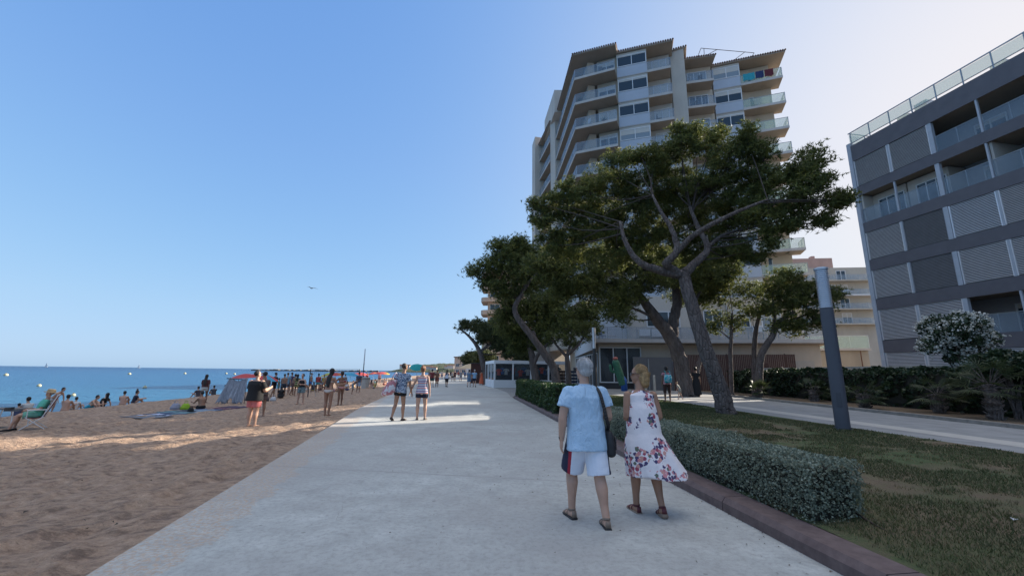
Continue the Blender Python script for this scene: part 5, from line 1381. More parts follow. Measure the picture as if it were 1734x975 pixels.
    if style:
        Mh = hairmat(HC[hair]); mb = MB(); th = (.020 if fine else .014) if style == 'short' else .010 if style == 'crop' else .018
        mb.ball(HH(0, -.034, .038), ((.074 + th) * s, (.078 + th) * s, (.080 + th) * s), Rh, Fh, Uh, 18, 12)
        if style != 'crop': mb.ball(HH(0, -.045, -.012), ((.070 + th * .8) * s, (.060 + th) * s, (.075) * s), Rh, Fh, Uh, 14, 10)
        if style in ('long', 'verylong'):
            e_ = .30 if style == 'long' else .12
            mb.loft([(HH(0, -.04, .03), Rh, Fh, .085 * s, .06 * s), (HH(0, -.055, -.05), Rh, Fh, .090 * s, .050 * s), (T(0, -.10, .50), Rt, F, .095 * s, .04 * s), (T(0, -.125, (e_ + .5) / 2), Rt, F, .085 * s, .032 * s), (T(0, -.125, e_), Rt, F, .045 * s, .02 * s)], 16)
        if style == 'bob':
            mb.loft([(HH(0, -.045, .08), Rh, Fh, .088 * s, .075 * s), (HH(0, -.055, .0), Rh, Fh, .108 * s, .078 * s), (HH(0, -.062, -.07), Rh, Fh, .112 * s, .072 * s), (HH(0, -.066, -.13), Rh, Fh, .098 * s, .060 * s), (HH(0, -.066, -.165), Rh, Fh, .06 * s, .035 * s)], 18)
        if style == 'bun': mb.ball(HH(0, -.12, .05), (.045 * s, .04 * s, .045 * s), Rh, Fh, Uh, 10, 8)
        if style == 'tail': mb.tube([HH(0, -.10, .05), HH(0, -.15, .0), HH(0, -.14, -.12), HH(0, -.12, -.2)], [.028 * s, .032 * s, .026 * s, .01 * s], 8)
        if fine:      # loose locks lying over the shaped hair
            g_ = random.Random(int(h * 1000)); st_ = MB()
            rad_ = Vector((.097, .100, .101)); up_ = Vector((0, -.35, .94))
            for _ in range(1500):
                dv = Vector((g_.gauss(0, 1), g_.gauss(0, 1), g_.gauss(0, 1))).normalized()
                if dv.y > .45 - .25 * dv.z * 0 and dv.z < .55: continue
                if dv.z < -.75: continue
                fl = (dv * dv.dot(up_) - up_).normalized() + Vector((g_.gauss(0, .35), g_.gauss(0, .35), g_.gauss(0, .2)))
                fl = (fl - dv * fl.dot(dv)).normalized(); sd3 = fl.cross(dv)
                lo_ = 1.28 if style == 'bob' else 1.0
                cx = .0 if style != 'bob' else (-.03 if dv.z < 0 else 0)
                p0 = Vector((dv.x * rad_.x, -.034 + cx + dv.y * rad_.y * .86, .038 + dv.z * rad_.z * (lo_ if dv.z < 0 else 1)))
                L_ = g_.uniform(.03, .065); w3 = g_.uniform(.0018, .0040)
                rows = []
                for t_, li in ((0, .001), (.5, .006), (1, g_.uniform(-.002, .010))):
                    c3 = p0 + fl * L_ * t_ - dv * (L_ * t_) ** 2 * 5.0 + dv * li; ww = w3 * (1 - .75 * t_)
                    rows.append((HH(*(c3 - sd3 * ww)), HH(*(c3 + sd3 * ww))))
                st_.add([rows[0][0], rows[0][1], rows[1][1], rows[1][0], rows[2][1], rows[2][0]], [(0, 1, 2, 3), (3, 2, 4, 5)])
            part(st_, 'loose_hair', Mh, root)
        hv = MB(); hv.v = mb.v; hv.f = mb.f
        solid(hv, 'hair', Mh, root, max(vox * .8, .006), 1, .010 if fine else 0, .03)
    if hat:
        hv = MB(); hv.loft([(HH(0, -.012, .028), Rh, Fh, .175 * s, .185 * s), (HH(0, -.012, .040), Rh, Fh, .178 * s, .188 * s), (HH(0, -.012, .046), Rh, Fh, .100 * s, .115 * s), (HH(0, -.012, .12), Rh, Fh, .090 * s, .105 * s), (HH(0, -.012, .145), Rh, Fh, .06 * s, .075 * s)], 20)
        part(hv, 'hat', hat, root, smooth=False)
    if glasses:
        gb_ = MB()
        for e in (-1, 1):
            gb_.box(HH(e * .034, .093, .012), (.052 * s, .008 * s, .036 * s), M=Matrix((Rh, Fh, Uh)).transposed())
            gb_.tube([HH(e * .062, .088, .018), HH(e * .076, .03, .014), HH(e * .078, -.015, .008)], .0035 * s, 6)
        gb_.tube([HH(-.03, .096, .018), HH(.03, .096, .018)], .003 * s, 6)
        part(gb_, 'glasses', M_darkmetal, root)
    if watch:
        w_ = J['lw'] - J['lfd'] * .02 * s; wb = MB(); fd = J['lfd']; u_ = fd.orthogonal().normalized(); v_ = fd.cross(u_)
        wb.loft([(w_ - fd * .012, u_, v_, .029 * s, .029 * s), (w_ + fd * .012, u_, v_, .028 * s, .028 * s)], 14); wb.ball(w_ + Vector((-.028 * s, 0, 0)), (.006, .018, .018), n=10, m=6)
        part(wb, 'watch', M_darkmetal, root, smooth=True)
    if shoes:
        for k in 'lr':
            ft, fx, fy, fu = J[k + 'f']; mb = MB()
            if shoes['kind'] == 'sandal':
                sole = [(ft - fy * .070 * s - fu * .034 * s, .036), (ft - fy * .02 * s - fu * .034 * s, .040), (ft + fy * .06 * s - fu * .034 * s, .041), (ft + fy * .13 * s - fu * .034 * s, .050), (ft + fy * .19 * s - fu * .030 * s, .036)]
                hh_ = shoes.get('sole', .012)
                mb.loft([(p - fu * (hh_ - .012) * .5 * s, fx, fu, w_ * s, hh_ * s) for p, w_ in sole], 10, .6)
                part(mb, 'sandal', shoes['m'], root, smooth=True); o = bpy.context.scene.objects  # sole
                st = MB()
                def band(c, rx, rz, wdt):
                    st.loft([(c - fy * wdt, fx, fu, rx * s, rz * s), (c + fy * wdt, fx, fu, rx * s * 1.02, rz * s * .96)], 14)
                band(ft + fy * .11 * s - fu * .006 * s, .049, .030, .014 * s); band(ft + fy * .05 * s + fu * .004 * s, .043, .040, .008 * s)
                an = J[k + 'a']; ax = (J[k + 'a'] - J[k + 'k']).normalized(); u_ = fx; v_ = ax.cross(u_)
                st.loft([(an - ax * .012 * s, u_, v_, .042 * s, .044 * s), (an + ax * .010 * s, u_, v_, .041 * s, .045 * s)], 14)
                st.loft([(ft - fy * .064 * s - fu * .02 * s, fx, fy, .03 * s, .010 * s), (ft - fy * .060 * s + fu * .04 * s, fx, fy, .026 * s, .010 * s)], 10)
                part(st, 'sandal_strap', shoes.get('strap', shoes['m']), root, smooth=True)
            else:
                mb.loft([(ft - fy * .072 * s - fu * .008 * s, fx, fu, .028 * s, .030 * s), (ft - fy * .03 * s, fx, fu, .040 * s, .042 * s), (ft + fy * .06 * s - fu * .004 * s, fx, fu, .044 * s, .036 * s), (ft + fy * .14 * s - fu * .014 * s, fx, fu, .050 * s, .026 * s), (ft + fy * .205 * s - fu * .020 * s, fx, fu, .034 * s, .018 * s)], 12, .8)
                part(mb, 'shoe', shoes['m'], root, smooth=True)
    root['_J'] = 0; del root['_J']
    PJ[root.name] = (J, T, s, root)
    return root
PJ = {}
def bikini(root, c, bottom_only=False, skinny=True, name='bikini'):
    J, T, s, r = PJ[root.name]; Rt = (T(1, 0, 0) - T(0, 0, 0)).normalized(); F = (T(0, 1, 0) - T(0, 0, 0)).normalized()
    mb = MB(); M_ = cloth(c)
    mb.loft([(T(0, -.012, -.075), Rt, F, .07 * s, .108 * s), (T(0, -.015, -.045), Rt, F, .135 * s, .122 * s), (T(0, -.014, .0), Rt, F, .180 * s, .126 * s), (T(0, -.010, .03), Rt, F, .178 * s, .122 * s)], 20)
    part(mb, 'bikini_bottom', M_, root, smooth=True)
    if not bottom_only:
        mb = MB(); mb.loft([(T(0, .011, .325), Rt, F, .150 * s, .112 * s), (T(0, .012, .355), Rt, F, .156 * s, .118 * s)], 20)
        part(mb, 'bikini_top', M_, root, smooth=True)

# ---- patterned fabrics
def stripes(cols, period, axis=2, off=0.0):
    t = NT('striped fabric'); sep = t.n('SeparateXYZ'); t.l(t.coord(), sep.inputs[0])
    f = t.math('FRACT', t.math('DIVIDE', t.math('ADD', sep.outputs[axis], off), period))
    r = t.n('ValToRGB'); r.color_ramp.interpolation = 'CONSTANT'; e = r.color_ramp.elements
    while len(e) < len(cols): e.new(.5)
    for i, (p_, c_) in enumerate(cols): e[i].position = p_; e[i].color = (*c_, 1)
    t.l(f, r.inputs[0]); t.color(r.outputs[0]).set(Roughness=.9); t.bump(t.noise(24, 3), .3, .01); return t.m
def blotch(base, c1, c2, scale=14, thr=.5):
    t = NT('patterned fabric'); a = t.noise(scale, 5, .7, dist=1.2); b_ = t.noise(scale * 1.3, 4, .7, dist=.8)
    c = t.mix(t.ramp(a, [(thr - .02, (0, 0, 0)), (thr + .02, (1, 1, 1))]), base, c1)
    c = t.mix(t.ramp(b_, [(thr + .06, (0, 0, 0)), (thr + .10, (1, 1, 1))]), c, c2)
    t.color(c).set(Roughness=.9); t.bump(t.noise(24, 3), .3, .01); return t.m
def floral():
    """white cotton printed with scattered bunches of pink, maroon and navy roses"""
    t = NT('floral cotton')
    def vor(scale, feature='F1', off=0.0, rnd=1.0):
        v = t.n('TexVoronoi', feature=feature); v.inputs['Scale'].default_value = scale; v.inputs['Randomness'].default_value = rnd
        mp = t.n('Mapping'); mp.inputs['Location'].default_value = (off, off * .7, off * .3)
        t.l(t.coord(), mp.inputs[0]); t.l(mp.outputs[0], v.inputs['Vector']); return v
    big = vor(4.9, off=.37)           # where bunches sit
    dist = t.math('ADD', big.outputs['Distance'], t.math('MULTIPLY', t.math('SUBTRACT', t.noise(16, 3), .5), .50))
    sep = t.n('SeparateXYZ'); t.l(t.coord(), sep.inputs[0])
    dens = t.n('MapRange'); dens.inputs[1].default_value = 1.35; dens.inputs[2].default_value = .45; dens.inputs[3].default_value = .44; dens.inputs[4].default_value = .52
    t.l(sep.outputs[2], dens.inputs[0])
    bunch = t.math('LESS_THAN', dist, dens.outputs[0])
    ros = vor(26, rnd=.85); petal = t.math('LESS_THAN', t.math('ADD', ros.outputs['Distance'], t.math('MULTIPLY', t.math('SUBTRACT', t.noise(60, 3), .5), .35)), .60)
    sc_ = t.n('SeparateColor'); t.l(ros.outputs['Color'], sc_.inputs[0])
    colr = t.n('ValToRGB'); colr.color_ramp.interpolation = 'CONSTANT'; e = colr.color_ramp.elements
    stops = [(0, (.62, .26, .28)), (.28, (.35, .07, .11)), (.45, (.03, .05, .14)), (.68, (.035, .055, .12)), (.80, (.62, .33, .28)), (.93, (.10, .17, .12))]
    while len(e) < len(stops): e.new(.5)
    for i, (p_, c_) in enumerate(stops): e[i].position = p_; e[i].color = (*c_, 1)
    t.l(sc_.outputs[0], colr.inputs[0])
    # darker swirl inside each rose
    sw = t.math('LESS_THAN', t.math('FRACT', t.math('MULTIPLY', ros.outputs['Distance'], 5.0)), .38)
    col = t.mix(t.math('MULTIPLY', sw, .45), colr.outputs[0], (.30, .06, .10))
    c = t.mix(t.math('MULTIPLY', bunch, petal), (.74, .68, .69), col)
    t.color(c).set(Roughness=.9); t.bump(t.noise(14, 4), .4, .02)
    return t.m
# ---------------------------------------------------------------- the couple in front
BLUE = (.38, .55, .72)
t = NT('pale blue linen'); t.color(t.ramp(t.noise(5, 5), [(.3, (.36, .52, .68)), (.7, (.46, .62, .78))])).set(Roughness=.9)
t.bump(t.math('ADD', t.noise(9, 5, .6, stretch=(1, 1, .45), dist=1.0), t.math('MULTIPLY', t.noise(120, 2), .1)), .9, .055); M_linen = t.m
# white shorts with a navy flash on the right and a red one on the left
t = NT('white sport shorts'); sep = t.n('SeparateXYZ'); t.l(t.coord(), sep.inputs[0])
c = t.mix(t.math('GREATER_THAN', sep.outputs[0], .19), (.70, .72, .80), (.015, .018, .05))
c = t.mix(t.math('LESS_THAN', sep.outputs[0], -.178), c, (.35, .02, .04)); c = t.mix(t.math('LESS_THAN', sep.outputs[0], -.205), c, (.02, .02, .05))
t.color(c).set(Roughness=.85); t.bump(t.noise(9, 5, .6, stretch=(1, 1, .5), dist=.6), .5, .03); M_wshorts = t.m
M_sandal = mat('brown leather', (.20, .145, .11), .7, .2, 20, .3); M_sole = mat('dark rubber sole', (.03, .025, .024), .8, .1, 20, .2)
man = person(loc=(.84, 4.80, 0), h=1.735, face=9, skin='pink', hair='grey', style='short', vox=.0065, glasses=True, watch=True, build=1.14,
    P=pose('walk2', head=(R(28), -.05), rl=((.06, -.18, -1), (.05, -.30, -1)), ll=((-.09, .40, -1), (-.03, -.04, -1)), foot=(-.05, -.06), la=((-.26, -.12, -1), (-.03, .14, -1)), ra=((.24, -.12, -1), (.05, 1.0, -.1)), lean=(0, .05)),
    top=dict(m=M_linen, hem=-.155, sleeve=.64, loose=.020, collar=True, fold=.026, fs=.17, neck=.55), bottom=dict(m=M_wshorts, len=.97, loose=.020, fold=.010),
    shoes=dict(kind='sandal', m=M_sole, strap=M_sandal, sole=.014), label='grey haired man in a pale blue shirt and white shorts walking away in the foreground')
mj = PJ[man.name][0]
wom = person(loc=(1.57, 5.10, 0), h=1.66, face=6, skin='tan', hair='blond', style='bob', vox=.0065, female=True, glasses=True, build=1.03,
    P=pose('walk', head=(R(74), 0), ll=((-.03, .16, -1), (-.02, -.05, -1)), rl=((.03, .02, -1), (.04, -.38, -1)), foot=(0, -.25), la=((-.16, -.14, -1), (.42, 1, .12)), ra=((.18, -.18, -1), (-.42, 1, .12)), lean=(0, .10)),
    dress=dict(m=floral(), hem=-.465, flare=.15, loose=.045, sweep=(.13, -.04, 0), tent=True), shoes=dict(kind='sandal', m=mat('cork sole', (.22, .16, .12), .8), strap=mat('maroon strap', (.10, .02, .025), .6), sole=.026),
    label='blond woman in a white floral summer dress walking beside the grey haired man')
# shoulder bag of the man: strap over the right shoulder, black pouch at the hip
M_black = mat('black nylon', (.012, .012, .014), .6, .2, 20, .3)
def man_pt(v): return man.matrix_basis @ Vector(v)
man.matrix_basis  # location and rotation are already set
Mm = Matrix.Translation(man.location) @ Matrix.Rotation(R(9), 4, 'Z')
bag = thing('shoulder_bag', 'black shoulder bag hanging from the right shoulder of the grey haired man', 'bag', Mm @ Vector((.225, -.02, .80)))
off = bag.location
J_, T_, s_, _r = PJ[man.name]
sh = T_(.135, 0, .49)
def ml(v): return Mm @ Vector(v) - off
m = MB()
back = [T_(.118, .02, .532), T_(.125, -.06, .510), T_(.140, -.122, .44), T_(.165, -.150, .30), T_(.195, -.150, .15), Vector((.225, -.09, .98)), Vector((.235, -.03, .92))]
frnt = [T_(.118, .02, .532), T_(.130, .09, .50), T_(.15, .16, .40), T_(.18, .17, .20), Vector((.235, .10, .98)), Vector((.24, .04, .92))]
for path in (back, frnt):
    sp, sr = smooth([ml(v) for v in path], [.018] * len(path), 5)
    for a, b_ in zip(sp, sp[1:]):
        dd_ = (b_ - a).normalized(); w_ = (Mm.to_3x3() @ Vector((1, .12, 0))); w_ = (w_ - dd_ * w_.dot(dd_)).normalized(); nn = dd_.cross(w_)
        m.loft([(a - dd_ * .003, w_, nn, .021, .005), (b_ + dd_ * .003, w_, nn, .021, .005)], 8)
part(m, 'strap', M_black, bag, smooth=True)
m = MB(); u_, v_ = Mm.to_3x3() @ Vector((.25, 1, 0)).normalized(), Mm.to_3x3() @ Vector((1, -.25, 0)).normalized()
m.loft([(ml((.262, -.03, .66)), u_, v_, .11, .035), (ml((.262, -.03, .69)), u_, v_, .135, .055), (ml((.258, -.03, .80)), u_, v_, .13, .06), (ml((.248, -.03, .90)), u_, v_, .10, .045), (ml((.245, -.03, .93)), u_, v_, .085, .02)], 18, .7)
solid(m, 'pouch', M_black, bag, .01, 3, .01, .08)
m = MB(); m.loft([(ml((.312, -.035, .74)), u_, v_, .10, .012), (ml((.312, -.035, .86)), u_, v_, .09, .012)], 12, .6); part(m, 'flap', M_black, bag, smooth=True)

# ---------------------------------------------------------------- the couple ahead, holding hands
navy = cloth((.012, .015, .035)); black = cloth((.01, .01, .012))
man2 = person(675, 712, h=1.80, face=-10, skin='tan', hair='brown', style='crop', vox=.012, glasses=False,
    P=pose('walk', head=(R(-25), .05), la=((-.25, -.35, -1), (.2, .3, -1)), ra=((.12, .10, -1), (.18, .25, -1)), rl=((.02, .14, -1), (.02, -.06, -1)), ll=((-.10, -.02, -1), (-.08, -.42, -1)), foot=(-.35, 0), lean=(.08, .16)),
    top=dict(m=blotch((.045, .07, .13), (.30, .36, .44), (.5, .5, .52), 16, .5), hem=-.08, sleeve=.6, loose=.02), bottom=dict(m=black, len=.38, loose=.012), shoes=dict(kind='shoe', m=mat('brown sandal', (.06, .04, .035), .8)),
    label='man in a blue patterned shirt and black shorts walking hand in hand on the promenade')
M_tank = stripes([(0, (.60, .60, .62)), (.17, (.10, .14, .30)), (.30, (.60, .60, .62)), (.42, (.50, .10, .09)), (.58, (.60, .60, .62)), (.70, (.12, .17, .34)), (.86, (.40, .22, .24))], .155)
wom2 = person(712, 711, h=1.72, face=4, skin='pink', hair='red', style='bun', vox=.012, female=True, build=1.02,
    P=pose('walk2', la=((-.45, -.15, -1), (-.45, .25, -1)), ra=((.22, -.05, -1), (.10, .05, -1)), ll=((-.05, .05, -1), (0, -.06, -1)), rl=((.05, .18, -1), (.03, -.05, -1)), foot=(0, 0)),
    top=dict(m=M_tank, hem=-.07, sleeve=0, loose=.02, neck=.50, name='striped_top'), bottom=dict(m=navy, len=.45, loose=.012), shoes=dict(kind='shoe', m=mat('grey sandal', (.12, .10, .09), .8)),
    label='red haired woman in a striped sleeveless top and navy shorts on the promenade')
b_ = thing('beach_bag', 'pink and white beach bag slung over the shoulder of the man in the patterned shirt', 'bag', man2.location + Vector((-.30, -.12, .98)))
t = NT('pink white canvas'); t.color(t.mix(t.ramp(t.noise(4, 3), [(.52, (0, 0, 0)), (.56, (1, 1, 1))]), (.42, .17, .19), (.6, .58, .6))).set(Roughness=.8); M_pinkbag = t.m
m = MB(); m.loft([((-.05, 0, -.20), (1, 0, .25), (0, 1, 0), .14, .08), ((-.06, 0, -.13), (1, 0, .25), (0, 1, 0), .22, .13), ((-.02, 0, .05), (1, 0, .25), (0, 1, 0), .20, .13), ((.05, 0, .22), (1, 0, .25), (0, 1, 0), .15, .08), ((.08, 0, .26), (1, 0, .25), (0, 1, 0), .13, .02)], 16)
solid(m, 'body', M_pinkbag, b_, .014, 2, .02, .1)
m = MB(); sp, sr = smooth([(.02, -.05, .22), (.10, -.10, .40), (.17, -.02, .50), (.16, .10, .40)], [.014] * 4, 4); m.tube(sp, sr, 6); part(m, 'strap', M_pinkbag, b_)

# ---------------------------------------------------------------- people on the sand
cl = cloth
p = person(425, 722, h=1.74, face=-14, skin='fair', hair='black', style='crop', build=1.42, vox=.014, P=pose('stand', la=((-.22, .15, -1), (.30, 1, -.2)), ra=((.22, .3, -1), (-.15, 1, .35)), head=(R(-20), .1)),
    top=dict(m=cl((.010, .010, .011)), hem=-.11, sleeve=.75, loose=.018), bottom=dict(m=cl((.55, .16, .15)), len=.72, loose=.006, name='coral_shorts'), label='stout man in a black T shirt and coral shorts standing on the sand')
p = person(440, 706, h=1.78, face=60, skin='tan', hair='black', style='crop', vox=.016, P=pose('stand', la=((-.3, .3, -1), (.1, 1, -.1)), ra=((.3, .5, -1), (-.1, 1, 0))), top=dict(m=cl((.11, .085, .08)), hem=-.06, sleeve=.6), bottom=dict(m=cl((.16, .10, .09)), len=.6),
    label='man in dull brown clothes half hidden behind the stout man in black')
p = person(553, 704, h=1.70, face=-8, skin='tan', hair='black', style='verylong', female=True, vox=.014, P=pose('walk', ll=((-.02, .08, -1), (.06, -.10, -1)), rl=((.02, -.02, -1), (-.04, -.10, -1)), foot=(0, -.1), la=((-.5, .3, -1), (-.2, .6, .7)), ra=((.45, .0, -.9), (.4, .6, .1)), head=(R(60), 0)),
    label='woman with long black hair in a white bikini walking on the sand')
bikini(p, (.55, .5, .45)); hm = MB()
p = person(575, 686, h=1.62, face=55, skin='brown', hair='dark', style='bun', female=True, vox=.015, build=.95, P=pose('stand', la=((-.3, .6, -.7), (-.1, 1, -.1)), ra=((.2, .7, -.6), (.0, .8, .2)), ll=((-.02, -.04, -1), (0, 0, -1)), rl=((.02, .06, -1), (0, -.02, -1))),
    label='slim woman in a pale pink bikini facing the woman with long black hair'); bikini(p, (.5, .25, .25))
p = person(508, 684, h=1.68, face=175, skin='pink', hair='black', style='bun', female=True, vox=.015, P=pose('stand', ll=((-.12, 0, -1), (-.05, 0, -1)), rl=((.12, 0, -1), (.05, 0, -1)), la=((-.3, .1, -1), (.5, .9, .1)), ra=((.3, .1, -1), (-.5, .9, .1))),
    top=dict(m=black, hem=.06, sleeve=0, loose=.008, neck=.48, name='vest'), bottom=dict(m=blotch((.05, .09, .10), (.2, .28, .28), (.3, .3, .3), 14), len=.62), label='woman in a black vest and grey patterned shorts facing the camera on the sand')
p = person(462, 672, h=1.80, face=-30, skin='tan', hair='black', style='crop', vox=.018, P=pose('walk'), top=dict(m=black, hem=-.08, sleeve=.6), bottom=dict(m=black, len=.75), label='man dressed all in black walking behind the woman in the black vest')
p = person(484, 668, h=1.78, face=10, skin='fair', hair='brown', style='crop', vox=.02, P=pose('stand'), top=dict(m=cl((.16, .28, .36)), hem=-.08, sleeve=.6), bottom=dict(m=cl((.05, .06, .09)), len=.6), label='man in a blue grey T shirt standing in the group by the water')
p = person(491, 666, h=1.80, face=-10, skin='tan', hair='brown', style='crop', vox=.02, P=pose('stand'), top=dict(m=cl((.05, .04, .09)), hem=-.08, sleeve=.6), bottom=dict(m=cl((.35, .22, .16)), len=.7), label='tall man in a dark purple top at the back of the group by the water')
p = person(478, 671, h=1.70, face=10, skin='tan', hair='brown', style='crop', vox=.02, P=pose('walk2'), bottom=dict(m=cl((.04, .05, .07)), len=.6), label='bare chested man in dark shorts bending between the group members')
p = person(494, 669, h=1.70, face=-35, skin='brown', hair='black', style='short', vox=.02, P=pose('walk', lean=(0, .25)), bottom=dict(m=cl((.10, .05, .05)), len=.5), label='tanned person leaning forward beside the striped one')
M_ystr = stripes([(0, (.02, .02, .02)), (.5, (.35, .33, .12))], .16)
p = person(501, 670, h=1.68, face=5, skin='tan', hair='black', style='long', female=True, vox=.018, P=pose('stand'), top=dict(m=M_ystr, hem=-.12, sleeve=.5, name='striped_shirt'), bottom=dict(m=M_ystr, len=.5), label='woman in black and yellow stripes standing in the beach group')
p = person(470, 668, h=1.35, face=-60, skin='tan', hair='black', style='short', vox=.018, P=pose('stand'), top=dict(m=cl((.03, .22, .22)), hem=-.08, sleeve=.6), bottom=dict(m=cl((.03, .2, .2)), len=.6), label='child in teal clothes standing by the woman seated in black')
p = person(475, 674, h=1.62, face=30, skin='tan', hair='black', style='long', female=True, vox=.018, P=pose('sit'), top=dict(m=black, hem=-.05, sleeve=.5), bottom=dict(m=black, len=.6), label='woman in black sitting on the sand amid the group')
p = person(440, 668, h=1.75, face=200, skin='tan', hair='black', style='short', vox=.018, P=pose('stand', ra=((.4, .4, -.6), (.5, .8, 0))), bottom=dict(m=black, len=.7), top=dict(m=cl((.30, .14, .10)), hem=-.05, sleeve=.3), label='man in a rust coloured top behind the stout man in black')
p = person(596, 667, h=1.42, face=-70, skin='brown', hair='black', style='crop', vox=.02, P=pose('bend'), bottom=dict(m=blotch((.04, .06, .09), (.4, .4, .42), (.1, .3, .4), 14), len=.8), label='boy bending over on the sand beside the man in pale shorts')
p = person(606, 664, h=1.72, face=5, skin='tan', hair='dark', style='crop', vox=.02, P=pose('stand'), top=dict(m=cl((.04, .06, .10)), hem=-.05, sleeve=.4), bottom=dict(m=cl((.35, .42, .50)), len=.9), label='man in a navy top and pale shorts standing left of the litter bin')
p = person(343, 683, h=1.68, face=15, skin='brown', hair='dark', style='verylong', female=True, vox=.016, P=pose('walk2'), bottom=dict(m=cl((.50, .47, .42)), len=.35, name='white_shorts'), top=dict(m=cl((.09, .03, .03)), hem=.06, sleeve=.8), label='woman with dark red hair and short white shorts walking to the water')
p = person(341, 693, h=1.68, face=70, skin='tan', hair='black', style='crop', vox=.015, P=pose('sit', ll=((-.1, 1, .1), (0, 1, -.15))), bottom=dict(m=black, len=.4), label='bare backed young person with black shorts sitting on the towels')
# by the waterline
def wl(px, py, lb, **k):
    """someone settled on the seaward slope, seen over the crest of the beach"""
    r = ray(px, py).normalized(); 
    t_ = 5.0
    while True:
        v = Vector((0, 0, EYE)) + r * t_
        if edge_x(v.y) - v.x >= 16.35 or t_ > 200: break
        t_ += .05
    v.z = ground_z(v.x, v.y); kw = dict(h=1.68, vox=.02, skin='fair', hair='black', style='short'); kw.update(k)
    return person(loc=(v.x, v.y, v.z), label=lb, **kw)
WL = [(45, 703, 'sunbather in a pale top seated under the pink umbrella stem by the water', dict(top=dict(m=cl((.5, .5, .48)), hem=-.02, sleeve=.3), P=pose('sit'), face=80)),
      (29, 703, 'small child in navy seated near the water left of the man in the straw hat', dict(top=dict(m=cl((.04, .05, .1)), hem=0, sleeve=.3), P=pose('sit'), face=60, h=1.2)),
      (84, 700, 'bare chested man leaning forward in white patterned shorts by the water', dict(P=pose('bend', lean=(0, .9)), bottom=dict(m=blotch((.5, .5, .48), (.2, .1, .08), (.1, .2, .3)), len=.8), face=-80, skin='pink', h=1.45)),
      (109, 694, 'bare shouldered person seated with back turned, left of the white topped one', dict(P=pose('sit'), face=20, skin='pink')),
      (124, 694, 'person in a white top seated low near the waterline', dict(P=pose('sit'), face=20, top=dict(m=cl((.6, .6, .6)), hem=0, sleeve=.4), h=1.4)),
      (148, 689, 'person bending forward in turquoise shorts at the waterline', dict(P=pose('sit', lean=(0, .7)), face=-70, bottom=dict(m=cl((.03, .35, .5)), len=.6))),
      (171, 688, 'dark dressed person reclining on the crest of the beach', dict(P=pose('sitback'), face=95, top=dict(m=black, hem=0, sleeve=.5), hair='black', style='long')),
      (207, 683, 'bare backed man seated alone on the crest of the beach', dict(P=pose('sit'), face=25, skin='pink')),
      (226, 680, 'dark clothed adult seated holding a child at the waterline', dict(P=pose('sit'), face=-40, top=dict(m=cl((.03, .03, .05)), hem=0, sleeve=.5))),
      (229, 681, 'child in a pale grey top in front of the dark clothed adult', dict(P=pose('stand'), face=120, h=1.0, top=dict(m=cl((.35, .38, .45)), hem=0, sleeve=.5), bottom=dict(m=black, len=.5))),
      (362, 667, 'dark haired person sitting in a low chair left of the grey sheet tent', dict(P=pose('sit'), face=60, top=dict(m=cl((.05, .05, .06)), hem=0, sleeve=.4), skin='tan')),
      (378, 666, 'tanned woman in a bikini seated beside the grey sheet tent', dict(P=pose('sit'), face=-60, skin='tan', bottom=dict(m=cl((.5, .5, .45)), len=.1))),
      (336, 670, 'dark clothed person seated beyond the white shorts woman', dict(P=pose('sit'), face=80, top=dict(m=cl((.05, .04, .05)), hem=0, sleeve=.5))),
      (391, 666, 'person in black crouching at the left side of the grey sheet tent', dict(P=pose('sit'), face=-20, top=dict(m=black, hem=0, sleeve=.5)))]
for px, py, lb, kw in WL: wl(px, py, lb, **kw)
# reader in the folding chair, near left
cb = hit(36, 729)
def chair(label, base, face, M_f, M_s, seat_h=.40):
    root = thing('folding_chair', label, 'chair', base, R(face)); fr = MB()
    for e in (-1, 1):
        x = e * .28
        part(MB().tube([(x, -.30, 0), (x, .22, seat_h + .02)], .014, 6), 'leg', M_f, root); part(MB().tube([(x, .32, 0), (x, -.20, seat_h + .02)], .014, 6), 'leg', M_f, root)
        fr.tube([(x, -.16, seat_h), (x, -.30, seat_h + .35), (x * .95, -.42, seat_h + .70)], .014, 6)
        a = MB(); a.tube([(x, -.27, seat_h + .24), (x, .20, seat_h + .24)], .018, 6); a.tube([(x, .18, seat_h + .24), (x, .18, seat_h)], .012, 6); part(a, 'armrest', M_f, root)
    fr.tube([(-.27, -.42, seat_h + .70), (.27, -.42, seat_h + .70)], .014, 6); part(fr, 'frame', M_f, root)
    m = MB(); m.loft([((0, .24, seat_h), (1, 0, 0), (0, 0, 1), .27, .012), ((0, 0, seat_h - .03), (1, 0, 0), (0, 0, 1), .27, .012), ((0, -.18, seat_h), (1, 0, 0), (0, 0, 1), .27, .012)], 12, .5); part(m, 'seat', M_s, root)
    m = MB(); m.loft([((0, -.17, seat_h + .04), (1, 0, 0), (0, 1, 0), .26, .012), ((0, -.31, seat_h + .36), (1, 0, 0), (0, 1, 0), .26, .012), ((0, -.42, seat_h + .69), (1, 0, 0), (0, 1, 0), .26, .012)], 12, .5); part(m, 'backrest', M_s, root)
    return root
M_maroon = cl((.16, .03, .035)); M_whitem = mat('white tube', (.6, .6, .6), .4, .05)
cb2 = hit(56, 727)
chair('white framed folding beach chair with a maroon seat, under the man in the straw hat', cb2, 132, M_whitem, M_maroon)
M_straw = mat('straw', (.36, .27, .16), .9, .3, 20, .5, 60, .01)
fc = Matrix.Rotation(R(132), 3, 'Z') @ Vector((0, -.02, 0))
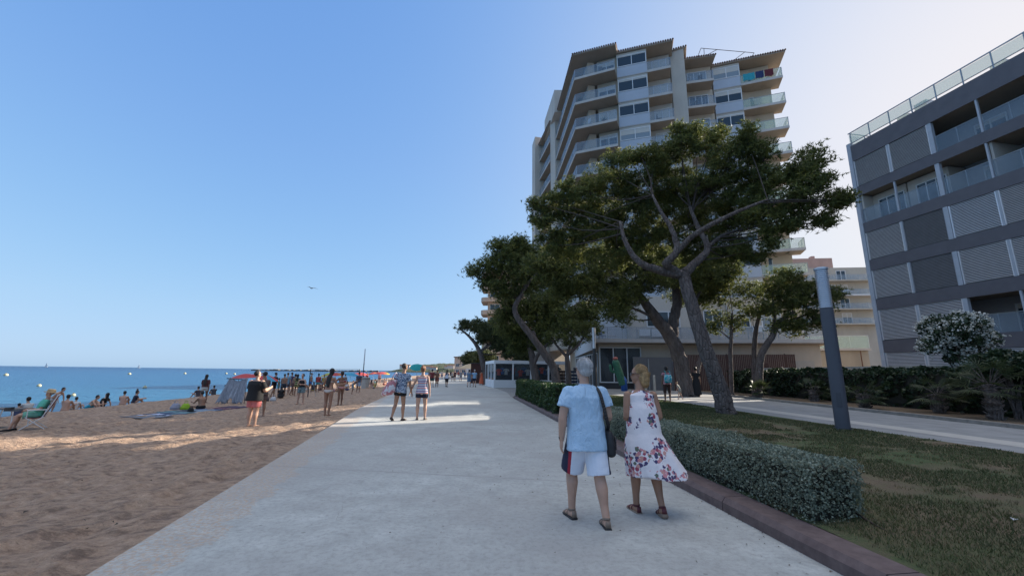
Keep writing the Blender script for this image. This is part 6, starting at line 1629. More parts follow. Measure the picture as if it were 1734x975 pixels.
person(loc=(cb2.x + fc.x, cb2.y + fc.y, cb2.z), h=1.72, face=132, skin='pink', hair='grey', style='crop', vox=.013, P=pose('chair'), top=dict(m=cl((.10, .42, .32)), hem=-.02, sleeve=.75, name='mint_shirt'), bottom=dict(m=cl((.16, .40, .30)), len=.75), hat=M_straw, shoes=dict(kind='shoe', m=black),
       label='man in a mint shirt and straw hat reading in a folding chair', seat=0.0)
bk = thing('newspaper', 'dark open magazine held on the lap of the man in the straw hat', 'magazine', cb2 + Vector((-.38, -.34, .62)))
m = MB(); m.box((-.0, 0, 0), (.36, .28, .012)); m.box((-.17, 0, .05), (.012, .28, .12)); part(m, 'pages', cl((.05, .05, .055)), bk)
tb = hit(17, 724)
ft = thing('folding_table', 'low folding beach table with a dark top at the left edge', 'table', tb)
m = MB(); m.box((-.25, .0, .62), (1.2, .6, .03)); part(m, 'tabletop', cl((.06, .06, .065)), ft, bevel=.006)
for (a, b_) in ((-.8, -.25), (-.8, .25), (.30, -.25), (.30, .25)): part(MB().tube([(a, b_, 0), (a * .85, b_, .61)], .016, 6), 'leg', M_whitem, ft)

# towels, clothes and bags lying on the sand
def towel_on(px, py, lab, c, w_=.9, l_=1.7, rz=0, name='beach_towel', cat='towel', seed=0, M=None, g_=None):
    v = hit(px, py); rr = random.Random(px * 7 + py + seed); nx, ny = 12, 16; vs_ = []; 
    for j in range(ny + 1):
        for i in range(nx + 1):
            a = (i / nx - .5) * w_; b_ = (j / ny - .5) * l_
            z = .02 + .03 * (vnoise(np.array(a * 5 + px), np.array(b_ * 5 + py), 20)) + .04 * max(0, float(vnoise(np.array(a * 2.5 + px), np.array(b_ * 2.5), 21)) - .6)
            vs_.append((a + .02 * math.sin(b_ * 7), b_, float(z)))
    fs_ = [(j * (nx + 1) + i, j * (nx + 1) + i + 1, (j + 1) * (nx + 1) + i + 1, (j + 1) * (nx + 1) + i) for j in range(ny) for i in range(nx)]
    mb = MB(); mb.add(vs_, fs_); o = mb.build(name, M or cloth(c), smooth=True); o.location = v; o.rotation_euler = (0, 0, R(rz))
    so = o.modifiers.new('s', 'SOLIDIFY'); so.thickness = .012; so.offset = -1
    return tag(o, lab, cat, g_)
for a in ((248, 706, 'grey towel at the left end of the row of towels', (.12, .13, .15), 1.0, 1.8, 70), (262, 704, 'pale lilac towel second in the row of towels', (.42, .44, .55), .8, 1.2, 60), (280, 702, 'navy towel third in the row of towels', (.03, .05, .10), .9, 1.6, 66),
          (297, 699, 'dusty teal towel under the grey bundle', (.10, .18, .20), .9, 1.7, 58), (311, 697, 'black towel in front of the yellow green bag', (.02, .02, .025), .8, 1.4, 70), (333, 696, 'blue grey towel beneath the bare backed young person', (.16, .22, .28), 1.0, 1.7, 65),
          (358, 694, 'navy and white towel right of the bare backed young person', (.06, .08, .16), .9, 1.6, 60), (380, 692, 'dark red towel just left of the stout man in black', (.09, .03, .05), .9, 1.7, 62), (400, 690, 'dark purple cloth at the right end of the row of towels', (.05, .03, .06), .8, 1.4, 62)):
    towel_on(a[0], a[1], a[2], a[3], a[4], a[5], a[6])
def bag_on(px, py, lab, c, r=.2, name='beach_bag', h=1.0):
    v = hit(px, py); root = thing(name, lab, 'bag', v)
    m = MB(); m.loft([((0, 0, 0), (1, 0, 0), (0, 1, 0), r, r * .7), ((0, 0, r * .5), (1, 0, 0), (0, 1, 0), r * 1.15, r * .8), ((.02, 0, r * 1.2 * h), (1, 0, 0), (0, 1, 0), r * .9, r * .5), ((.02, 0, r * 1.5 * h), (1, 0, 0), (0, 1, 0), r * .6, r * .2)], 12); solid(m, 'body', cloth(c), root, .025, 1, .03, .1)
    part(MB().tube([(-r * .5, 0, r * 1.3 * h), (-r * .2, .02, r * 2.1 * h), (r * .3, .02, r * 2.0 * h), (r * .5, 0, r * 1.3 * h)], .012, 5), 'handle', cloth(c), root)
bag_on(313, 694, 'bright yellow green bag beside the bare backed young person', (.24, .36, .02), .21)
bag_on(322, 698, 'small black bag on the towels next to the yellow green bag', (.012, .012, .012), .14)
bag_on(296, 694, 'grey bundle on the towels left of the yellow green bag', (.25, .25, .30), .22)
bag_on(560, 669, 'small red bag lying alone on the sand behind the bikini woman', (.3, .04, .03), .14)
bag_on(462, 679, 'white bag in front of the woman seated in black', (.5, .5, .5), .18); bag_on(449, 680, 'black bag in front of the man dressed in black', (.03, .03, .04), .2)
bag_on(324, 670, 'black bag standing alone on the crest of the beach', (.02, .02, .02), .2)

# grey sheet draped as a shade over two umbrellas, left of the group
v = hit(400, 683)
sh_ = thing('sheet_tent', 'grey sheet draped over a frame as a windbreak with coral umbrella above', 'tent', v)
t = NT('grey sheet'); t.color(t.ramp(t.noise(4, 4, stretch=(3, 3, .4)), [(.3, (.17, .185, .22)), (.7, (.30, .325, .37))])).set(Roughness=.9); t.bump(t.noise(5, 4, stretch=(3, 3, .3)), .6, .05); M_sheet = t.m
nu, nv = 40, 16; vs_ = []
for j in range(nv + 1):
    for i in range(nu + 1):
        u = i / nu - .5; q = j / nv; wd = 1.12 + .48 * (1 - q)
        fold = .09 * math.sin(i * .95) * (1 - q) + .04 * math.sin(i * 2.1 + 1)
        sag = -.10 * math.cos(u * math.pi * 2) * q; zb = .02 + (.22 if abs(u) < .12 else 0) * (1 - q) + .12 * (1 - q) * math.sin(i * .7) ** 2
        vs_.append((u * wd, -.55 * (1 - q) - .1 + fold - 1.2 * max(0, abs(u) - .42) * (1 - q), zb + (1.42 + sag - zb) * q))
fs_ = [(j * (nu + 1) + i, j * (nu + 1) + i + 1, (j + 1) * (nu + 1) + i + 1, (j + 1) * (nu + 1) + i) for j in range(nv) for i in range(nu)]
m = MB(); m.add(vs_, fs_); o = part(m, 'sheet', M_sheet, sh_, smooth=True); so = o.modifiers.new('s', 'SOLIDIFY'); so.thickness = .01
for x in (-.5, .0, .5): part(MB().tube([(x, -.05, 0), (x, -.08, 1.40)], .015, 6), 'pole', M_darkmetal, sh_)
m = MB(); m.tube([(-.70, -.1, 1.46), (.55, -.1, 1.40)], .03, 6); part(m, 'ridge_pole', M_darkmetal, sh_)

# beach umbrellas
def parasol(loc, r, h, cols, label, tilt=(0, 0), group=None, n=8, drop=.28):
    root = thing('beach_umbrella', label, 'umbrella', loc, 0, group); ax = N3((tilt[0], tilt[1], 1))
    part(MB().tube([(0, 0, 0), tuple(ax * h)], .018, 6), 'pole', M_whitem, root)
    u = ax.orthogonal().normalized(); v_ = ax.cross(u)
    for c_i, c in enumerate(cols):
        m = MB()
        for k in range(n):
            if k % len(cols) != c_i: continue
            a0, a1 = 2 * math.pi * k / n, 2 * math.pi * (k + 1) / n
            rings = []
            for q in (0, .35, .7, 1.0):
                z = h - drop * r * q ** 1.6; row = []
                for a in (a0, (a0 + a1) / 2, a1):
                    rr = r * q * (1 if a != (a0 + a1) / 2 else .975); row.append(tuple(ax * z + (u * math.cos(a) + v_ * math.sin(a)) * rr))
                rings.append(row)
            o = len(m.v)
            for row in rings: m.v += row
            for j in range(3):
                for i in range(2): m.f.append((o + j * 3 + i, o + j * 3 + i + 1, o + (j + 1) * 3 + i + 1, o + (j + 1) * 3 + i))
        q_ = part(m, 'canopy', c, root); so = q_.modifiers.new('s', 'SOLIDIFY'); so.thickness = .006
    return root
def canvas(c):
    key = ('c',) + tuple(c)
    if key not in _mc:
        t = NT('canvas'); t.color(tuple(c)).set(Roughness=.85); tr_ = t.n('BsdfTranslucent'); tr_.inputs[0].default_value = (*c, 1); mx = t.n('MixShader'); mx.inputs[0].default_value = .4
        t.bump(t.noise(8, 3), .2, .01)
        t.l(t.b.outputs[0], mx.inputs[1]); t.l(tr_.outputs[0], mx.inputs[2]); t.l(mx.outputs[0], t.out.inputs[0]); _mc[key] = t.m
    return _mc[key]
coral, red, yellow, teal, skyb, lime, cream, orange = canvas((.65, .12, .12)), canvas((.6, .07, .07)), canvas((.65, .50, .10)), canvas((.03, .42, .42)), canvas((.10, .45, .65)), canvas((.45, .60, .12)), canvas((.62, .52, .36)), canvas((.70, .25, .08))
v = hit(402, 677); parasol(v + Vector((.05, .6, 0)), .80, 1.72, [coral], 'coral umbrella showing above the grey sheet', (0, -.1))
v = hit(415, 674); parasol(v + Vector((.25, 1.0, 0)), .95, 1.72, [skyb, coral], 'sky blue and coral umbrella right of the grey sheet', (.28, -.05))
v = hit(9, 704); o = parasol(v, .7, 1.2, [coral], 'closed pink beach umbrella lying open at the left edge of the photo', (-.5, .2))
PS = [(559, 661, (yellow, lime), 'yellow and lime umbrella left of the coral one on the busy beach'), (567, 661, (orange, coral), 'orange and coral umbrella right of the yellow and lime one'), (608, 655, (coral,), 'pink umbrella standing behind the white mast'),
      (633, 650, (orange, coral), 'orange umbrella left in the far cluster of umbrellas'), (640, 648, (red,), 'red umbrella in the middle of the far cluster'), (648, 649, (yellow,), 'yellow umbrella right in the far cluster'), (652, 646, (lime, yellow), 'lime umbrella farthest in the far cluster'),
      (645, 652, (coral,), 'low coral umbrella in front of the far cluster'), (590, 657, (skyb,), 'pale blue umbrella between the pair of umbrellas and the mast'), (736, 640, (cream,), 'small cream umbrella at the end of the beach beyond the striped top woman')]
for i, (px, py, cols, lb) in enumerate(PS):
    parasol(hit(px, py), .85, 1.75, list(cols), lb, ((i % 3 - 1) * .15, -.1), 'umbrellas on the far beach')
# teal umbrella behind the couple
parasol(hit(705, 656), .62, 2.35, [teal], 'teal umbrella carried between the walking couple, farther on', (.1, -.6))
# crowd farther along the beach, in sun and shade
rs = random.Random(77)
tops = [(.5, .5, .5), (.02, .02, .03), (.35, .05, .05), (.05, .1, .3), (.4, .3, .1), (.1, .3, .3), (.45, .25, .3), (.2, .2, .22)]
tn = ['white', 'black', 'red', 'blue', 'ochre', 'teal', 'pink', 'grey']
BC = [(524, 664, 'stand'), (530, 662, 'sit'), (537, 664, 'stand'), (541, 661, 'sit'), (547, 662, 'stand'), (552, 660, 'sit'), (577, 660, 'sit'), (583, 658, 'stand'), (588, 661, 'sit'), (599, 656, 'sit'), (620, 655, 'stand'), (624, 652, 'sit'), (628, 656, 'sit'), (636, 654, 'sit'), (642, 650, 'stand'), (650, 652, 'sit'), (655, 649, 'sit'), (615, 652, 'stand'), (571, 663, 'sit'), (563, 664, 'sitback'), (633, 658, 'sitback'), (516, 661, 'sit')]
where = ['under the volleyball net', 'near the yellow and orange umbrellas', 'by the white mast', 'in the far umbrella cluster']
for i, (px, py, k) in enumerate(BC):
    c = tops[i % 8]; w_i = 0 if px < 550 else 1 if px < 595 else 2 if px < 628 else 3
    p = person(px, py, h=rs.uniform(1.55, 1.8), face=rs.uniform(-180, 180), skin=rs.choice(['fair', 'tan', 'brown', 'pink']), hair=rs.choice(['black', 'brown', 'dark', 'lightbrown']), style=rs.choice(['crop', 'short', 'long']), vox=.034, P=pose(k if k != 'stand' else rs.choice(['stand', 'walk'])),
               top=dict(m=cl(c), hem=0, sleeve=.4) if i % 3 else None, bottom=dict(m=cl(tops[(i + 3) % 8]), len=.4), female=bool(i % 2),
               label=f"{ {'stand': 'standing', 'sit': 'sitting', 'sitback': 'reclining'}[k]} beachgoer {'in ' + tn[i % 8] + ' top, ' if i % 3 else 'bare chested in '}{tn[(i + 3) % 8]} shorts, {where[w_i]}", group='crowd on the far beach')
# walkers ahead on the promenade
W = [(756, 655, 1.68, 'walk', (.55, .57, .65), (.015, .015, .02), 1.1, 'woman in a white top and black leggings walking away in mid promenade', 'dark', 'long', True),
     (794, 655, 1.72, 'walk2', (.10, .17, .26), (.12, .20, .30), .9, 'person in dark blue with a hat walking left of the pale blue shirt', 'brown', 'short', False),
     (803, 655, 1.74, 'walk', (.22, .38, .55), (.03, .03, .05), .7, 'person in a pale blue shirt and dark shorts near the kiosk', 'grey', 'crop', False),
     (770, 645, 1.70, 'walk', (.05, .02, .03), (.06, .02, .03), .6, 'person in dark red walking beyond the white topped woman', 'black', 'short', False),
     (780, 645, 1.76, 'walk2', (.20, .22, .24), (.2, .22, .25), .8, 'tall person in grey with a bare leg mid stride farther on', 'brown', 'crop', False),
     (740, 649, 1.66, 'walk', (.10, .22, .15), (.03, .07, .05), .7, 'person in green left of the white topped woman', 'black', 'short', False),
     (731, 655, 1.74, 'stand', (.16, .03, .03), (.02, .06, .05), .7, 'person in a dark red top and green shorts at the sand edge', 'black', 'short', False),
     (763, 641, 1.7, 'stand', (.03, .03, .04), (.1, .1, .12), .8, 'small dark figure beyond the woman in white top', 'black', 'short', False),
     (748, 642, 1.7, 'stand', (.5, .45, .4), (.1, .1, .2), .8, 'pale topped distant figure left of the white topped woman', 'brown', 'crop', False),
     (787, 641, 1.7, 'walk', (.08, .15, .3), (.05, .05, .08), .8, 'distant figure in blue under the cream parasol', 'black', 'crop', True),
     (766, 645, 1.6, 'walk2', (.4, .35, .3), (.03, .03, .03), .8, 'distant child in beige beside the dark red one', 'brown', 'crop', True),
     (727, 643, 1.7, 'stand', (.1, .1, .12), (.3, .1, .1), .8, 'distant figure in grey and red by the sand edge', 'brown', 'crop', False),
     (776, 641, 1.7, 'stand', (.45, .1, .08), (.4, .4, .4), .8, 'distant figure in a bright red top farther on', 'brown', 'crop', False)]
for px, py, h, k, c1, c2, ln_, lb, hr, st, fm in W:
    person(px, py, h=h, face=rs.uniform(-8, 12), P=pose(k), skin=rs.choice(['fair', 'tan', 'pink']), hair=hr, style=st, female=fm, vox=.024, top=dict(m=cl(c1), hem=-.06, sleeve=.5 if h > 1.69 else 0), bottom=dict(m=cl(c2), len=ln_), shoes=dict(kind='shoe', m=black), label=lb)
person(739.5, 655, h=1.72, face=160, P=pose('stand', la=((-.3, .2, -1), (.4, .8, .1)), ra=((.3, .2, -1), (-.4, .8, .1))), skin='brown', hair='black', style='short', vox=.02, build=1.1, bottom=dict(m=cl((.20, .06, .04)), len=.8), label='tanned bare chested man in rust shorts at the edge of the sand')
person(815, 652, h=1.72, face=30, skin='tan', hair='black', style='short', female=True, vox=.022, P=pose('walk'), dress=dict(m=cl((.60, .14, .07)), hem=-.75, flare=.10), label='woman in a long orange red dress just left of the white kiosk')
# by the terrace on the right
v = hit(1131, 680)
p = person(1131, 680, h=1.66, face=0, skin='brown', hair='black', style='bun', female=True, vox=.015, P=pose('stand'), top=dict(m=blotch((.45, .18, .20), (.55, .28, .28), (.4, .15, .15), 10), hem=-.06, sleeve=.3, name='pink_top'), bottom=dict(m=cl((.06, .025, .02)), len=1.2, loose=.012, name='trousers'),
           label='woman in a pink top carrying a turquoise backpack near the thick pine')
bp_ = thing('backpack', 'turquoise and white patterned bag on the back of the woman in the pink top', 'bag', p.location + Vector((0, -.20, 1.08)))
m = MB(); m.loft([((0, 0, -.20), (1, 0, 0), (0, 1, 0), .17, .07), ((0, 0, 0), (1, 0, 0), (0, 1, 0), .19, .08), ((0, 0, .18), (1, 0, 0), (0, 1, 0), .15, .06)], 14, .7); part(m, 'body', blotch((.03, .38, .42), (.5, .6, .6), (.04, .4, .45), 12), bp_, smooth=True)
m = MB(); [m.tube([(e * .11, .0, .17), (e * .11, .04, .33), (e * .10, .12, .36)], .018, 6) for e in (-1, 1)]; part(m, 'strap', cl((.03, .3, .33)), bp_)
person(1181, 672, h=1.72, face=-20, skin='tan', hair='black', style='bun', female=True, vox=.015, P=pose('stand'), top=dict(m=black, hem=0, sleeve=.6), dress=dict(m=black, hem=-.78, flare=.05), label='woman in a long black dress standing right of the thick pine trunk')
person(1152, 676, h=.92, face=60, skin='fair', hair='blond', style='crop', vox=.015, P=pose('walk', lean=(0, .4)), top=dict(m=cl((.25, .25, .22)), hem=-.1, sleeve=.5), bottom=dict(m=cl((.2, .2, .18)), len=.6), label='toddler in pale clothes stooping at the foot of the thick pine')
# a pair leaning on the balcony of the grey block
for s_i, lb in ((11.6, 'person in a dark red top leaning on a balcony rail of the grey block'), (12.6, 'person in grey at the same balcony rail, nearer the right edge')):
    q = Vector((25.4, 28.4)) + Vector((.165, -.986)) * s_i + Vector((-.986, -.165)) * -.45
    person(loc=(q.x, q.y, 12.4), h=1.72, face=100, skin='tan', hair='black', vox=.02, P=pose('stand', la=((-.1, .7, -.7), (.1, 1, .1)), ra=((.1, .7, -.7), (-.1, 1, .1)), lean=(0, .15)), top=dict(m=cl((.15, .04, .05) if s_i < 12 else (.2, .2, .22)), hem=-.05, sleeve=.5), bottom=dict(m=cl((.35, .35, .36)), len=.7), label=lb)
bake_all()
# ================================================================ SMALLER THINGS
# lamp column
b_ = atz(1428, 727, .25)
lc = thing('lamp_column', 'dark grey cylindrical lamp column with a ribbed silver head beside the path', 'street lamp', (b_.x, b_.y, .22))
M_col = mat('dark lamp paint', (.065, .068, .085), .5, .08, 4, .05, 40, .002); H_ = 4.12
part(MB().tube([(0, 0, 0), (0, 0, .02), (0, 0, 3.06)], [.165, .158, .150], 28), 'shaft', M_col, lc, smooth=False)
M_lens = mat('frosted lamp lens', (.42, .45, .50), .3, .05, 4, 0); M_ring = mat('silver ring', (.55, .56, .60), .35, .08, 5, 0, metal=.5)
m = MB(); m.tube([(0, 0, .0), (0, 0, .035)], .24, 20)
for k in range(4): m.tube([(math.cos(k * 1.571 + .4) * .2, math.sin(k * 1.571 + .4) * .2, .035), (math.cos(k * 1.571 + .4) * .2, math.sin(k * 1.571 + .4) * .2, .07)], .018, 6)
part(m, 'base_plate', M_col, lc)
m = MB(); m.box((-.10, -.128, .75), (.10, .012, .34), R(-37)); part(m, 'hatch', mat('lamp hatch', (.05, .052, .065), .5), lc)
part(MB().tube([(0, 0, 3.07), (0, 0, H_ - .02)], [.125, .122], 24), 'lens', M_lens, lc)
m = MB(); z = 3.08
while z < H_ - .05: m.tube([(0, 0, z), (0, 0, z + .022)], [.150, .146], 24); z += .052
part(m, 'ring_louvres', M_ring, lc)
part(MB().tube([(0, 0, H_ - .02), (0, 0, H_ + .02), (0, 0, H_ + .045)], [.165, .165, .10], 24), 'cap', M_ring, lc)
# tall lamp post by the cafe
v = at(1008, 655, 27)
lp = thing('lamp_post', 'slim lamp post with a pale top rising in front of the cafe corner', 'street lamp', (v.x, v.y, .1))
part(MB().tube([(0, 0, 0), (0, 0, 3.0)], [.11, .10], 12), 'pole', M_darkmetal, lp); part(MB().tube([(0, 0, 3.0), (0, 0, 4.35)], [.10, .10], 12), 'lens', M_ring, lp)
# two slim bollards by the grey wall
for px, lb in ((1094, 'left of two pale bollard posts by the grey wall'), (1109, 'right of two pale bollard posts by the grey wall')):
    v = atz(px, 663, .25); bo = thing('bollard', lb, 'bollard', v, 0, 'pale posts by the grey wall'); h_ = 1.15
    part(MB().tube([(0, 0, 0), (0, 0, h_)], [.09, .085], 10), 'post', M_pale, bo); part(MB().tube([(0, 0, h_), (0, 0, h_ + .05)], [.085, .05], 10), 'cap', M_pale, bo)
# cactus shaped figure at the cafe door
v = at(1047, 655, 31.5)
ca = thing('cactus_figure', 'green cactus shaped display figure with a pink top by the cafe door', 'display figure', (v.x, v.y, .2))
M_cg = mat('green display plastic', (.03, .13, .075), .5, .3, 8, .3)
m = MB(); sp, sr = smooth([(.35, 0, .5), (.12, 0, 1.3), (-.12, 0, 2.1)], [.26, .30, .28], 5); m.tube(sp, sr, 14); m.ball(sp[-1], .28, n=14, m=8)
solid(m, 'stem', M_cg, ca, .03, 2)
m = MB(); sp, sr = smooth([(-.05, 0, 1.45), (-.45, 0, 1.5), (-.55, 0, 1.9)], [.11, .11, .10], 4); m.tube(sp, sr, 10); m.ball(sp[-1], .10); part(m, 'arm', M_cg, ca, smooth=True)
m = MB(); m.ball((-.14, 0, 2.42), (.2, .2, .13)); part(m, 'flower', mat('faded pink plastic', (.35, .10, .08), .5), ca, smooth=True)
m = MB(); m.tube([(.45, 0, 0), (.42, 0, .9), (.38, 0, 1.15)], [.24, .22, .1], 12); part(m, 'pot', mat('blue plastic', (.02, .10, .35), .4), ca, smooth=True)
bake_all()
# sign stands and racks in front of the cafe
def rack(px, py, Y, lb, seed):
    v = at(px, py, Y); g = random.Random(seed); root = thing('postcard_rack', lb, 'display rack', (v.x, v.y, .05), 0, 'display racks in front of the cafe')
    part(MB().tube([(0, 0, 0), (0, 0, 1.7)], .03, 8), 'pole', M_darkmetal, root)
    m = MB(); m.box((0, 0, .02), (.6, .6, .04)); part(m, 'base', M_darkmetal, root)
    m = MB()
    for j in range(5):
        for k in range(6):
            a = k * math.pi / 3; m.box((math.cos(a) * .26, math.sin(a) * .26, .45 + j * .28), (.22, .03, .2), a + math.pi / 2)
    part(m, 'cards', cloth([(.05, .04, .05), (.08, .05, .04), (.04, .05, .08)][seed % 3]), root)
for i, (px, lb) in enumerate(((940, 'display rack nearest the bent pine by the cafe'), (952, 'second dark display rack left of the small forked pine'), (972, 'display rack right of the small forked pine'), (985, 'display rack just behind the grey haired head'))): rack(px, 655, 36 + i * .3, lb, i)
# cafe chairs on the first floor terrace
for i, (px, lb) in enumerate(((1030, 'white terrace chair second from the right above the cafe'), (1020, 'blue grey terrace chair left above the cafe'), (1038, 'white terrace chair rightmost above the cafe'))):
    v = at(px, 562, 37.0); c_ = thing('terrace_chair', lb, 'chair', (v.x, v.y, 4.345), i * .7, 'chairs on the first floor terrace'); Mx = cloth((.12, .18, .32)) if i == 1 else M_white
    for a in (-.2, .2):
        for b2 in (-.2, .2): part(MB().tube([(a * 1.1, b2 * 1.1, 0), (a, b2, .44)], .02, 6), 'leg', Mx, c_)
    m = MB(); m.box((0, 0, .46), (.46, .46, .04)); part(m, 'seat', Mx, c_, bevel=.01)
    m = MB(); m.box((0, .22, .72), (.44, .04, .36)); part(m, 'backrest', Mx, c_, bevel=.01)
# awning and cream parasol far ahead
v = atz(798, 643, 0); ps = parasol(Vector((v.x, v.y, 0)), 2.6, 3.0, [cream], 'large cream parasol over the promenade left of the kiosk', (0, 0), n=8, drop=.34)
dk = thing('dark_booth', 'dark brown booth standing behind the woman in orange red, left of the kiosk', 'booth')
p0_ = at(808, 650, 58); m = MB(); m.box((p0_.x, p0_.y, 1.3), (1.7, 1.6, 2.6)); part(m, 'wall', cloth((.07, .03, .025)), dk); m = MB(); m.box((p0_.x, p0_.y, 2.66), (1.9, 1.8, .1)); part(m, 'roof', M_darkmetal, dk)
# litter bin and mast on the beach
v = hit(618, 657); lb_ = thing('litter_bin', 'pale concrete litter bin on the sand beside the white mast', 'litter bin', v)
part(MB().tube([(0, 0, -.05), (0, 0, 1.15), (0, 0, 1.18)], [.42, .46, .44], 14), 'bin', M_pale, lb_); part(MB().tube([(0, 0, 1.0), (0, 0, 1.06)], [.48, .48], 14), 'rim', M_darkmetal, lb_)
v = hit(613, 657); ms = thing('beach_mast', 'tall white mast standing on the sand by the litter bin', 'mast', v)
part(MB().tube([(0, 0, 0), (0, 0, 2.6)], [.06, .05], 8), 'pole', M_darkmetal, ms); part(MB().tube([(0, 0, 2.6), (0, 0, 4.3)], [.07, .05], 8), 'top', M_white, ms)
# volleyball net
a, b2 = hit(521, 672), hit(606, 660)
vn = thing('volleyball_net', 'volleyball net strung between two posts across the beach', 'volleyball net', a)
part(MB().tube([(0, 0, 0), (0, 0, 2.02)], .035, 8), 'post', M_darkmetal, vn); part(MB().tube([(.55, .1, 0), (.12, 0, 1.7)], .02, 6), 'brace', M_metal, vn)
d_ = b2 - a; part(MB().tube([tuple(d_), tuple(d_ + Vector((0, 0, 2.02)))], .035, 8), 'post', M_darkmetal, vn)
M_net = NT('net'); M_net.color((.05, .05, .05)); 
mm_ = M_net.n('SeparateXYZ'); M_net.l(M_net.coord(), mm_.inputs[0]); gx = M_net.math('LESS_THAN', M_net.math('FRACT', M_net.math('MULTIPLY', mm_.outputs[0], 8)), .18); gz_ = M_net.math('LESS_THAN', M_net.math('FRACT', M_net.math('MULTIPLY', mm_.outputs[2], 9)), .18)
M_net.l(M_net.math('MAXIMUM', gx, gz_), M_net.b.inputs['Alpha'])
m = MB(); L_ = Vector((d_.x, d_.y, 0)).length
for k in range(int(L_ / .35)): q = Vector((d_.x, d_.y, 0)) * (k * .35 / L_); m.tube([q + Vector((0, 0, d_.z * k * .35 / L_ + 1.62)), q + Vector((0, 0, d_.z * k * .35 / L_ + 2.0))], .004, 4)
for h_ in (1.62, 1.8): m.tube([(0, 0, h_), tuple(d_ + Vector((0, 0, h_)))], .004, 4)
part(m, 'net', M_darkmetal, vn)
m = MB(); m.tube([(0, 0, 2.0), tuple(d_ + Vector((0, 0, 2.0)))], .014, 5); part(m, 'tape', M_metal, vn)
# fixed mooring buoys
M_by = mat('pale buoy', (.42, .40, .26), .4, .1); 
for i, (px, py, lb) in enumerate(((10, 636, 'pale buoy farthest left on the sea'), (66, 654, 'pale buoy above and left of the straw hat'), (124, 670, 'largest yellowish buoy, nearest the beach'), (219, 634, 'buoy just below the sailing boat horizon, left of centre'), (245, 657, 'yellowish buoy in the middle of the left water'), (313, 633, 'buoy halfway between the two sailing boats and the tent'), (383, 633, 'small far buoy above the grey sheet tent'), (397, 634, 'rightmost of the small far buoys'))):
    v = atz(px, py, SEA_Z); r_ = .32 if i != 2 else .30; bu = thing('buoy', lb, 'buoy', v, 0, 'buoys marking the bathing area')
    r_ = max(.20, min(.6, v.y * .0042))
    m = MB(); m.ball((0, 0, r_ * .35), r_, n=14, m=10); part(m, 'float', M_by, bu, smooth=True); part(MB().tube([(0, 0, r_ * 1.3), (0, 0, r_ * 1.6)], .06, 6), 'eye', M_darkmetal, bu)
# canoe
v = atz(441, 637, SEA_Z); kn = thing('canoe', 'small blue canoe on the water above the beach group', 'canoe', v)
m = MB(); m.loft([((-2.2, 0, .3), (0, 1, 0), (0, 0, 1), .03, .05), ((-1.3, 0, .18), (0, 1, 0), (0, 0, 1), .32, .22), ((0, 0, .15), (0, 1, 0), (0, 0, 1), .40, .25), ((1.3, 0, .18), (0, 1, 0), (0, 0, 1), .32, .22), ((2.2, 0, .3), (0, 1, 0), (0, 0, 1), .03, .05)], 12); part(m, 'hull', mat('blue hull', (.02, .12, .45), .4), kn, smooth=True)
part(MB().tube([(-.9, -.3, .5), (.9, .3, .8)], .03, 6), 'paddle', M_white, kn)
# sailing boats
M_sail = mat('white sail', (.8, .8, .78), .7, .03)
for px, lb in ((78, 'white sailing boat on the horizon at the far left'), (235, 'smaller white sailing boat on the horizon, second from the left')):
    r = ray(px, 620); Yb_ = 1500; x = r[0] / r[1] * Yb_; sb = thing('sailing_boat', lb, 'sailing boat', (x, Yb_, SEA_Z), 0, 'sailing boats on the horizon'); k = 1.0 if px < 100 else .85
    m = MB(); m.loft([((-6 * k, 0, 1.0), (0, 1, 0), (0, 0, 1), .1, .3), ((-3 * k, 0, .7), (0, 1, 0), (0, 0, 1), 1.5, .8), ((3 * k, 0, .7), (0, 1, 0), (0, 0, 1), 1.6, .8), ((6 * k, 0, 1.0), (0, 1, 0), (0, 0, 1), .8, .5)], 10); part(m, 'hull', M_white, sb)
    m = MB(); m.add([(0, 0, 2), (5 * k, .4, 2.2), (.4, 0, 17 * k), (0, .12, 2), (5 * k, .52, 2.2), (.4, .12, 17 * k)], [(0, 1, 2), (5, 4, 3), (0, 3, 4, 1), (1, 4, 5, 2), (2, 5, 3, 0)]); part(m, 'mainsail', M_sail, sb)
    m = MB(); m.add([(-5.2 * k, 0, 1.8), (-.4, .3, 2), (-.2, 0, 14 * k), (-5.2 * k, .1, 1.8), (-.4, .4, 2), (-.2, .1, 14 * k)], [(0, 1, 2), (5, 4, 3), (0, 3, 4, 1), (1, 4, 5, 2), (2, 5, 3, 0)]); part(m, 'jib', M_sail, sb)
    part(MB().tube([(0, 0, 1), (0, 0, 18 * k)], .1, 6), 'mast', M_metal, sb)
# seagull in flight
v = at(528, 488, 60)
sg = thing('seagull', 'dark seagull gliding alone in the blue sky over the sea', 'seagull', v, R(60))
M_g = mat('gull plumage', (.10, .10, .11), .8, .2, 20, 0)
m = MB(); m.loft([((0, -.36, 0), (1, 0, 0), (0, 0, 1), .07, .012), ((0, -.2, 0), (1, 0, 0), (0, 0, 1), .05, .045), ((0, 0, 0), (1, 0, 0), (0, 0, 1), .075, .075), ((0, .16, .01), (1, 0, 0), (0, 0, 1), .05, .05), ((0, .24, .03), (1, 0, 0), (0, 0, 1), .042, .042), ((0, .29, .025), (1, 0, 0), (0, 0, 1), .012, .012), ((0, .34, .01), (1, 0, 0), (0, 0, 1), .004, .004)], 12)
for e in (-1, 1):
    m.loft([((e * .04, .03, .02), (0, 1, 0), (0, 0, 1), .11, .02), ((e * .35, .08, .14), (0, 1, 0), (0, 0, 1), .10, .014), ((e * .62, .0, .10), (0, 1, 0), (0, 0, 1), .06, .008), ((e * .80, -.10, .02), (0, 1, 0), (0, 0, 1), .012, .004)], 10)
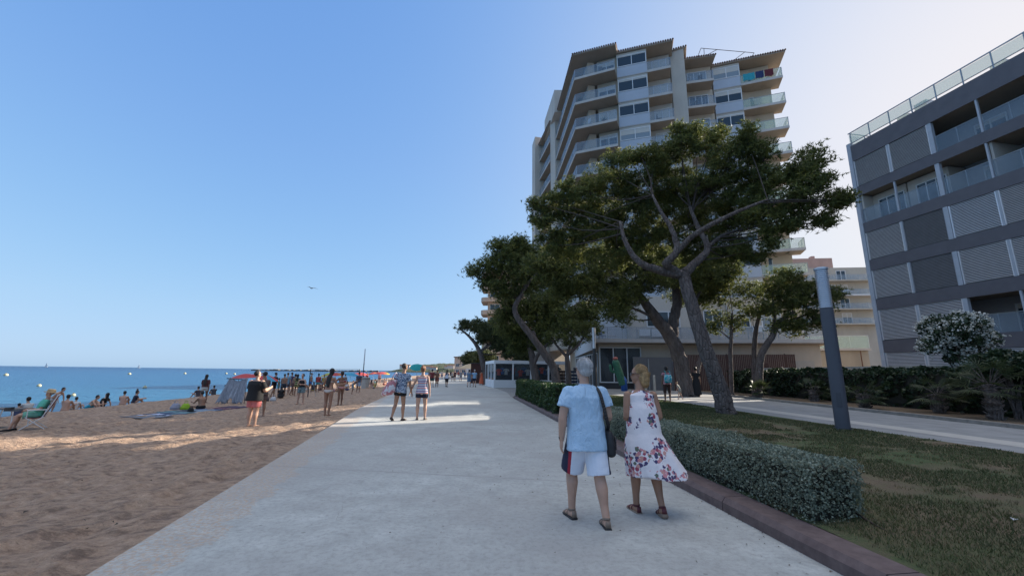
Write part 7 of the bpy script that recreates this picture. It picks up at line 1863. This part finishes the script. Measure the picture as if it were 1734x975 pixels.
part(m, 'body', M_g, sg, smooth=True); sg.scale = (1.1, 1.1, 1.1)
# irrigation pipe and bits of debris
a = atz(1500, 918, .2); b2 = atz(1570, 975, .2)
m = MB(); sp, sr = smooth([(3.45, 4.5, .22), (3.42, 4.0, .17), (3.5, 3.4, .15), (3.62, 2.6, .16), (3.7, 1.6, .15)], [.011] * 5, 5); m.tube(sp, sr, 6)
tag(m.build('irrigation_pipe', mat('brown pipe', (.05, .03, .022), .7), smooth=True), 'thin brown irrigation pipe lying on the soil behind the kerb', 'pipe')
for i, (px, py, c, lb) in enumerate(((1680, 719, (.6, .6, .6), 'white paper scrap lying against the low path kerb'), (1717, 881, (.5, .5, .5), 'pale scrap on the lawn near the right edge'))):
    v = hit(px, py); g = random.Random(i)
    m = MB(); m.add([(0, 0, .01), (.12, .02, .03), (.14, .1, .01), (.03, .09, .045), (.0, 0, .0), (.12, .02, .02), (.14, .1, .0), (.03, .09, .035)], [(0, 1, 2, 3), (7, 6, 5, 4), (0, 4, 5, 1), (1, 5, 6, 2), (2, 6, 7, 3), (3, 7, 4, 0)]); o = m.build('paper_scrap', mat('paper', c, .9)); o.location = v; o.scale = (.45,) * 3; tag(o, lb, 'litter', 'scraps of litter')
# dry leaves on the walk
g = random.Random(9); m = MB()
for k in range(420):
    y = g.uniform(2.0, 16) ; x = kerb_x(y) - g.random() ** 2.2 * 4.2 - .02
    a = g.random() * 6.28; s_ = g.uniform(.006, .018); m.add([(x, y, .004), (x + math.cos(a) * s_ * 2, y + math.sin(a) * s_ * 2, .008), (x + math.cos(a + .8) * s_, y + math.sin(a + .8) * s_, .012)], [(0, 1, 2)])
tag(m.build('dry_leaves', mat('dead leaf', (.10, .07, .045), .9)), 'dead pine needles and leaf crumbs scattered on the promenade', kind='stuff')
m = MB()
for k in range(260):
    px_ = g.uniform(-12, -3.4); y = g.uniform(2.5, 22); e_ = edge_x(y)
    x = e_ - .3 - g.random() * 10; z = sand_z(e_ - x) + .02; s_ = g.uniform(.008, .03); a = g.random() * 6.28
    m.add([(x, y, z), (x + math.cos(a) * s_ * 2, y + math.sin(a) * s_ * 2, z + .012), (x + math.cos(a + 1) * s_, y + math.sin(a + 1) * s_, z + .02)], [(0, 1, 2)])
tag(m.build('beach_debris', mat('dark wrack', (.06, .045, .035), .9)), 'tiny bits of dried wrack and twigs on the sand', kind='stuff')
